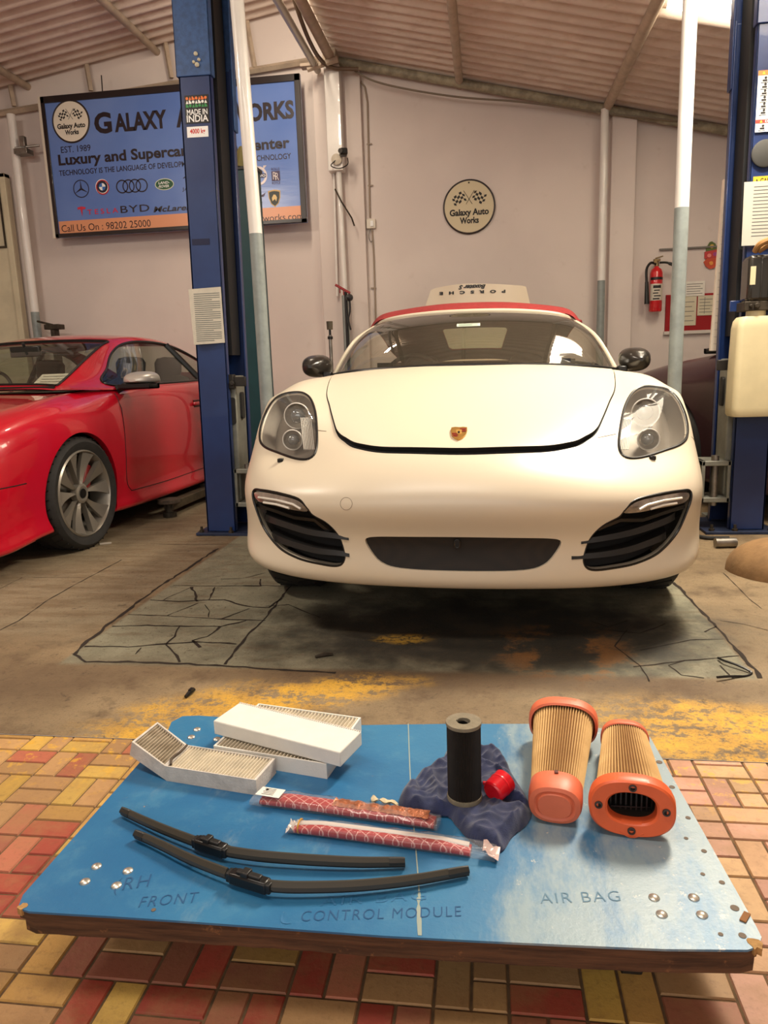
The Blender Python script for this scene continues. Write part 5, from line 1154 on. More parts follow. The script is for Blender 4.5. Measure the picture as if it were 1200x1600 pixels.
# round club badge
def badge(parent, fn, cx, cz, r, kmul=1.0, m_face=None):
    m = MB(); m.prism(circ(r, 56, cx, cz), fn, .0015, .004); bd = m.build('badge', m_face, parent)
    m = MB(); G = [[fn(cx + (r + dr) * cos(a), cz + (r + dr) * sin(a), dd) for a in np.linspace(0, 2 * pi, 57)[:-1]] for dr, dd in ((-.012 * kmul, .0045), (-.002, .0062), (.004 * kmul, .003), (.004 * kmul, .0))]
    m.grid(G, cv=True); m.build('badge_rim', mat('badge rim', (44, 32, 30), .4), bd)
    for sd in (-1, 1):
        m = MB(); e1 = np.array([.50 * sd, .12 if sd < 0 else -.02]); base = np.array([.10 * sd if sd > 0 else -.08, .30])
        # wavy chequered flag: 5 x 3 squares
        for i in range(5):
            for j in range(4):
                if (i + j) % 2 == (0 if sd > 0 else 1): continue
                qd = []
                for ii, jj in ((i, j), (i + 1, j), (i + 1, j + 1), (i, j + 1)):
                    s_ = ii / 5; t = jj / 4; px_ = sd * (.10 + .50 * s_ + .11 * (1 - t)) ; pz = .58 - .30 * (1 - t) * 1.0 - .10 * s_ + .05 * sin(s_ * 5.5)
                    px_ = sd * (.09 + .48 * s_ + .12 * t - .0); pz = .22 + .34 * t - .13 * s_ + .05 * sin(s_ * 6.0)
                    qd.append(fn(cx + px_ * r, cz + pz * r, .0052))
                m.add(qd, [(0, 1, 2, 3)])
        m.tube([fn(cx - sd * .12 * r, cz + .10 * r, .005), fn(cx + sd * .21 * r, cz + .60 * r, .005)], .010 * r, 5); m.build('chequered_flag', ink, bd)
    m = MB(); letters(m, 'Galaxy Auto', cx - .76 * r, cz - .32 * r, 1.52 * r, .25 * r, fn, 0, .038, d=.0055, caps='G'); m.build('lettering', ink, bd)
    m = MB(); letters(m, 'Works', cx - .37 * r, cz - .62 * r, .74 * r, .24 * r, fn, 0, .038, d=.0055, caps='W'); m.build('lettering', ink, bd)
    return bd
c0 = S(111, 190); rr = (S(140, 190)[0] - S(82, 190)[0]) / 2
badge(sb, fb, c0[0], c0[1], rr, 1, mat('badge cream', (226, 218, 202), .45))
# maker emblems along the board
def ring(m, cx, cz, r, w, d=.003, n=40, sx=1.0):
    G = [[fb(cx + (r + q) * cos(a) * sx, cz + (r + q) * sin(a), d) for a in np.linspace(0, 2 * pi, n + 1)[:-1]] for q in (-w / 2, w / 2)]; m.grid(G, cv=True)
def poly(m, pts, d=.0034): m.add([fb(a, b_, d) for a, b_ in pts], [tuple(range(len(pts)))])
k_ = 7.4 / 1156
c = S(127, 295); r = .080; m = MB(); ring(m, *c, r, .008)
for q in range(3):
    a = pi / 2 + q * 2 * pi / 3; poly(m, [(c[0] + r * cos(a), c[1] + r * sin(a)), (c[0] + r * .14 * cos(a + .9), c[1] + r * .14 * sin(a + .9)), c, (c[0] + r * .14 * cos(a - .9), c[1] + r * .14 * sin(a - .9))])
m.build('star_emblem', dk, sb)
c = S(160, 292); m = MB(); poly(m, circ(.072, 36, *c), .002); e = m.build('roundel_emblem', white_ink, sb)
m = MB(); ring(m, c[0] + .003, c[1] - .004, .064, .012, .0026); m.build('roundel_ring', mat('roundel red', (180, 34, 50), .4), e)
m = MB(); poly(m, circ(.056, 32, *c), .003); m.build('roundel_disc', mat('roundel navy', (30, 30, 52), .4), e)
m = MB(); poly(m, circ(.034, 32, *c), .0036); m.build('roundel_centre', white_ink, e)
m = MB()
for a0 in (pi / 2, -pi / 2): poly(m, [c] + [(c[0] + .034 * cos(a), c[1] + .034 * sin(a)) for a in np.linspace(a0, a0 + pi / 2, 9)], .0042)
m.build('roundel_quarter', mat('roundel blue', (50, 110, 190), .4), e)
m = MB()
for u, v in ((191, 291.6), (201, 291), (211, 290.3), (221.5, 289.6)): c = S(u, v); ring(m, c[0], c[1] + .0, .058, .011)
m.build('four_ring_emblem', dk, sb)
c = S(257, 288); m = MB(); poly(m, circ(.098, 40, *c, ry=.054), .002); e = m.build('oval_emblem', mat('oval edge', (206, 212, 190), .4), sb)
m = MB(); poly(m, circ(.090, 40, *c, ry=.047), .0026); m.build('oval_field', mat('oval green', (30, 84, 52), .4), e)
for tx, dx, dz in (('LAND-', -.060, .003), ('-ROVER', -.068, -.030)): m = MB(); letters(m, tx, c[0] + dx, c[1] + dz, .115, .024, fb, 0, .02, .15, .0034); m.build('lettering', white_ink, e)
line('JAGUAR', (285, 300), (325, 297), 7); m = MB(); q = S(300, 278); m.tube([fb(q[0] - .09 + .02 * i, q[1] + .02 * sin(i * .7), .002) for i in range(10)], [.002, .006, .008, .007, .01, .012, .01, .009, .006, .003], 5); m.build('leaping_emblem', dk, sb)
c = S(352, 282); m = MB(); poly(m, [(c[0] - .05, c[1] - .07), (c[0], c[1] + .075), (c[0] + .05, c[1] - .07), (c[0] + .02, c[1] - .05), (c[0], c[1] + .02), (c[0] - .02, c[1] - .05)]); m.build('peaked_emblem', mat('muted print', (96, 84, 100), .5), sb)
c = S(387, 280); m = MB(); poly(m, [(c[0] - .01, c[1] - .05), (c[0] + .0, c[1] + .04), (c[0] + .02, c[1] - .05)]); m.build('slim_emblem', mat('muted print', (96, 84, 100), .5), sb)
c = S(404, 275); r = .075; silver = mat('silver print', (178, 168, 168), .3, .4); m = MB(); ring(m, *c, r, .022); poly(m, [(c[0] + r * .62, c[1] + r * .62), (c[0] + r * 1.15, c[1] + r * 1.2), (c[0] + r * .72, c[1] + r * 1.2)]); e = m.build('arrow_ring_emblem', silver, sb)
m = MB(); m.add([fb(c[0] - r * 1.0, c[1] - .018, .0036), fb(c[0] + r * 1.0, c[1] - .018, .0036), fb(c[0] + r * 1.0, c[1] + .018, .0036), fb(c[0] - r * 1.0, c[1] + .018, .0036)], [(0, 1, 2, 3)]); bar = m.build('name_bar', mat('bar navy', (52, 52, 92), .4), e)
m = MB(); letters(m, 'VOLVO', c[0] - r * .92, c[1] - .011, r * 1.84, .022, fb, 0, .02, d=.0042); m.build('lettering', white_ink, bar)
c = S(431, 275); pale = mat('pale print', (206, 196, 196), .4); nav = mat('navy print', (62, 48, 84), .4); m = MB(); poly(m, [(c[0] - .042, c[1] - .045), (c[0] + .042, c[1] - .045), (c[0] + .042, c[1] + .045), (c[0] - .042, c[1] + .045)], .0025); e = m.build('monogram_plate', nav, sb)
for tx, dz, hh in (('ROLLS', .052, .022), ('ROYCE', -.074, .022)): m = MB(); letters(m, tx, c[0] - .04, c[1] + dz, .08, hh, fb, 0, .01, d=.003); m.build('lettering', nav, e)
for dx, dz in ((-.028, -.030), (-.006, -.038)): m = MB(); letters(m, 'R', c[0] + dx, c[1] + dz, .036, .066, fb, 0, .0, d=.0032 + (dx > -.02) * .0006); m.build('lettering', pale, e)
tes = mat('red print', (200, 44, 70), .4)
c = S(128, 330); m = MB(); poly(m, [(c[0] - .045, c[1] + .035), (c[0], c[1] + .045), (c[0] + .045, c[1] + .035), (c[0] + .038, c[1] + .015), (c[0] + .012, c[1] + .02), (c[0], c[1] - .05), (c[0] - .012, c[1] + .02), (c[0] - .038, c[1] + .015)]); m.build('shield_t_emblem', tes, sb)
line('TESLA', (137, 336), (185, 332), 8, tes, spacing=1.5, bold=.01); line('BYD', (189, 333), (234, 330), 11, dk, spacing=1.1, bold=.005); line('McLaren', (240, 332), (300, 328), 9, dk, .025, .25)
line('BENTLEY', (362, 327), (411, 324), 8, mat('muted print', (96, 84, 100), .5), spacing=1.3)
c = S(400, 308); m = MB()
for sd in (-1, 1):
    for j in range(3): poly(m, [(c[0] + sd * .012, c[1] - .01 + j * .008), (c[0] + sd * (.10 - j * .008), c[1] + .035 - j * .014), (c[0] + sd * (.095 - j * .01), c[1] + .026 - j * .014), (c[0] + sd * .012, c[1] - .016 + j * .008)], .003)
poly(m, circ(.018, 14, *c), .0034); m.build('winged_emblem', mat('muted print', (96, 84, 100), .5), sb)
c = S(429, 309); sh = [(-.062, .062), (-.03, .070), (0, .074), (.03, .070), (.062, .062), (.058, .0), (.038, -.055), (0, -.085), (-.038, -.055), (-.058, .0)]
m = MB(); poly(m, [(c[0] + a, c[1] + b_) for a, b_ in sh], .002); e = m.build('shield_emblem', mat('old gold', (176, 146, 96), .4, .3), sb); m = MB(); poly(m, [(c[0] + a * .85, c[1] + b_ * .85 - .002) for a, b_ in sh], .0028); m.build('shield_field', mat('shield black', (44, 52, 48), .4), e)
m = MB(); poly(m, [(c[0] - .022, c[1] - .03), (c[0] - .026, c[1] + .0), (c[0] - .006, c[1] + .03), (c[0] + .012, c[1] + .026), (c[0] + .026, c[1] + .0), (c[0] + .016, c[1] - .035), (c[0] + .004, c[1] - .012)], .0036); m.build('shield_beast', mat('old gold', (196, 170, 120), .4, .3), e)
# round sign on the wall
q = aty(733, 323, WY - .02); rs = .5 * (aty(774, 323, WY - .02)[0] - aty(692, 323, WY - .02)[0]) - .004
rsn = thing('round_sign', 'round cream sign with crossed chequered flags on back wall', 'sign', (q[0], WY - .02, q[2] - rs))
fr_ = lambda a, b_, d: (a, WY - .012 - d * 1.5, b_)
badge(rsn, fr_, q[0], q[2], rs, 1, mat('sign cream', (206, 192, 160), .5))
m = MB(); m.prism(circ(rs, 48, q[0], q[2]), lambda a, b_, d: (a, WY - d, b_), .0, .012); m.build('backing', satin_black, rsn)
m = MB(); m.cyl((q[0] + .0, WY - .02, q[2] + rs * .88), (q[0], WY - .026, q[2] + rs * .88), .008, None, 10); m.build('screw', dark_steel, rsn)
# fire extinguisher
q = aty(1025, 445, WY - .1); E0 = np.array([q[0], WY - .10, 0]); zt = aty(1025, 418, WY - .1)[2]; zb = aty(1025, 487, WY - .1)[2]
fe = thing('fire_extinguisher', 'red fire extinguisher with black hose hanging on back wall', 'fire extinguisher', (q[0], WY - .1, zb))
r = .058; m = MB(); m.lathe([(r * .9, 0), (r, .012), (r, zt - zb - .05), (r * .8, zt - zb - .018), (r * .4, zt - zb), (.018, zt - zb + .01), (.018, zt - zb + .03)], E0 + [0, 0, zb], (0, 0, 1), 32); m.build('cylinder', mat('signal red', (196, 26, 34), .3, coat=.6), fe)
G = lambda z0, z1, rr: [[tuple(E0 + np.array([rr * cos(a), rr * sin(a), z])) for a in np.linspace(pi * 1.12, pi * 1.88, 15)] for z in (z0, z1)]
m = MB(); m.grid(G(zb + .10, zb + .25, r + .0012)); lb = m.build('label', mat('extinguisher label', (206, 198, 182), .6), fe)
for j, (z0, z1) in enumerate(((.21, .24), (.185, .20), (.16, .175), (.135, .15), (.108, .125))): 
    m = MB(); m.grid([[tuple(E0 + np.array([(r + .002) * cos(a), (r + .002) * sin(a), zb + z])) for a in np.linspace(pi * (1.30 + .05 * (j % 2)), pi * (1.7 - .07 * (j % 3)), 9)] for z in (z0, z1 - .004)]); m.build('label_print', ink, lb)
m = MB(); m.grid(G(zb + .285, zb + .31, r + .0012)); m.build('band', satin_black, fe)
zv = zt + .03; m = MB(); m.cyl(E0 + [0, 0, zv - .02], E0 + [0, 0, zv + .03], .022, .016); m.box(E0 + [.0, 0, zv + .035], (.06, .03, .022)); m.box(E0 + [.02, 0, zv + .06], (.07, .02, .012), rotm('Y', -.25)); m.cyl(E0 + [-.02, -.02, zv + .02], E0 + [-.02, -.04, zv + .02], .016); m.build('valve', mat('brass valve', (130, 110, 78), .4, .7), fe, bevel=.003)
m = MB(); m.tube(spl([E0 + [-.01, -.02, zv + .0], E0 + [-.06, -.03, zv + .01], E0 + [-.098, -.04, zv - .05], E0 + [-.095, -.05, zv - .18]], 18), .012, 10); m.tube([E0 + [-.095, -.05, zv - .16], E0 + [-.088, -.055, zv - .36]], [.016, .024], 14); m.build('hose', satin_black, fe)
m = MB(); m.tube(spl([E0 + [.02, -.02, zv + .01], E0 + [.08, -.04, zv + .005], E0 + [.125, -.05, zv - .02]], 10), .010, 8); m.tube([E0 + [.10, -.045, zv - .005], E0 + [.155, -.06, zv - .025]], [.014, .017], 10); m.build('handle', satin_black, fe)
m = MB(); m.bx((q[0] - .03, WY - .05, zt - .08), (q[0] + .03, WY, zt - .03)); m.build('wall_bracket', dark_steel, fe)
# notice board with papers, hanging charm, conduit
NY = WY - .03
A, B_ = aty(1062, 460, NY), aty(1150, 517, NY)
nb = thing('notice_board', 'red felt notice board with white sill behind the right pipe post', 'notice board', ((A[0] + B_[0]) / 2, WY - .015, B_[2]))
m = MB(); m.bx((A[0] - .12, NY, B_[2] + .02), (B_[0], WY, A[2] + .0)); m.build('felt', mat('red felt', (150, 26, 32), .9), nb); m = MB(); m.bx((A[0] - .13, NY - .012, B_[2] - .01), (B_[0], WY, B_[2] + .02)); m.build('sill', mat('white sill', (206, 198, 190), .5), nb)
for nm, (u0, v0), (u1, v1), lab, g_ in (('a', (1068, 463), (1087, 508), 'tall cream sheet pinned on red notice board', 0), ('b', (1091, 462), (1116, 492), 'printed table sheet pinned at right of red notice board', 1), ('c', (1071, 440), (1101, 462), 'white page with handwriting taped above red notice board', 0)):
    a, b_ = aty(u0, v0, NY - .01), aty(u1, v1, NY - .01); m = MB(); m.bx((a[0], NY - .006, b_[2]), (b_[0], NY - .003, a[2]))
    for k in range(5): z = b_[2] + (a[2] - b_[2]) * (.15 + .16 * k); m.bx((a[0] + .015, NY - .0068, z), (b_[0] - .02 - .02 * (k % 2), NY - .006, z + .006), 1)
    if g_: m.bx((a[0] + .06, NY - .0068, b_[2] + .015), (a[0] + .064, NY - .006, a[2] - .015), 1)
    t_ = m.build('pinned_paper', [paper if nm == 'c' else mat('aged sheet', (206, 198, 174), .8), grey_ink]); tag(t_, lab, 'paper')
# festive paper hanging
q = aty(1112, 398, NY); ch = thing('wall_hanging', 'red and green cut-out festive decoration on wall beside right blue column', 'decoration', (q[0], NY, q[2] - .12))
fh = lambda a, b_, d: (q[0] + a, NY + .02 - d, q[2] + b_)
for pts, c_, nm, d in (([(-.045, .02), (-.05, .06), (-.02, .115), (.0, .12), (.03, .10), (.05, .06), (.05, .02)], (86, 104, 46), 'leaf_crown', .010), ([(-.06, -.03), (-.06, .03), (.07, .05), (.07, -.03)], (186, 52, 50), 'banner', .014), ([(-.04, -.03), (-.065, -.06), (-.045, -.10), (-.01, -.125), (.03, -.12), (.06, -.08), (.05, -.03)], (196, 74, 40), 'pendant', .012)):
    m = MB(); m.prism(pts, fh, 0, d); m.build(nm, mat(nm, c_, .5), ch)
for a, b_, c_ in ((-.02, -.005, (222, 130, 120)), (.03, .005, (160, 60, 130)), (.0, -.075, (226, 150, 60)), (.0, .075, (210, 170, 70))): m = MB(); m.prism(circ(.018, 10, a, b_), fh, .014, .018); m.build('motif', mat('motif', c_, .5), ch)
# white board standing behind the right column
a0, a1, b0, b1 = aty(1131, 280, 5.02), aty(1160, 280, 5.02), aty(1110, 548, 4.97), aty(1160, 548, 4.97)
wb_t = thing('chart_board', 'tall white printed chart board leaning behind right blue column', 'board', (b0[0] + .15, 5.0, 0))
m = MB(); m.add([b0, b1, a1, a0] + [p + np.array([0, .03, 0]) for p in (b0, b1, a1, a0)], [(0, 1, 2, 3), (7, 6, 5, 4), (0, 4, 5, 1), (1, 5, 6, 2), (2, 6, 7, 3), (3, 7, 4, 0)]); m.build('panel', mat('chart white', (232, 218, 200), .6, var=.03, vs=9), wb_t)
m = MB()
for k in range(22):
    f0 = .04 + .042 * k; L_ = b0 * (1 - f0) + a0 * f0; R_ = b1 * (1 - f0) + a1 * f0; e = np.array([0, -.002, 0]); m.add([L_ * .93 + R_ * .07 + e, L_ * .2 + R_ * .8 + e, L_ * .2 + R_ * .8 + e + [0, 0, .003], L_ * .93 + R_ * .07 + e + [0, 0, .003]], [(0, 1, 2, 3)])
m.build('printed_lines', mat('chart print', (190, 178, 166), .7), wb_t)
m = MB(); m.cyl((b0[0] + .12, 5.0, 0), (b0[0] + .12, 5.0, b0[2]), .015); m.bx((b0[0] + .02, 4.96, 0), (b0[0] + .22, 5.06, .02)); m.build('stand', grey_paint, wb_t)
# surveillance camera, switch box, conduit
q = aty(533, 242, 7.36); sc_ = thing('surveillance_camera', 'small black security camera on white boxed post', 'camera', tuple(q))
m = MB(); m.box(q + np.array([.03, -.04, .01]), (.07, .10, .06), rotm('Z', .3)); m.build('camera_body', satin_black, sc_, bevel=.012); m = MB(); m.cyl(q + np.array([.015, -.09, .01]), q + np.array([.012, -.105, .01]), .022); m.build('lens', motor, sc_)
m = MB(); m.lathe([(.05, 0), (.05, .02), (.02, .04), (.0001, .04)], q + np.array([-.05, .035, -.03]), (0, -1, 0), 20); m.build('mount', mat('cream mount', (206, 196, 178), .6), sc_)
m = MB(); m.tube(spl([q + np.array([-.05, 0, -.04]), q + np.array([-.10, -.01, -.09]), q + np.array([-.02, -.01, -.12]), q + np.array([.06, -.01, -.09]), q + np.array([.06, 0, -.03])], 20), .005, 6); m.build('cable', satin_black, sc_)
CYW = WY - .012
pt_ = lambda u, v: aty(u, v, CYW)
m = MB(); m.tube([pt_(548, 108), pt_(555, 118), pt_(570, 136), pt_(574, 160), pt_(578, 340)], .009, 7); m.tube([pt_(581, 355), pt_(584, 400), pt_(587, 500)], .008, 7)
for v in (225, 290, 450): m.box(pt_(575 + (v - 160) * .03, v), (.05, .012, .012))
t_ = m.build('wall_conduit', mat('conduit', (150, 134, 118), .6)); tag(t_, 'thin wall conduit running down right of the boxed post', 'conduit')
q = pt_(580, 350); sw = thing('switch_box', 'small cream switch box on the thin wall conduit', 'switch box', tuple(q - np.array([0, 0, .04]))); m = MB(); m.box(q, (.09, .04, .09)); m.build('housing', mat('switch cream', (212, 204, 190), .5), sw, bevel=.006); m = MB(); m.box(q + np.array([.01, -.024, 0]), (.03, .012, .05)); m.build('rocker', white_ink, sw); m = MB(); m.tube(spl([q + np.array([-.01, -.01, -.045]), q + np.array([-.03, -.01, -.12]), q + np.array([-.005, -.01, -.17]), q + np.array([.01, 0, -.13])], 14), .004, 5); m.build('cable', grey_ink, sw)
# cables under the roof
m = MB(); P = [(545, 104), (580, 125), (640, 140), (720, 152), (800, 158), (870, 166), (945, 177), (1090, 192)]; m.tube(spl([aty(u, v, 7.44) for u, v in P], 50), .009, 6); t_ = m.build('hanging_cable', mat('grey cable', (120, 108, 92), .6)); tag(t_, 'grey cable sagging under the pipe along the right roof edge', 'cable')
m = MB(); P = [aty(455, -15, 6.2), aty(470, 30, 6.5), aty(484, 65, 6.8), aty(500, 92, 7.2), aty(520, 106, 7.35), aty(560, 108, 7.4)]; m.tube(spl(P, 40), .018, 8); t_ = m.build('hanging_cable', mat('brown cable', (96, 76, 58), .6)); tag(t_, 'thick dark cable curving down from the roof ridge to the boxed post', 'cable')
# tools standing between the left pipe post and the white car
q = aty(535, 452, 7.2); rt2 = thing('tool_stand', 'red crossbar with black knob on top of the grey boxed post', 'tool', (q[0], 7.2, 1.7))
m = MB(); m.tube([aty(524, 445, 7.2), aty(547, 458, 7.2)], .012, 6); m.build('crossbar', mat('crossbar red', (150, 40, 44), .5), rt2); m = MB()
for f0 in (.3, .55): a = aty(524 + 23 * f0, 446 + 12 * f0, 7.2); m.cyl(a, a - np.array([0, 0, .05]), .006, None, 6)
m.build('peg', mat('peg red', (140, 44, 46), .5), rt2); k0 = aty(546, 465, 7.2); m = MB(); m.lathe([(.0001, -.035), (.025, -.028), (.035, 0), (.025, .028), (.0001, .035)], k0, (0, 1, 0), 20); m.build('knob', satin_black, rt2)
m = MB(); m.tube(spl([k0, k0 + np.array([.0, 0, -.12]), k0 + np.array([-.02, 0, -.2]), k0 + np.array([0, 0, -.3])], 12), .009, 6); m.cyl(aty(540, 456, 7.25), aty(540, 456, 7.25) * [1, 1, 0], .016); m.build('hanging_strap', satin_black, rt2)
q = aty(518, 570, 5.6); js = thing('prop_rod', 'slim steel prop rod with grip standing behind the white car\'s left mirror', 'rod', (q[0], 5.6, 0)); zt = aty(518, 502, 5.6)[2]
m = MB(); m.cyl((q[0], 5.6, .01), (q[0], 5.6, zt - .1), .013); m.build('rod', steel, js); m = MB(); m.cyl((q[0], 5.6, zt - .06), (q[0], 5.6, zt), .022, .024); m.build('grip', mat('grip olive', (84, 74, 58), .6), js); m = MB(); m.cyl((q[0], 5.6, zt - .13), (q[0], 5.6, zt - .11), .02); m.cyl((q[0], 5.6, zt - .11), (q[0], 5.6, zt - .05), .009); m.build('collar', satin_black, js); m = MB(); m.cyl((q[0], 5.6, 0), (q[0], 5.6, .012), .09); m.build('foot', dark_steel, js)
# dark arm and box above the red coupe
q = aty(85, 511, 7.35); m = MB(); m.box(q + np.array([0, 0, 0]), (.16, .12, .05)); m.tube([q + np.array([-.01, 0, .02]), aty(58, 502, 7.35)], .012, 6); m.bx((q[0] - .02, 7.3, 0), (q[0] + .02, 7.4, q[2])); t_ = m.build('wall_clamp', dark_steel, bevel=.004); tag(t_, 'dark metal clamp arm on a stand behind the red coupe\'s roof', 'clamp')
# ================================================================== WORK TROLLEY AND THE PARTS ON IT
ZT = .16
def at_t(u, v, dz=0.0): return atz(u, v, ZT + dz)
tp_ = NT('worn blue paint on plywood'); b = tp_.b
n1 = tp_.noise(2.6, 5, .6); n2 = tp_.noise(11, 6, .7); n3 = tp_.noise(48, 5, .75); n4 = tp_.noise(7, 6, .7, co=tp_.map(scale=(1, .35, 1))); X_, Y_, Z_ = tp_.xyz()
c = tp_.mix(tp_.step(n1, .3, .7), lin((30, 98, 146)), lin((50, 118, 160)))
c = tp_.mix(tp_.math('MULTIPLY', tp_.step(n2, .5, .72), .35), c, lin((86, 140, 168)))
wear_sheen = tp_.math('ADD', tp_.math('MULTIPLY', tp_.step(X_, .05, .40), .26), 0.0)  # paler towards the right: worn paint plus lit sheen painted into the colour
c = tp_.mix(tp_.math('MULTIPLY', tp_.step(tp_.math('ADD', n4, wear_sheen), .56, .78), .75), c, lin((150, 166, 166)))
c = tp_.mix(tp_.math('MULTIPLY', tp_.step(n3, .66, .74), tp_.step(n2, .45, .6)), c, lin((128, 100, 74)))
c = tp_.mix(tp_.math('MULTIPLY', tp_.step(tp_.math('ADD', n3, tp_.math('MULTIPLY', wear_sheen, .3)), .70, .76), .8), c, lin((196, 196, 186)))
tp_.lk(c, b.inputs['Base Color']); b.inputs['Roughness'].default_value = .42; b.inputs['Specular IOR Level'].default_value = .6
tp_.bump(tp_.math('ADD', n3, tp_.math('MULTIPLY', n2, .6)), .22, .003)
wood = NT('dirty ply edge'); w1 = wood.noise(14, 6, .7, co=wood.map(scale=(.25, .25, 4))); w2 = wood.noise(30, 5, .7)
wc_ = wood.mix(wood.step(w1, .3, .7), lin((52, 34, 22)), lin((104, 72, 48))); wc_ = wood.mix(wood.math('MULTIPLY', wood.step(w2, .6, .72), .6), wc_, lin((150, 104, 64))); wood.lk(wc_, wood.b.inputs['Base Color']); wood.b.inputs['Roughness'].default_value = .85; wood.bump(w1, .5, .006)
OUT = [(28, 1418), (36, 1398), (262, 1142), (268, 1128), (285, 1119), (310, 1118), (430, 1126), (560, 1133), (700, 1131), (830, 1131), (930, 1137), (1000, 1143), (1016, 1152), (1182, 1448), (1190, 1464), (1186, 1478), (1168, 1484), (1040, 1483), (900, 1477), (750, 1470), (600, 1462), (450, 1451), (300, 1440), (180, 1432), (110, 1428), (45, 1424)]
otl = [at_t(u, v)[:2] for u, v in OUT]
cart = thing('trolley', 'low blue painted plywood trolley with filters and wiper blades on top', 'trolley', (-.2, 1.35, 0))
o3 = lambda a, b_, d: (a, b_, ZT + d)
m = MB(); m.prism(otl, o3, -.004, 0); m.build('painted_top', tp_.mat, cart, bevel=.0015)
cen = np.mean(otl, 0)
def layer(k, z0, z1, seed):
    r = random.Random(seed); pts = []
    for p, q in zip(otl, otl[1:] + otl[:1]):
        p, q = np.array(p), np.array(q); n_ = max(1, int(np.linalg.norm(q - p) / .03))
        for i in range(n_): c0 = p + (q - p) * i / n_; d_ = (cen - c0) / np.linalg.norm(cen - c0); pts.append(c0 + d_ * (k + r.random() * .003))
    m = MB(); m.prism(pts, o3, z0, z1); return m
m = layer(.001, -.020, -.004, 1); m.build('ply_board', wood.mat, cart)
m = layer(.006, -.046, -.021, 2); m.build('ply_board', wood.mat, cart)
for x_ in (-.62, .24):
    m = MB(); m.bx((x_ - .05, 1.08, ZT - .085), (x_ + .05, 1.64, ZT - .046)); m.build('cross_bearer', wood.mat, cart, bevel=.003)
    for y_ in (1.16, 1.56):
        m = MB(); m.cyl((x_ - .016, y_, .036), (x_ + .016, y_, .036), .036, None, 24); cw = m.build('castor_wheel', rubber, cart)
        m = MB(); m.bx((x_ - .024, y_ - .02, .03), (x_ - .020, y_ + .02, ZT - .085)); m.bx((x_ + .020, y_ - .02, .03), (x_ + .024, y_ + .02, ZT - .085)); m.bx((x_ - .04, y_ - .04, ZT - .089), (x_ + .04, y_ + .04, ZT - .084)); m.build('castor_fork', dark_steel, cw)
bolt_m = mat('bolt head', (206, 200, 188), .3, .8, var=.15, vs=40)
for u, v in ((151, 1354), (200, 1361), (133, 1378), (182, 1384), (1022, 1403), (1084, 1403), (1034, 1429), (1097, 1430), (308, 1140), (299, 1152), (339, 1155)):
    p = at_t(u, v); m = MB(); m.lathe([(.0095, 0), (.0088, .002), (.0055, .0042), (.0001, .005)], p, (0, 0, 1), 18); m.build('bolt', bolt_m, cart)
for u, v, r_ in ((1072, 1310, .004), (1050, 1230, .006), (1100, 1330, .005), (1098, 1366, .004), (1128, 1379, .005), (1148, 1419, .007), (1075, 1278, .005), (1160, 1462, .006), (1030, 1191, .007), (240, 1422, .004), (604, 1276, .006), (1126, 1460, .004)):
    p = at_t(u, v); m = MB(); m.prism(circ(r_, 12, p[0], p[1]), o3, .0002, .0008); m.build('dent', mat('rusty dent', (104, 88, 72), .7), cart)
q = at_t(1164, 1434); m = MB(); m.box(q + np.array([0, 0, .001]), (.010, .024, .003), rotm('Z', -.6)); m.build('chip', mat('raw wood chip', (140, 96, 56), .9), cart)
for u, v, r_ in ((35, 1417, .008), (1180, 1474, .013)):
    p = at_t(u, v); m = MB(); rr = random.Random(u); m.prism([(p[0] + r_ * (.6 + .7 * rr.random()) * cos(a), p[1] + r_ * (.6 + .7 * rr.random()) * sin(a)) for a in np.linspace(0, 2 * pi, 13)[:-1]], o3, -.012, .0006); m.build('bare_corner', mat('bare ply', (164, 126, 76), .9, var=.3, vs=60, bump=.4, bs=120), cart)
# pale joint line across the board
m = MB(); rr = random.Random(5); L_ = []; R_ = []
for u, v in spl([(656, 1462), (654, 1410), (655, 1395), (650, 1330), (643, 1250), (640, 1190), (638, 1131)], 40):
    w_ = .0012 + .003 * rr.random() * (v > 1390); p = at_t(u, v); L_.append((p[0] - w_, p[1], ZT + .0006)); R_.append((p[0] + w_, p[1], ZT + .0006))
m.grid([L_, R_]); m.build('joint_line', mat('joint line', (150, 160, 150), .8), cart)
# faded marker writing
felt = mat('faded marker', (26, 78, 124), .7); felt2 = mat('fainter marker', (44, 108, 154), .7)
def scrawl(txt, l, r, hpx, mt=felt, shear=.1, bold=-.012):
    a, b_ = at_t(*l), at_t(*r); e = b_ - a; n_ = np.array([-e[1], e[0], 0]); n_ /= np.linalg.norm(n_); up = at_t(l[0] + 2, l[1] - hpx); hh = abs((up - a) @ n_); ux = e / np.linalg.norm(e)
    f_ = lambda x, y, d: tuple(a + ux * x + n_ * y + np.array([0, 0, .0007])); m = MB(); letters(m, txt, 0, 0, np.linalg.norm(e), hh, f_, 0, bold, shear, spacing=1.15); return m.build('marker_writing', mt, cart)
scrawl('(RH', (176, 1400), (232, 1392), 26); scrawl('FRONT', (216, 1418), (308, 1410), 16); scrawl('AIR BAG', (500, 1416), (668, 1406), 14, felt2); scrawl('CONTROL MODULE', (470, 1440), (722, 1432), 16); scrawl('( ', (446, 1448), (460, 1440), 24, felt2)
scrawl('AIR BAG', (845, 1412), (972, 1408), 16, mat('ghost marker', (92, 128, 150), .7))

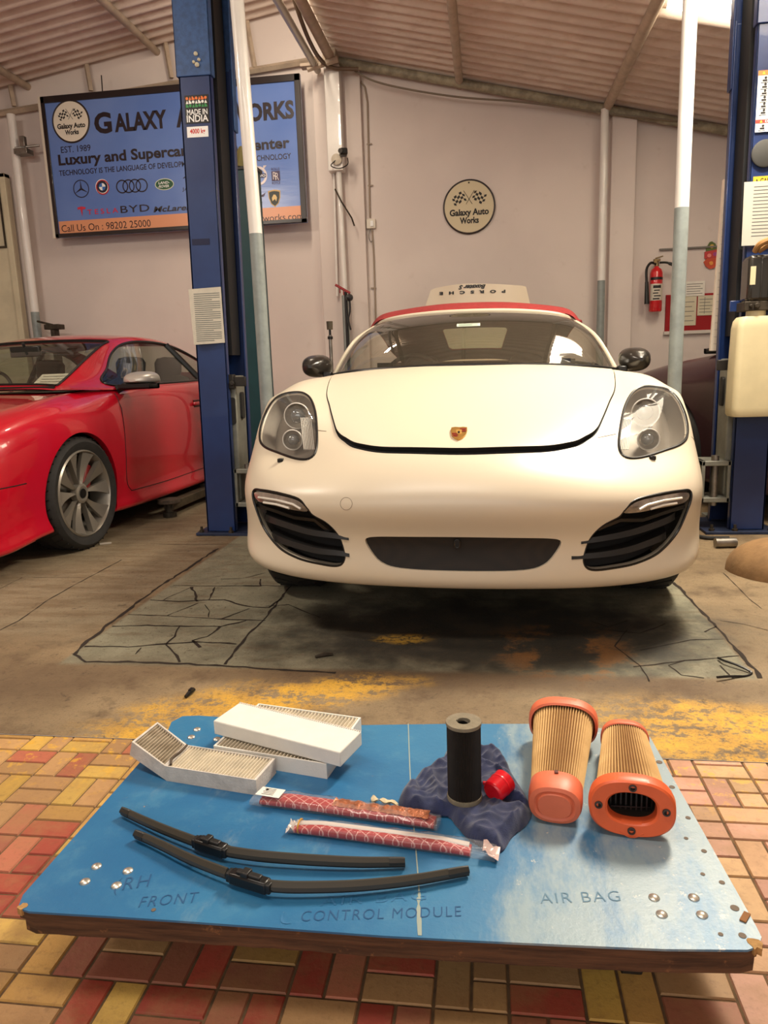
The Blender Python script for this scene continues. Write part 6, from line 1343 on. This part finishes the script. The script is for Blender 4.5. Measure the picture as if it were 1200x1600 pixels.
# ---- cabin filters
filt_w = mat('white filter fleece', (226, 222, 212), .85, var=.03, vs=20, bump=.2, bs=400); filt_d = mat('dusty fleece edge', (202, 194, 184), .9, var=.12, vs=30, bump=.3, bs=200); pleat_m = mat('dirty pleats', (186, 172, 150), .95, col2=(150, 134, 112), var=.2, vs=25); pleat_g = mat('grey pleats', (206, 194, 172), .95, var=.12, vs=25)
def fold_steps(n): return [((k + o_) / n, q) for k in range(n) for o_, q in ((.0, .75), (.28, .10), (.40, .03), (.60, .03), (.72, .10), (1.0, .75))]
def filt_panel(mbF, mbP, c4, th, npl, wall=.004, fill=None):
    """slab with open pleated top: c4 = top corners (nearL, nearR, farR, farL); th = thickness vector"""
    a, b_, c_, d = [np.array(p) for p in c4]; dn = np.array(th)
    mid = (a + b_ + c_ + d) / 4; ins = lambda p: p + (mid - p) / np.linalg.norm(mid - p) * wall * 1.6
    A = [a, b_, c_, d]; I = [ins(p) for p in A]; low = [p + dn * .25 for p in I]
    for i in range(4):
        j = (i + 1) % 4; mbF.add([A[i], A[j], A[j] + dn, A[i] + dn], [(0, 1, 2, 3)]); mbF.add([A[i], A[j], I[j], I[i]], [(0, 1, 2, 3)]); mbF.add([I[i], I[j], low[j], low[i]], [(0, 1, 2, 3)])
    mbF.add([p + dn for p in A], [(0, 1, 2, 3)])
    N = []; F_ = []
    for f, q in fold_steps(npl):
        N.append(I[0] * (1 - f) + I[1] * f + dn * q); F_.append(I[3] * (1 - f) + I[2] * f + dn * q)
    mbP.grid([N, F_])
# bent filter
TH_ = .036
zf = lambda p, z: atz(p[0], p[1], z)
nR, fR = zf((400, 1219), ZT + TH_), zf((430, 1185), ZT + TH_); nC, fC = zf((258, 1197), ZT + TH_), zf((293, 1164), ZT + TH_)
nL, fL = zf((206, 1159), ZT + .066), zf((246, 1128), ZT + .066)
bf = thing('cabin_filter', 'bent dusty cabin air filter with open pleats at left of blue trolley', 'air filter', tuple((nC + fC) / 2 - np.array([0, 0, TH_])))
mf, mp = MB(), MB(); filt_panel(mf, mp, (nC, nR, fR, fC), (0, 0, -TH_), 27)
nrm_ = np.cross(nC - nL, fL - nL); nrm_ /= np.linalg.norm(nrm_); nrm_ *= -np.sign(nrm_[2])
dnv = nrm_ * TH_
# left wing shares the crease with the right one
a, b_, c_, d = nL, nC, fC, fL; dA = [dnv, np.array([0, 0, -TH_]), np.array([0, 0, -TH_]), dnv]
mid = (a + b_ + c_ + d) / 4; A = [a, b_, c_, d]; I = [p + (mid - p) / np.linalg.norm(mid - p) * .0064 for p in A]
for i in range(4):
    j = (i + 1) % 4; mf.add([A[i], A[j], A[j] + dA[j], A[i] + dA[i]], [(0, 1, 2, 3)]); mf.add([A[i], A[j], I[j], I[i]], [(0, 1, 2, 3)])
    mf.add([I[i], I[j], I[j] + dnv * .25, I[i] + dnv * .25], [(0, 1, 2, 3)])
mf.add([p + q for p, q in zip(A, dA)], [(0, 1, 2, 3)])
mf.build('filter_frame', filt_d, bf); mp.build('pleats', pleat_g, bf)
mp = MB(); N = []; F_ = []
for f, q_ in fold_steps(13):
    dz = dnv * q_; N.append(I[0] * (1 - f) + I[1] * f + dz); F_.append(I[3] * (1 - f) + I[2] * f + dz)
mp.grid([N, F_]); mp.build('pleats', pleat_m, bf)
m = MB(); m.tube(spl([fC * .97 + nC * .03 + [0, 0, .001], fC * .6 + nC * .4 + [.004, 0, .004], fC * .3 + nC * .7 + [.0, 0, .003], nC + [.012, .004, .002]], 12), .003, 6); m.build('crease_fold', mat('crease', (84, 72, 60), .95), bf)
ms = MB()
for u, v, w_ in ((240, 1190, .016), (262, 1212, .014), (300, 1226, .02), (318, 1228, .014), (345, 1232, .022), (365, 1234, .014)):
    pass
# lower pleated filter and white one on top of it
z1 = ZT + TH_; lo_ = [zf((335, 1162), z1), zf((510, 1194), z1), zf((564, 1121), z1), zf((404, 1099), z1)]
lo_[0] = lo_[1] + (lo_[3] - lo_[2])
lf_ = thing('cabin_filter', 'cabin air filter with dusty pleats lying under the clean white filter', 'air filter', tuple(np.mean(lo_, 0) - np.array([0, 0, TH_])))
mf, mp = MB(), MB(); filt_panel(mf, mp, lo_, (0, 0, -TH_), 30); mf.build('filter_frame', filt_w, lf_); mp.build('pleats', mat('tan pleats', (206, 194, 172), .95, var=.15, vs=25), lf_)
z2 = z1 + TH_; up_ = [zf((333, 1126), z2), zf((531, 1176), z2), zf((565, 1142), z2), zf((375, 1097), z2)]
wf_ = thing('cabin_filter', 'clean white cabin air filter lying face down on top of another filter', 'air filter', tuple(np.mean(up_, 0) - np.array([0, 0, TH_])))
m = MB(); vs_ = [tuple(p) for p in up_] + [tuple(p - np.array([0, 0, TH_ - .001])) for p in up_]; m.add(vs_, [(0, 1, 2, 3), (7, 6, 5, 4), (0, 4, 5, 1), (1, 5, 6, 2), (2, 6, 7, 3), (3, 7, 4, 0)]); m.build('filter_body', filt_w, wf_, bevel=.0025)
m = MB(); N = []; k_n = 60
for k in range(k_n): 
    f = (k + .5) / k_n; p = up_[3] * (1 - f) + up_[2] * f; q_ = (up_[0] - up_[3]) / np.linalg.norm(up_[0] - up_[3]) * .006; m.box(p + q_ * .6 + np.array([0, 0, .0008]), (.003, .005, .0016))
m.build('stitched_edge', filt_d, wf_)

# ---- wiper blades
wb_m = mat('wiper rubber black', (40, 38, 34), .42, var=.1, vs=30); wsp = mat('wiper spoiler', (64, 60, 52), .34)
def blade(label, px_pts, con, capR=True):
    P = [at_t(u, v, .012) for u, v in spl(px_pts, 60)]; k = len(P)
    t_ = thing('wiper_blade', label, 'wiper blade', tuple(P[k // 2] - np.array([0, 0, .012])))
    def ext(i0, i1, wk, hk, zo=0.0):
        G = []
        for i in range(i0, i1):
            d = P[min(i + 1, k - 1)] - P[max(i - 1, 0)]; d /= np.linalg.norm(d); n_ = np.array([-d[1], d[0], 0]); z = np.array([0, 0, 1.0]); f = i / (k - 1); tp = .72 + .28 * sin(pi * f) ** .5
            w = .0088 * wk * tp; h = .0125 * hk * tp; lift = .004 * sin(pi * f); c0 = P[i] + z * (lift + zo)
            G.append([c0 - n_ * w, c0 - n_ * w * .9 + z * h * .45, c0 - n_ * w * .12 + z * h, c0 + n_ * w * .25 + z * h, c0 + n_ * w * .85 + z * h * .3, c0 + n_ * w])
        return G
    m = MB(); ci = int(con * (k - 1))
    for i0, i1 in ((2, ci - 3), (ci + 4, k - 2)):
        G = ext(i0, i1, 1, 1); m.grid(G, cv=True); m.add(G[0], [(0, 1, 2, 3, 4, 5)]); m.add(G[-1], [(5, 4, 3, 2, 1, 0)])
    m.build('spoiler', wsp, t_)
    m = MB(); m.tube([p + np.array([0, 0, -.0045 + .004 * sin(pi * i / (k - 1))]) for i, p in enumerate(P)], .0052, 8); m.build('wiping_lip', wb_m, t_)
    m = MB(); m.tube([p + np.array([0, .004, .0125 + .004 * sin(pi * i / (k - 1))]) for i, p in enumerate(P) if 2 < i < k - 3 and abs(i - ci) > 4], .0008, 4); m.build('edge_line', grey_paint, t_) if False else None
    for i0, i1 in ((0, 4), (k - 4, k)):
        G = ext(i0, i1, 1.18, 1.12, -.001); m = MB(); m.grid(G, cv=True); m.add(G[0], [(0, 1, 2, 3, 4, 5)]); m.add(G[-1], [(5, 4, 3, 2, 1, 0)]); m.build('end_cap', wb_m, t_, bevel=.0015)
    d = P[ci + 3] - P[ci - 3]; L_ = np.linalg.norm(d); an = atan2(d[1], d[0]); c0 = P[ci] + np.array([0, 0, .006]); R_ = rotm('Z', an)
    m = MB(); m.box(c0, (L_ * 1.25, .022, .022), R_); cn = m.build('connector', satin_black, t_, bevel=.004)
    ux = d / L_; m = MB(); m.box(c0 + np.array([0, 0, .012]), (L_ * .8, .012, .008), R_); m.box(c0 - ux * L_ * .1 + np.array([0, 0, .014]), (L_ * .25, .018, .010), R_); m.box(c0 + ux * L_ * .62, (L_ * .22, .018, .018), R_); m.box(c0 - ux * L_ * .62, (L_ * .22, .018, .018), R_); m.build('clip', black_plastic, cn, bevel=.002)
    return t_
blade('shorter black wiper blade lying nearer the pleated filters on the trolley', [(191, 1267), (225, 1284), (262, 1301), (310, 1320), (350, 1333), (400, 1341), (450, 1345), (510, 1348), (570, 1349), (633, 1347)], .40)
blade('longer black wiper blade lying nearest the trolley\'s front edge', [(212, 1303), (250, 1321), (295, 1344), (345, 1365), (400, 1384), (440, 1390), (500, 1390), (570, 1386), (650, 1376), (732, 1360)], .425)

# ---- spare parts in printed sleeves
rs_ = NT('red chevron print'); mp_ = rs_.map(rot=(0, 0, -.12))
xx, yy, zz_ = rs_.xyz(mp_)
w1 = rs_.math('PINGPONG', rs_.math('ADD', xx, rs_.math('MULTIPLY', yy, 1.0)), .011); w2 = rs_.math('PINGPONG', rs_.math('SUBTRACT', xx, rs_.math('MULTIPLY', yy, 1.0)), .011)
ln_ = rs_.math('MAXIMUM', rs_.math('LESS_THAN', w1, .0013), rs_.math('LESS_THAN', w2, .0013))
rs_.lk(rs_.mix(rs_.math('MULTIPLY', ln_, .75), lin((172, 34, 36)), lin((226, 170, 160))), rs_.b.inputs['Base Color']); rs_.b.inputs['Roughness'].default_value = .35
film = glass('clear plastic sleeve', (.97, .97, .97), .08, 1.4, .07, (.9, .88, .86))
copper = mat('copper coloured foil', (176, 108, 76), .35, .5, var=.3, vs=90, bump=.5, bs=150)
def sleeve(a, b_, w0, w1, h, n=26, jig=.0, seed=1, off=0.0):
    """flattened tube of plastic or card from a to b"""
    r = random.Random(seed); ux = (b_ - a) / np.linalg.norm(b_ - a); ny = np.array([-ux[1], ux[0], 0]); G = []
    for i in range(n):
        f = i / (n - 1); w = w0 + (w1 - w0) * f; hh = h * (.65 + .35 * min(1, 6 * f, 6 * (1 - f))); c0 = a + (b_ - a) * f
        ring_ = []
        for j in range(16):
            t = 2 * pi * j / 16; jj = 1 + (r.random() - .5) * jig; y_ = w * .5 * np.sign(cos(t)) * abs(cos(t)) ** .7 * jj; z_ = hh * .5 * (1 + np.sign(sin(t)) * abs(sin(t)) ** .8) * jj
            ring_.append(c0 + ny * y_ + np.array([0, 0, z_ + off]))
        G.append(ring_)
    return G, ux, ny
def gput(G, name, mt, parent, **k): m = MB(); m.grid(G, cv=True); m.add(G[0], [tuple(range(16))]); m.add(G[-1], [tuple(reversed(range(16)))]); return m.build(name, mt, parent, **k)
a, b_ = at_t(398, 1251), at_t(680, 1291)
pk = thing('parts_packet', 'red patterned parts packet in clear plastic with white label', 'packet', tuple((a + b_) / 2))
G, ux, ny = sleeve(a + (b_ - a) * .05, b_, .036, .034, .020, jig=.05, off=.0015); gput(G, 'packet_body', rs_.mat, pk)
m = MB(); A = a + (b_ - a) * .46 + np.array([0, 0, .0205]); B_ = b_ - (b_ - a) * .03 + np.array([0, 0, .0205]); rr = random.Random(2); L_ = []; R_ = []
for i in range(30):
    f = i / 29; c0 = A * (1 - f) + B_ * f; w = .008 + .005 * rr.random(); z = .0015 + .003 * rr.random(); L_.append(c0 - ny * w + [0, 0, z * .3]); R_.append(c0 + ny * (w + .002) + [0, 0, z])
m.grid([L_, [(p + q) / 2 + np.array([0, 0, .003]) for p, q in zip(L_, R_)], R_]); m.build('foil_strip', copper, pk)
G, _, _ = sleeve(a, b_ + ux * .008, .050, .044, .0245, jig=.10, seed=4); sl = gput(G, 'plastic_sleeve', film, pk)
lc = a + ux * .040 + np.array([0, 0, .0255]); f_ = lambda x, y, d: tuple(lc + ux * x + ny * y + np.array([0, 0, d])); m = MB(); m.prism([(-.030, -.015), (.024, -.017), (.026, .014), (-.026, .015)], f_, -.0008, .0002); lb = m.build('white_label', paper, pk)
m = MB()
for k in range(5): m.add([f_(-.018 + .002 * (k % 2), -.011 + k * .005, .0006), f_(.008, -.011 + k * .005, .0006), f_(.008, -.0095 + k * .005, .0006), f_(-.018 + .002 * (k % 2), -.0095 + k * .005, .0006)], [(0, 1, 2, 3)])
m.prism(circ(.0032, 12, -.012, .006), f_, .0003, .0006)
m.build('label_print', ink, lb)
a, b_ = at_t(462, 1298), at_t(765, 1338)
pk2 = thing('parts_packet', 'red patterned packet with milky plastic end tied by yellow band', 'packet', tuple((a + b_) / 2))
G, ux, ny = sleeve(a, b_ - (b_ - a) * .09, .026, .028, .019, jig=.04, off=.001); gput(G, 'packet_body', rs_.mat, pk2)
milky = mat('milky plastic', (216, 204, 196), .3, coat=.3)
G2 = [[p + ny * .007 + np.array([0, 0, .006]) for p in r_] for r_ in sleeve(a + ux * .004, b_ - (b_ - a) * .10, .016, .016, .016, seed=3)[0]]; gput(G2, 'milky_strip', milky, pk2)
G, _, _ = sleeve(a - ux * .012, b_ + ux * .012, .032, .042, .026, jig=.12, seed=8); gput(G, 'plastic_sleeve', film, pk2)
m = MB(); t0 = b_ - ux * .012; rr = random.Random(4)
m.grid([[t0 + ux * (.030 * i / 5) + ny * ((j / 7 - .5) * (.026 + .020 * i / 5)) + np.array([0, 0, .004 + .010 * rr.random() * (1 - i / 7) + (.012 if i < 2 else .004)]) for j in range(8)] for i in range(6)]); m.build('crumpled_end', mat('crumpled clear end', (206, 176, 168), .25, coat=.5), pk2)
m = MB(); t0 = a - ux * .014; m.grid([[t0 + ux * (.02 * i / 4) + ny * ((j / 7 - .5) * (.036 - .014 * i / 4)) + np.array([0, 0, .004 + .014 * rr.random()]) for j in range(8)] for i in range(5)]); m.build('gathered_end', milky, pk2)
q = a + ux * .010; m = MB(); m.tube([q + ny * .015 * cos(t) + np.array([0, 0, .012 + .012 * sin(t)]) for t in np.linspace(0, 2 * pi, 25)[:-1]], .0016, 6, closed=True); m.build('elastic_band', mat('yellow band', (204, 150, 40), .5), pk2)

# ---- rag under the oil filter
RG = [(624, 1243), (636, 1225), (660, 1205), (690, 1185), (700, 1172), (740, 1172), (775, 1170), (788, 1182), (800, 1205), (822, 1240), (830, 1262), (822, 1282), (800, 1300), (785, 1322), (768, 1322), (745, 1312), (728, 1300), (712, 1282), (700, 1270), (672, 1270), (645, 1264), (628, 1256)]
rg2 = np.array([at_t(u, v, .012)[:2] for u, v in spl(RG, 110, True)])
x0, y0 = rg2.min(0) - .01; x1, y1 = rg2.max(0) + .01; nx, ny_ = 120, 100
gx, gy = np.meshgrid(np.linspace(x0, x1, nx), np.linspace(y0, y1, ny_)); gx = gx.ravel(); gy = gy.ravel(); sdv = sdist(np.stack([gx, gy], 1), rg2)
OILC = at_t(726, 1244, .03)[:2]
hz = []
for x, y, s_ in zip(gx, gy, sdv):
    p = Vector((x * 16, y * 16, 2.0)); fold = 1 - abs(noise.noise(Vector((x * 15 + y * 10 + noise.noise(p) * .9, y * 7 - x * 9, .7)))) * 2.0; f2 = 1 - abs(noise.noise(Vector((x * 34 - y * 20, y * 28 + x * 12, 5.2)))) * 2
    h = .012 + .015 * max(0, fold) + .007 * max(0, f2) + .006 * noise.noise(p)
    dcap = hypot(x - OILC[0], y - OILC[1]); h = h if dcap > .055 else .022 + (h - .022) * max(0, (dcap - .032) / .023)
    e = min(1, max(0, s_ / .016)); hz.append(ZT + .002 + h * sqrt(e))
idx = np.arange(nx * ny_).reshape(ny_, nx); q4 = np.stack([idx[:-1, :-1], idx[:-1, 1:], idx[1:, 1:], idx[1:, :-1]], -1).reshape(-1, 4)
rgs = Surf(np.stack([gx, gy, np.array(hz)], 1), np.concatenate([q4[:, [0, 1, 2]], q4[:, [0, 2, 3]]])).orient((0, 0, 1))
rgs, _ = rgs.clip(sdv + .0005)
rw_ = rgs.rimwall((0, 0, -.002), 0)
rag_m = mat('navy cloth', (34, 42, 76), .95, var=.22, vs=30, bump=.35, bs=500, sheen=.3)
rg_o = rgs.build('rag', rag_m, None, extra=rw_); tag(rg_o, 'crumpled navy blue rag under the black oil filter', 'rag')
m = MB(); P = [at_t(580, 1246, .006), at_t(592, 1249, .010), at_t(606, 1251, .007), at_t(622, 1256, .008)]; S_ = spl(P, 14); L_ = []; R_ = []
for i, p in enumerate(S_): w = .005 + .002 * sin(i * .9); L_.append(p + np.array([.001, w, .003 * sin(i * 1.3)])); R_.append(p - np.array([0, w, .003 * sin(i * 1.1)]))
m.grid([L_, S_, R_]); m.grid([[p - np.array([0, 0, .003]) for p in R_], [p - np.array([0, 0, .003]) for p in L_]]); t_ = m.build('cloth_scrap', mat('cream cloth', (206, 190, 156), .9, var=.1, vs=60)); tag(t_, 'small twisted cream cloth scrap left of the navy rag', 'cloth')

# ---- oil filter and red cap
base = at_t(726, 1246, .024); q = base; hgt = .168; r = .034
of_ = thing('oil_filter', 'black pleated oil filter cartridge standing upright on navy rag', 'oil filter', tuple(base))
m = MB(); n = 120; G = []
for z in (0.008, hgt - .006): G.append([base + np.array([(r - (.0026 if j % 2 else 0)) * cos(2 * pi * j / n), (r - (.0026 if j % 2 else 0)) * sin(2 * pi * j / n), z]) for j in range(n)])
m.grid(G, cv=True); m.build('pleats', mat('oily black pleats', (40, 33, 27), .6, var=.15, vs=40), of_, sharp=10)
for z0, z1 in ((0, .009), (hgt - .007, hgt)):
    m = MB(); m.lathe([(.0135, z0), (r + .0012, z0), (r + .0018, (z0 + z1) / 2), (r + .0012, z1), (.0135, z1)], base, (0, 0, 1), 48, closed=True); m.build('end_ring', mat('felt end ring', (128, 118, 98), .85, var=.12, vs=60, bump=.3, bs=300), of_)
m = MB(); m.lathe([(.0136, .0), (.0136, hgt)], base, (0, 0, 1), 28, caps=False); m.lathe([(.0001, .02), (.0136, .02)], base, (0, 0, 1), 28, caps=False); m.build('core_tube', deep_black, of_)
m = MB(); m.tube([base + np.array([.0135 * cos(t), .0135 * sin(t), hgt - .012 + .004 * t]) for t in np.linspace(.5, 3.2, 14)], .0016, 5); m.build('core_lip', mat('core lip', (92, 84, 70), .6), of_)
capax = Vector((-.50, -.62, -.16)).normalized(); cc_ = Vector(tuple(at_t(779, 1229, .044))); redp = mat('bright red plastic', (222, 16, 34), .3, coat=.4)
rc_ = thing('oil_cup', 'bright red plastic cup cap leaning against the black oil filter', 'plastic cup', tuple(cc_ - Vector((0, 0, .03))))
m = MB(); m.lathe([(.0001, .022), (.020, .022), (.0228, .0195), (.0236, .017), (.0242, -.020), (.0248, -.022), (.0225, -.022), (.0215, .015), (.0001, .016)], cc_, capax, 44); m.build('cap_body', redp, rc_)
sdv_ = Vector((0, 0, 1)).cross(capax).normalized(); tb = cc_ - sdv_ * -.024 + capax * .012; m = MB(); tb = cc_ + capax * .014 + Vector((-.019, .013, .008)); m.box(tb, (.008, .006, .006)); m.build('tab', redp, rc_, bevel=.001)
m = MB(); m.lathe([(.0245, -.004), (.0251, -.006), (.0245, -.008)], cc_, capax, 44); m.build('rib', redp, rc_)

# ---- engine air filters
sal = mat('salmon rubber', (222, 112, 78), .45, var=.05, vs=20); sal2 = mat('salmon rubber face', (226, 98, 52), .4, var=.05, vs=20); pap = mat('tan filter paper', (214, 176, 118), .9, col2=(192, 152, 96), vs=9)
def oval(rx, rz, n=72, pw_=1.25):
    P = np.array([(rx * np.sign(cos(a)) * abs(cos(a)) ** (1 / pw_), rz * np.sign(sin(a)) * abs(sin(a)) ** (1 / pw_)) for a in (2 * pi * i / 1440 for i in range(1441))])
    s_ = np.concatenate([[0], np.cumsum(np.linalg.norm(np.diff(P, axis=0), axis=1))]); q = np.arange(n) * s_[-1] / n     # even steps along the outline
    return list(zip(np.interp(q, s_, P[:, 0]), np.interp(q, s_, P[:, 1])))
def air_filter(label, pn, pf, big_near, tiltz=0.0):
    """conical oval cartridge lying on its side; pn, pf = centres of the near and far ends at the board"""
    t_ = thing('engine_air_filter', label, 'air filter', tuple((pn + pf) / 2))
    BX, BZ, SX_, SZ_ = .072, .052, .050, .040
    (nx_, nz_), (fx_, fz_) = ((BX, BZ), (SX_, SZ_)) if big_near else ((SX_, SZ_), (BX, BZ))
    ux = (pf - pn); L = np.linalg.norm(ux); ux = ux / L; rt = np.array([ux[1], -ux[0], 0])
    kn, kf = (1.10, 1.06) if big_near else (1.06, 1.10); cn = pn + np.array([0, 0, nz_ * kn + .001]); cf_ = pf + np.array([0, 0, fz_ * kf + .001]); ax = (cf_ - cn); L = np.linalg.norm(ax); ax /= L; up = np.cross(rt, ax); up = up if up[2] > 0 else -up
    def pt(f, x, z): return cn + ax * (L * f) + rt * x + up * z
    def rngs(f, k=1.0): return (nx_ + (fx_ - nx_) * f) * k, (nz_ + (fz_ - nz_) * f) * k
    m = MB(); G = []; n = 4 * 60
    for f in (.06, .5, .96):
        rx, rz = rngs(f, .96); o_ = oval(rx, rz, n); G.append([pt(f, x * (1 - (0, .06, .13, .06)[j % 4]), z * (1 - (0, .07, .15, .07)[j % 4])) for j, (x, z) in enumerate(o_)])
    m.grid(G, cv=True); m.m = [1 if k % 4 in (1, 2) else 0 for k in range(len(m.f))]; m.build('pleats', [pap, mat('dusty pleat valley', (150, 108, 62), .95)], t_, sharp=12)
    # end caps
    for end in (0, 1):
        big = (end == 0) == big_near; f0 = 0.0 if end == 0 else 1.0; s_ = 1 if end == 0 else -1; rx, rz = rngs(f0)
        if big:
            prof = [(1.0, .030), (1.075, .026), (1.10, .012), (1.08, -.004), (1.02, -.008), (.68, -.006), (.62, -.002), (.60, .02)]
            G = [[pt(f0, x, z) + ax * s_ * d for x, z in oval(rx * k, rz * (k if k > .9 else k * .94), 72)] for k, d in prof]; m = MB(); m.grid(G, cv=True); rim = m.build('rim_cap', sal2 if end == 0 else sal, t_)
            if end == 0:
                m = MB(); G = [[pt(f0, x, z) + ax * d for x, z in oval(rx * .62, rz * .60, 48)] for d in (.0, .15)]; m.grid(G, cv=True); m.add(G[1], [tuple(range(48))]); m.build('inner_core', mat('core dark', (46, 36, 26), .8), rim)
                m = MB()
                for k in range(9): x = (k / 8 - .5) * rx * 1.05; m.bx(tuple(pt(f0, x - .0012, -rz * .42) + ax * .03), tuple(pt(f0, x + .0012, rz * .42) + ax * .033))
                for z in (-.3, .3): m.bx(tuple(pt(f0, -rx * .52, rz * z) + ax * .03), tuple(pt(f0, rx * .52, rz * z + .0025) + ax * .033))
                m.build('core_grid', satin_black, rim)
                for a in (pi / 2, 0.05, pi - .05, -pi / 2):
                    c0 = pt(f0, rx * .84 * cos(a), rz * .83 * sin(a)) - ax * .007; m = MB(); m.lathe([(.0075, 0), (.0070, .003), (.0045, .0035), (.004, .0), (.0001, .0)], c0, tuple(-ax), 18); m.build('stud', mat('dark stud', (58, 46, 40), .5), rim)
                c0 = pt(f0, 0, -rz * 1.0) - ax * .006; m = MB(); m.tube([c0 + rt * .022 * q_ + up * (.006 - .010 * cos(q_ * 1.6)) for q_ in np.linspace(-1, 1, 9)], .0022, 6); m.build('locating_rib', sal2, rim)
        else:
            cd = .045 if end == 0 else .016; prof = [(.98, cd), (1.04, cd * .9), (1.05, .012), (1.03, -.002), (.97, -.012), (.80, -.015), (.70, -.012), (.62, -.0165), (.2, -.017), (.001, -.017)]
            G = [[pt(f0, x, z) + ax * s_ * d for x, z in oval(rx * k, rz * k, 72)] for k, d in prof]; m = MB(); m.grid(G, cv=True); cp = m.build('end_cap', sal, t_)
            if end == 0: m = MB(); c0 = pt(f0, 0.0, rz * 1.03) + ax * .036; m.box(c0, (.007, .010, .006)); m.build('notch', mat('notch', (96, 44, 30), .7), cp)
    return t_
air_filter('conical tan air filter with small closed end toward trolley front', at_t(871, 1290) + [-.004, .012, 0], at_t(884, 1160) + [-.006, .0, 0], False)
air_filter('conical tan air filter showing its wide open salmon ring and dark core', at_t(984, 1310) + [.004, .010, 0], at_t(972, 1180) + [.004, 0, 0], True)

# ================================================================== LITTER ON THE FLOOR
q = atz(297, 1086); m = MB(); d = (atz(306, 1078) - atz(289, 1093)); d /= np.linalg.norm(d); m.tube([q - d * .028 + [0, 0, .007], q + [0, 0, .009], q + d * .028 + [0, 0, .007]], [.0055, .008, .006], 8); m.box(q + d * .01 + np.array([0, 0, .014]), (.02, .012, .008), rotm('Z', atan2(d[1], d[0]))); t_ = m.build('plastic_clip', satin_black); tag(t_, 'small black plastic clip on the worn yellow paint behind trolley', 'clip')
m = MB(); P = [(1122, 1031), (1130, 1037), (1150, 1044), (1168, 1050), (1174, 1053), (1166, 1057), (1150, 1059), (1134, 1062), (1120, 1064)]; m.tube(spl([atz(u, v) + [0, 0, .007 + .006 * sin(i)] for i, (u, v) in enumerate(P)], 40), .0042, 6); t_ = m.build('cable_tie', satin_black); tag(t_, 'bent black cable tie on the cracked floor at right', 'cable tie')
q = atz(506, 1027); m = MB(); m.tube([q + [-.03, -.01, .006], q + [0, .008, .008], q + [.03, .02, .005]], [.005, .009, .005], 7); t_ = m.build('metal_scrap', dark_steel); tag(t_, 'small dark scrap on the oily floor under the white car\'s nose', 'scrap')
q = atz(165, 850); m = MB(); m.box(q + np.array([0, 0, .004]), (.07, .03, .008), rotm('Z', .4)); t_ = m.build('paper_scrap', mat('dull scrap', (170, 160, 146), .8), bevel=.002); tag(t_, 'small flat grey scrap on floor beside the red coupe\'s front wheel', 'scrap')
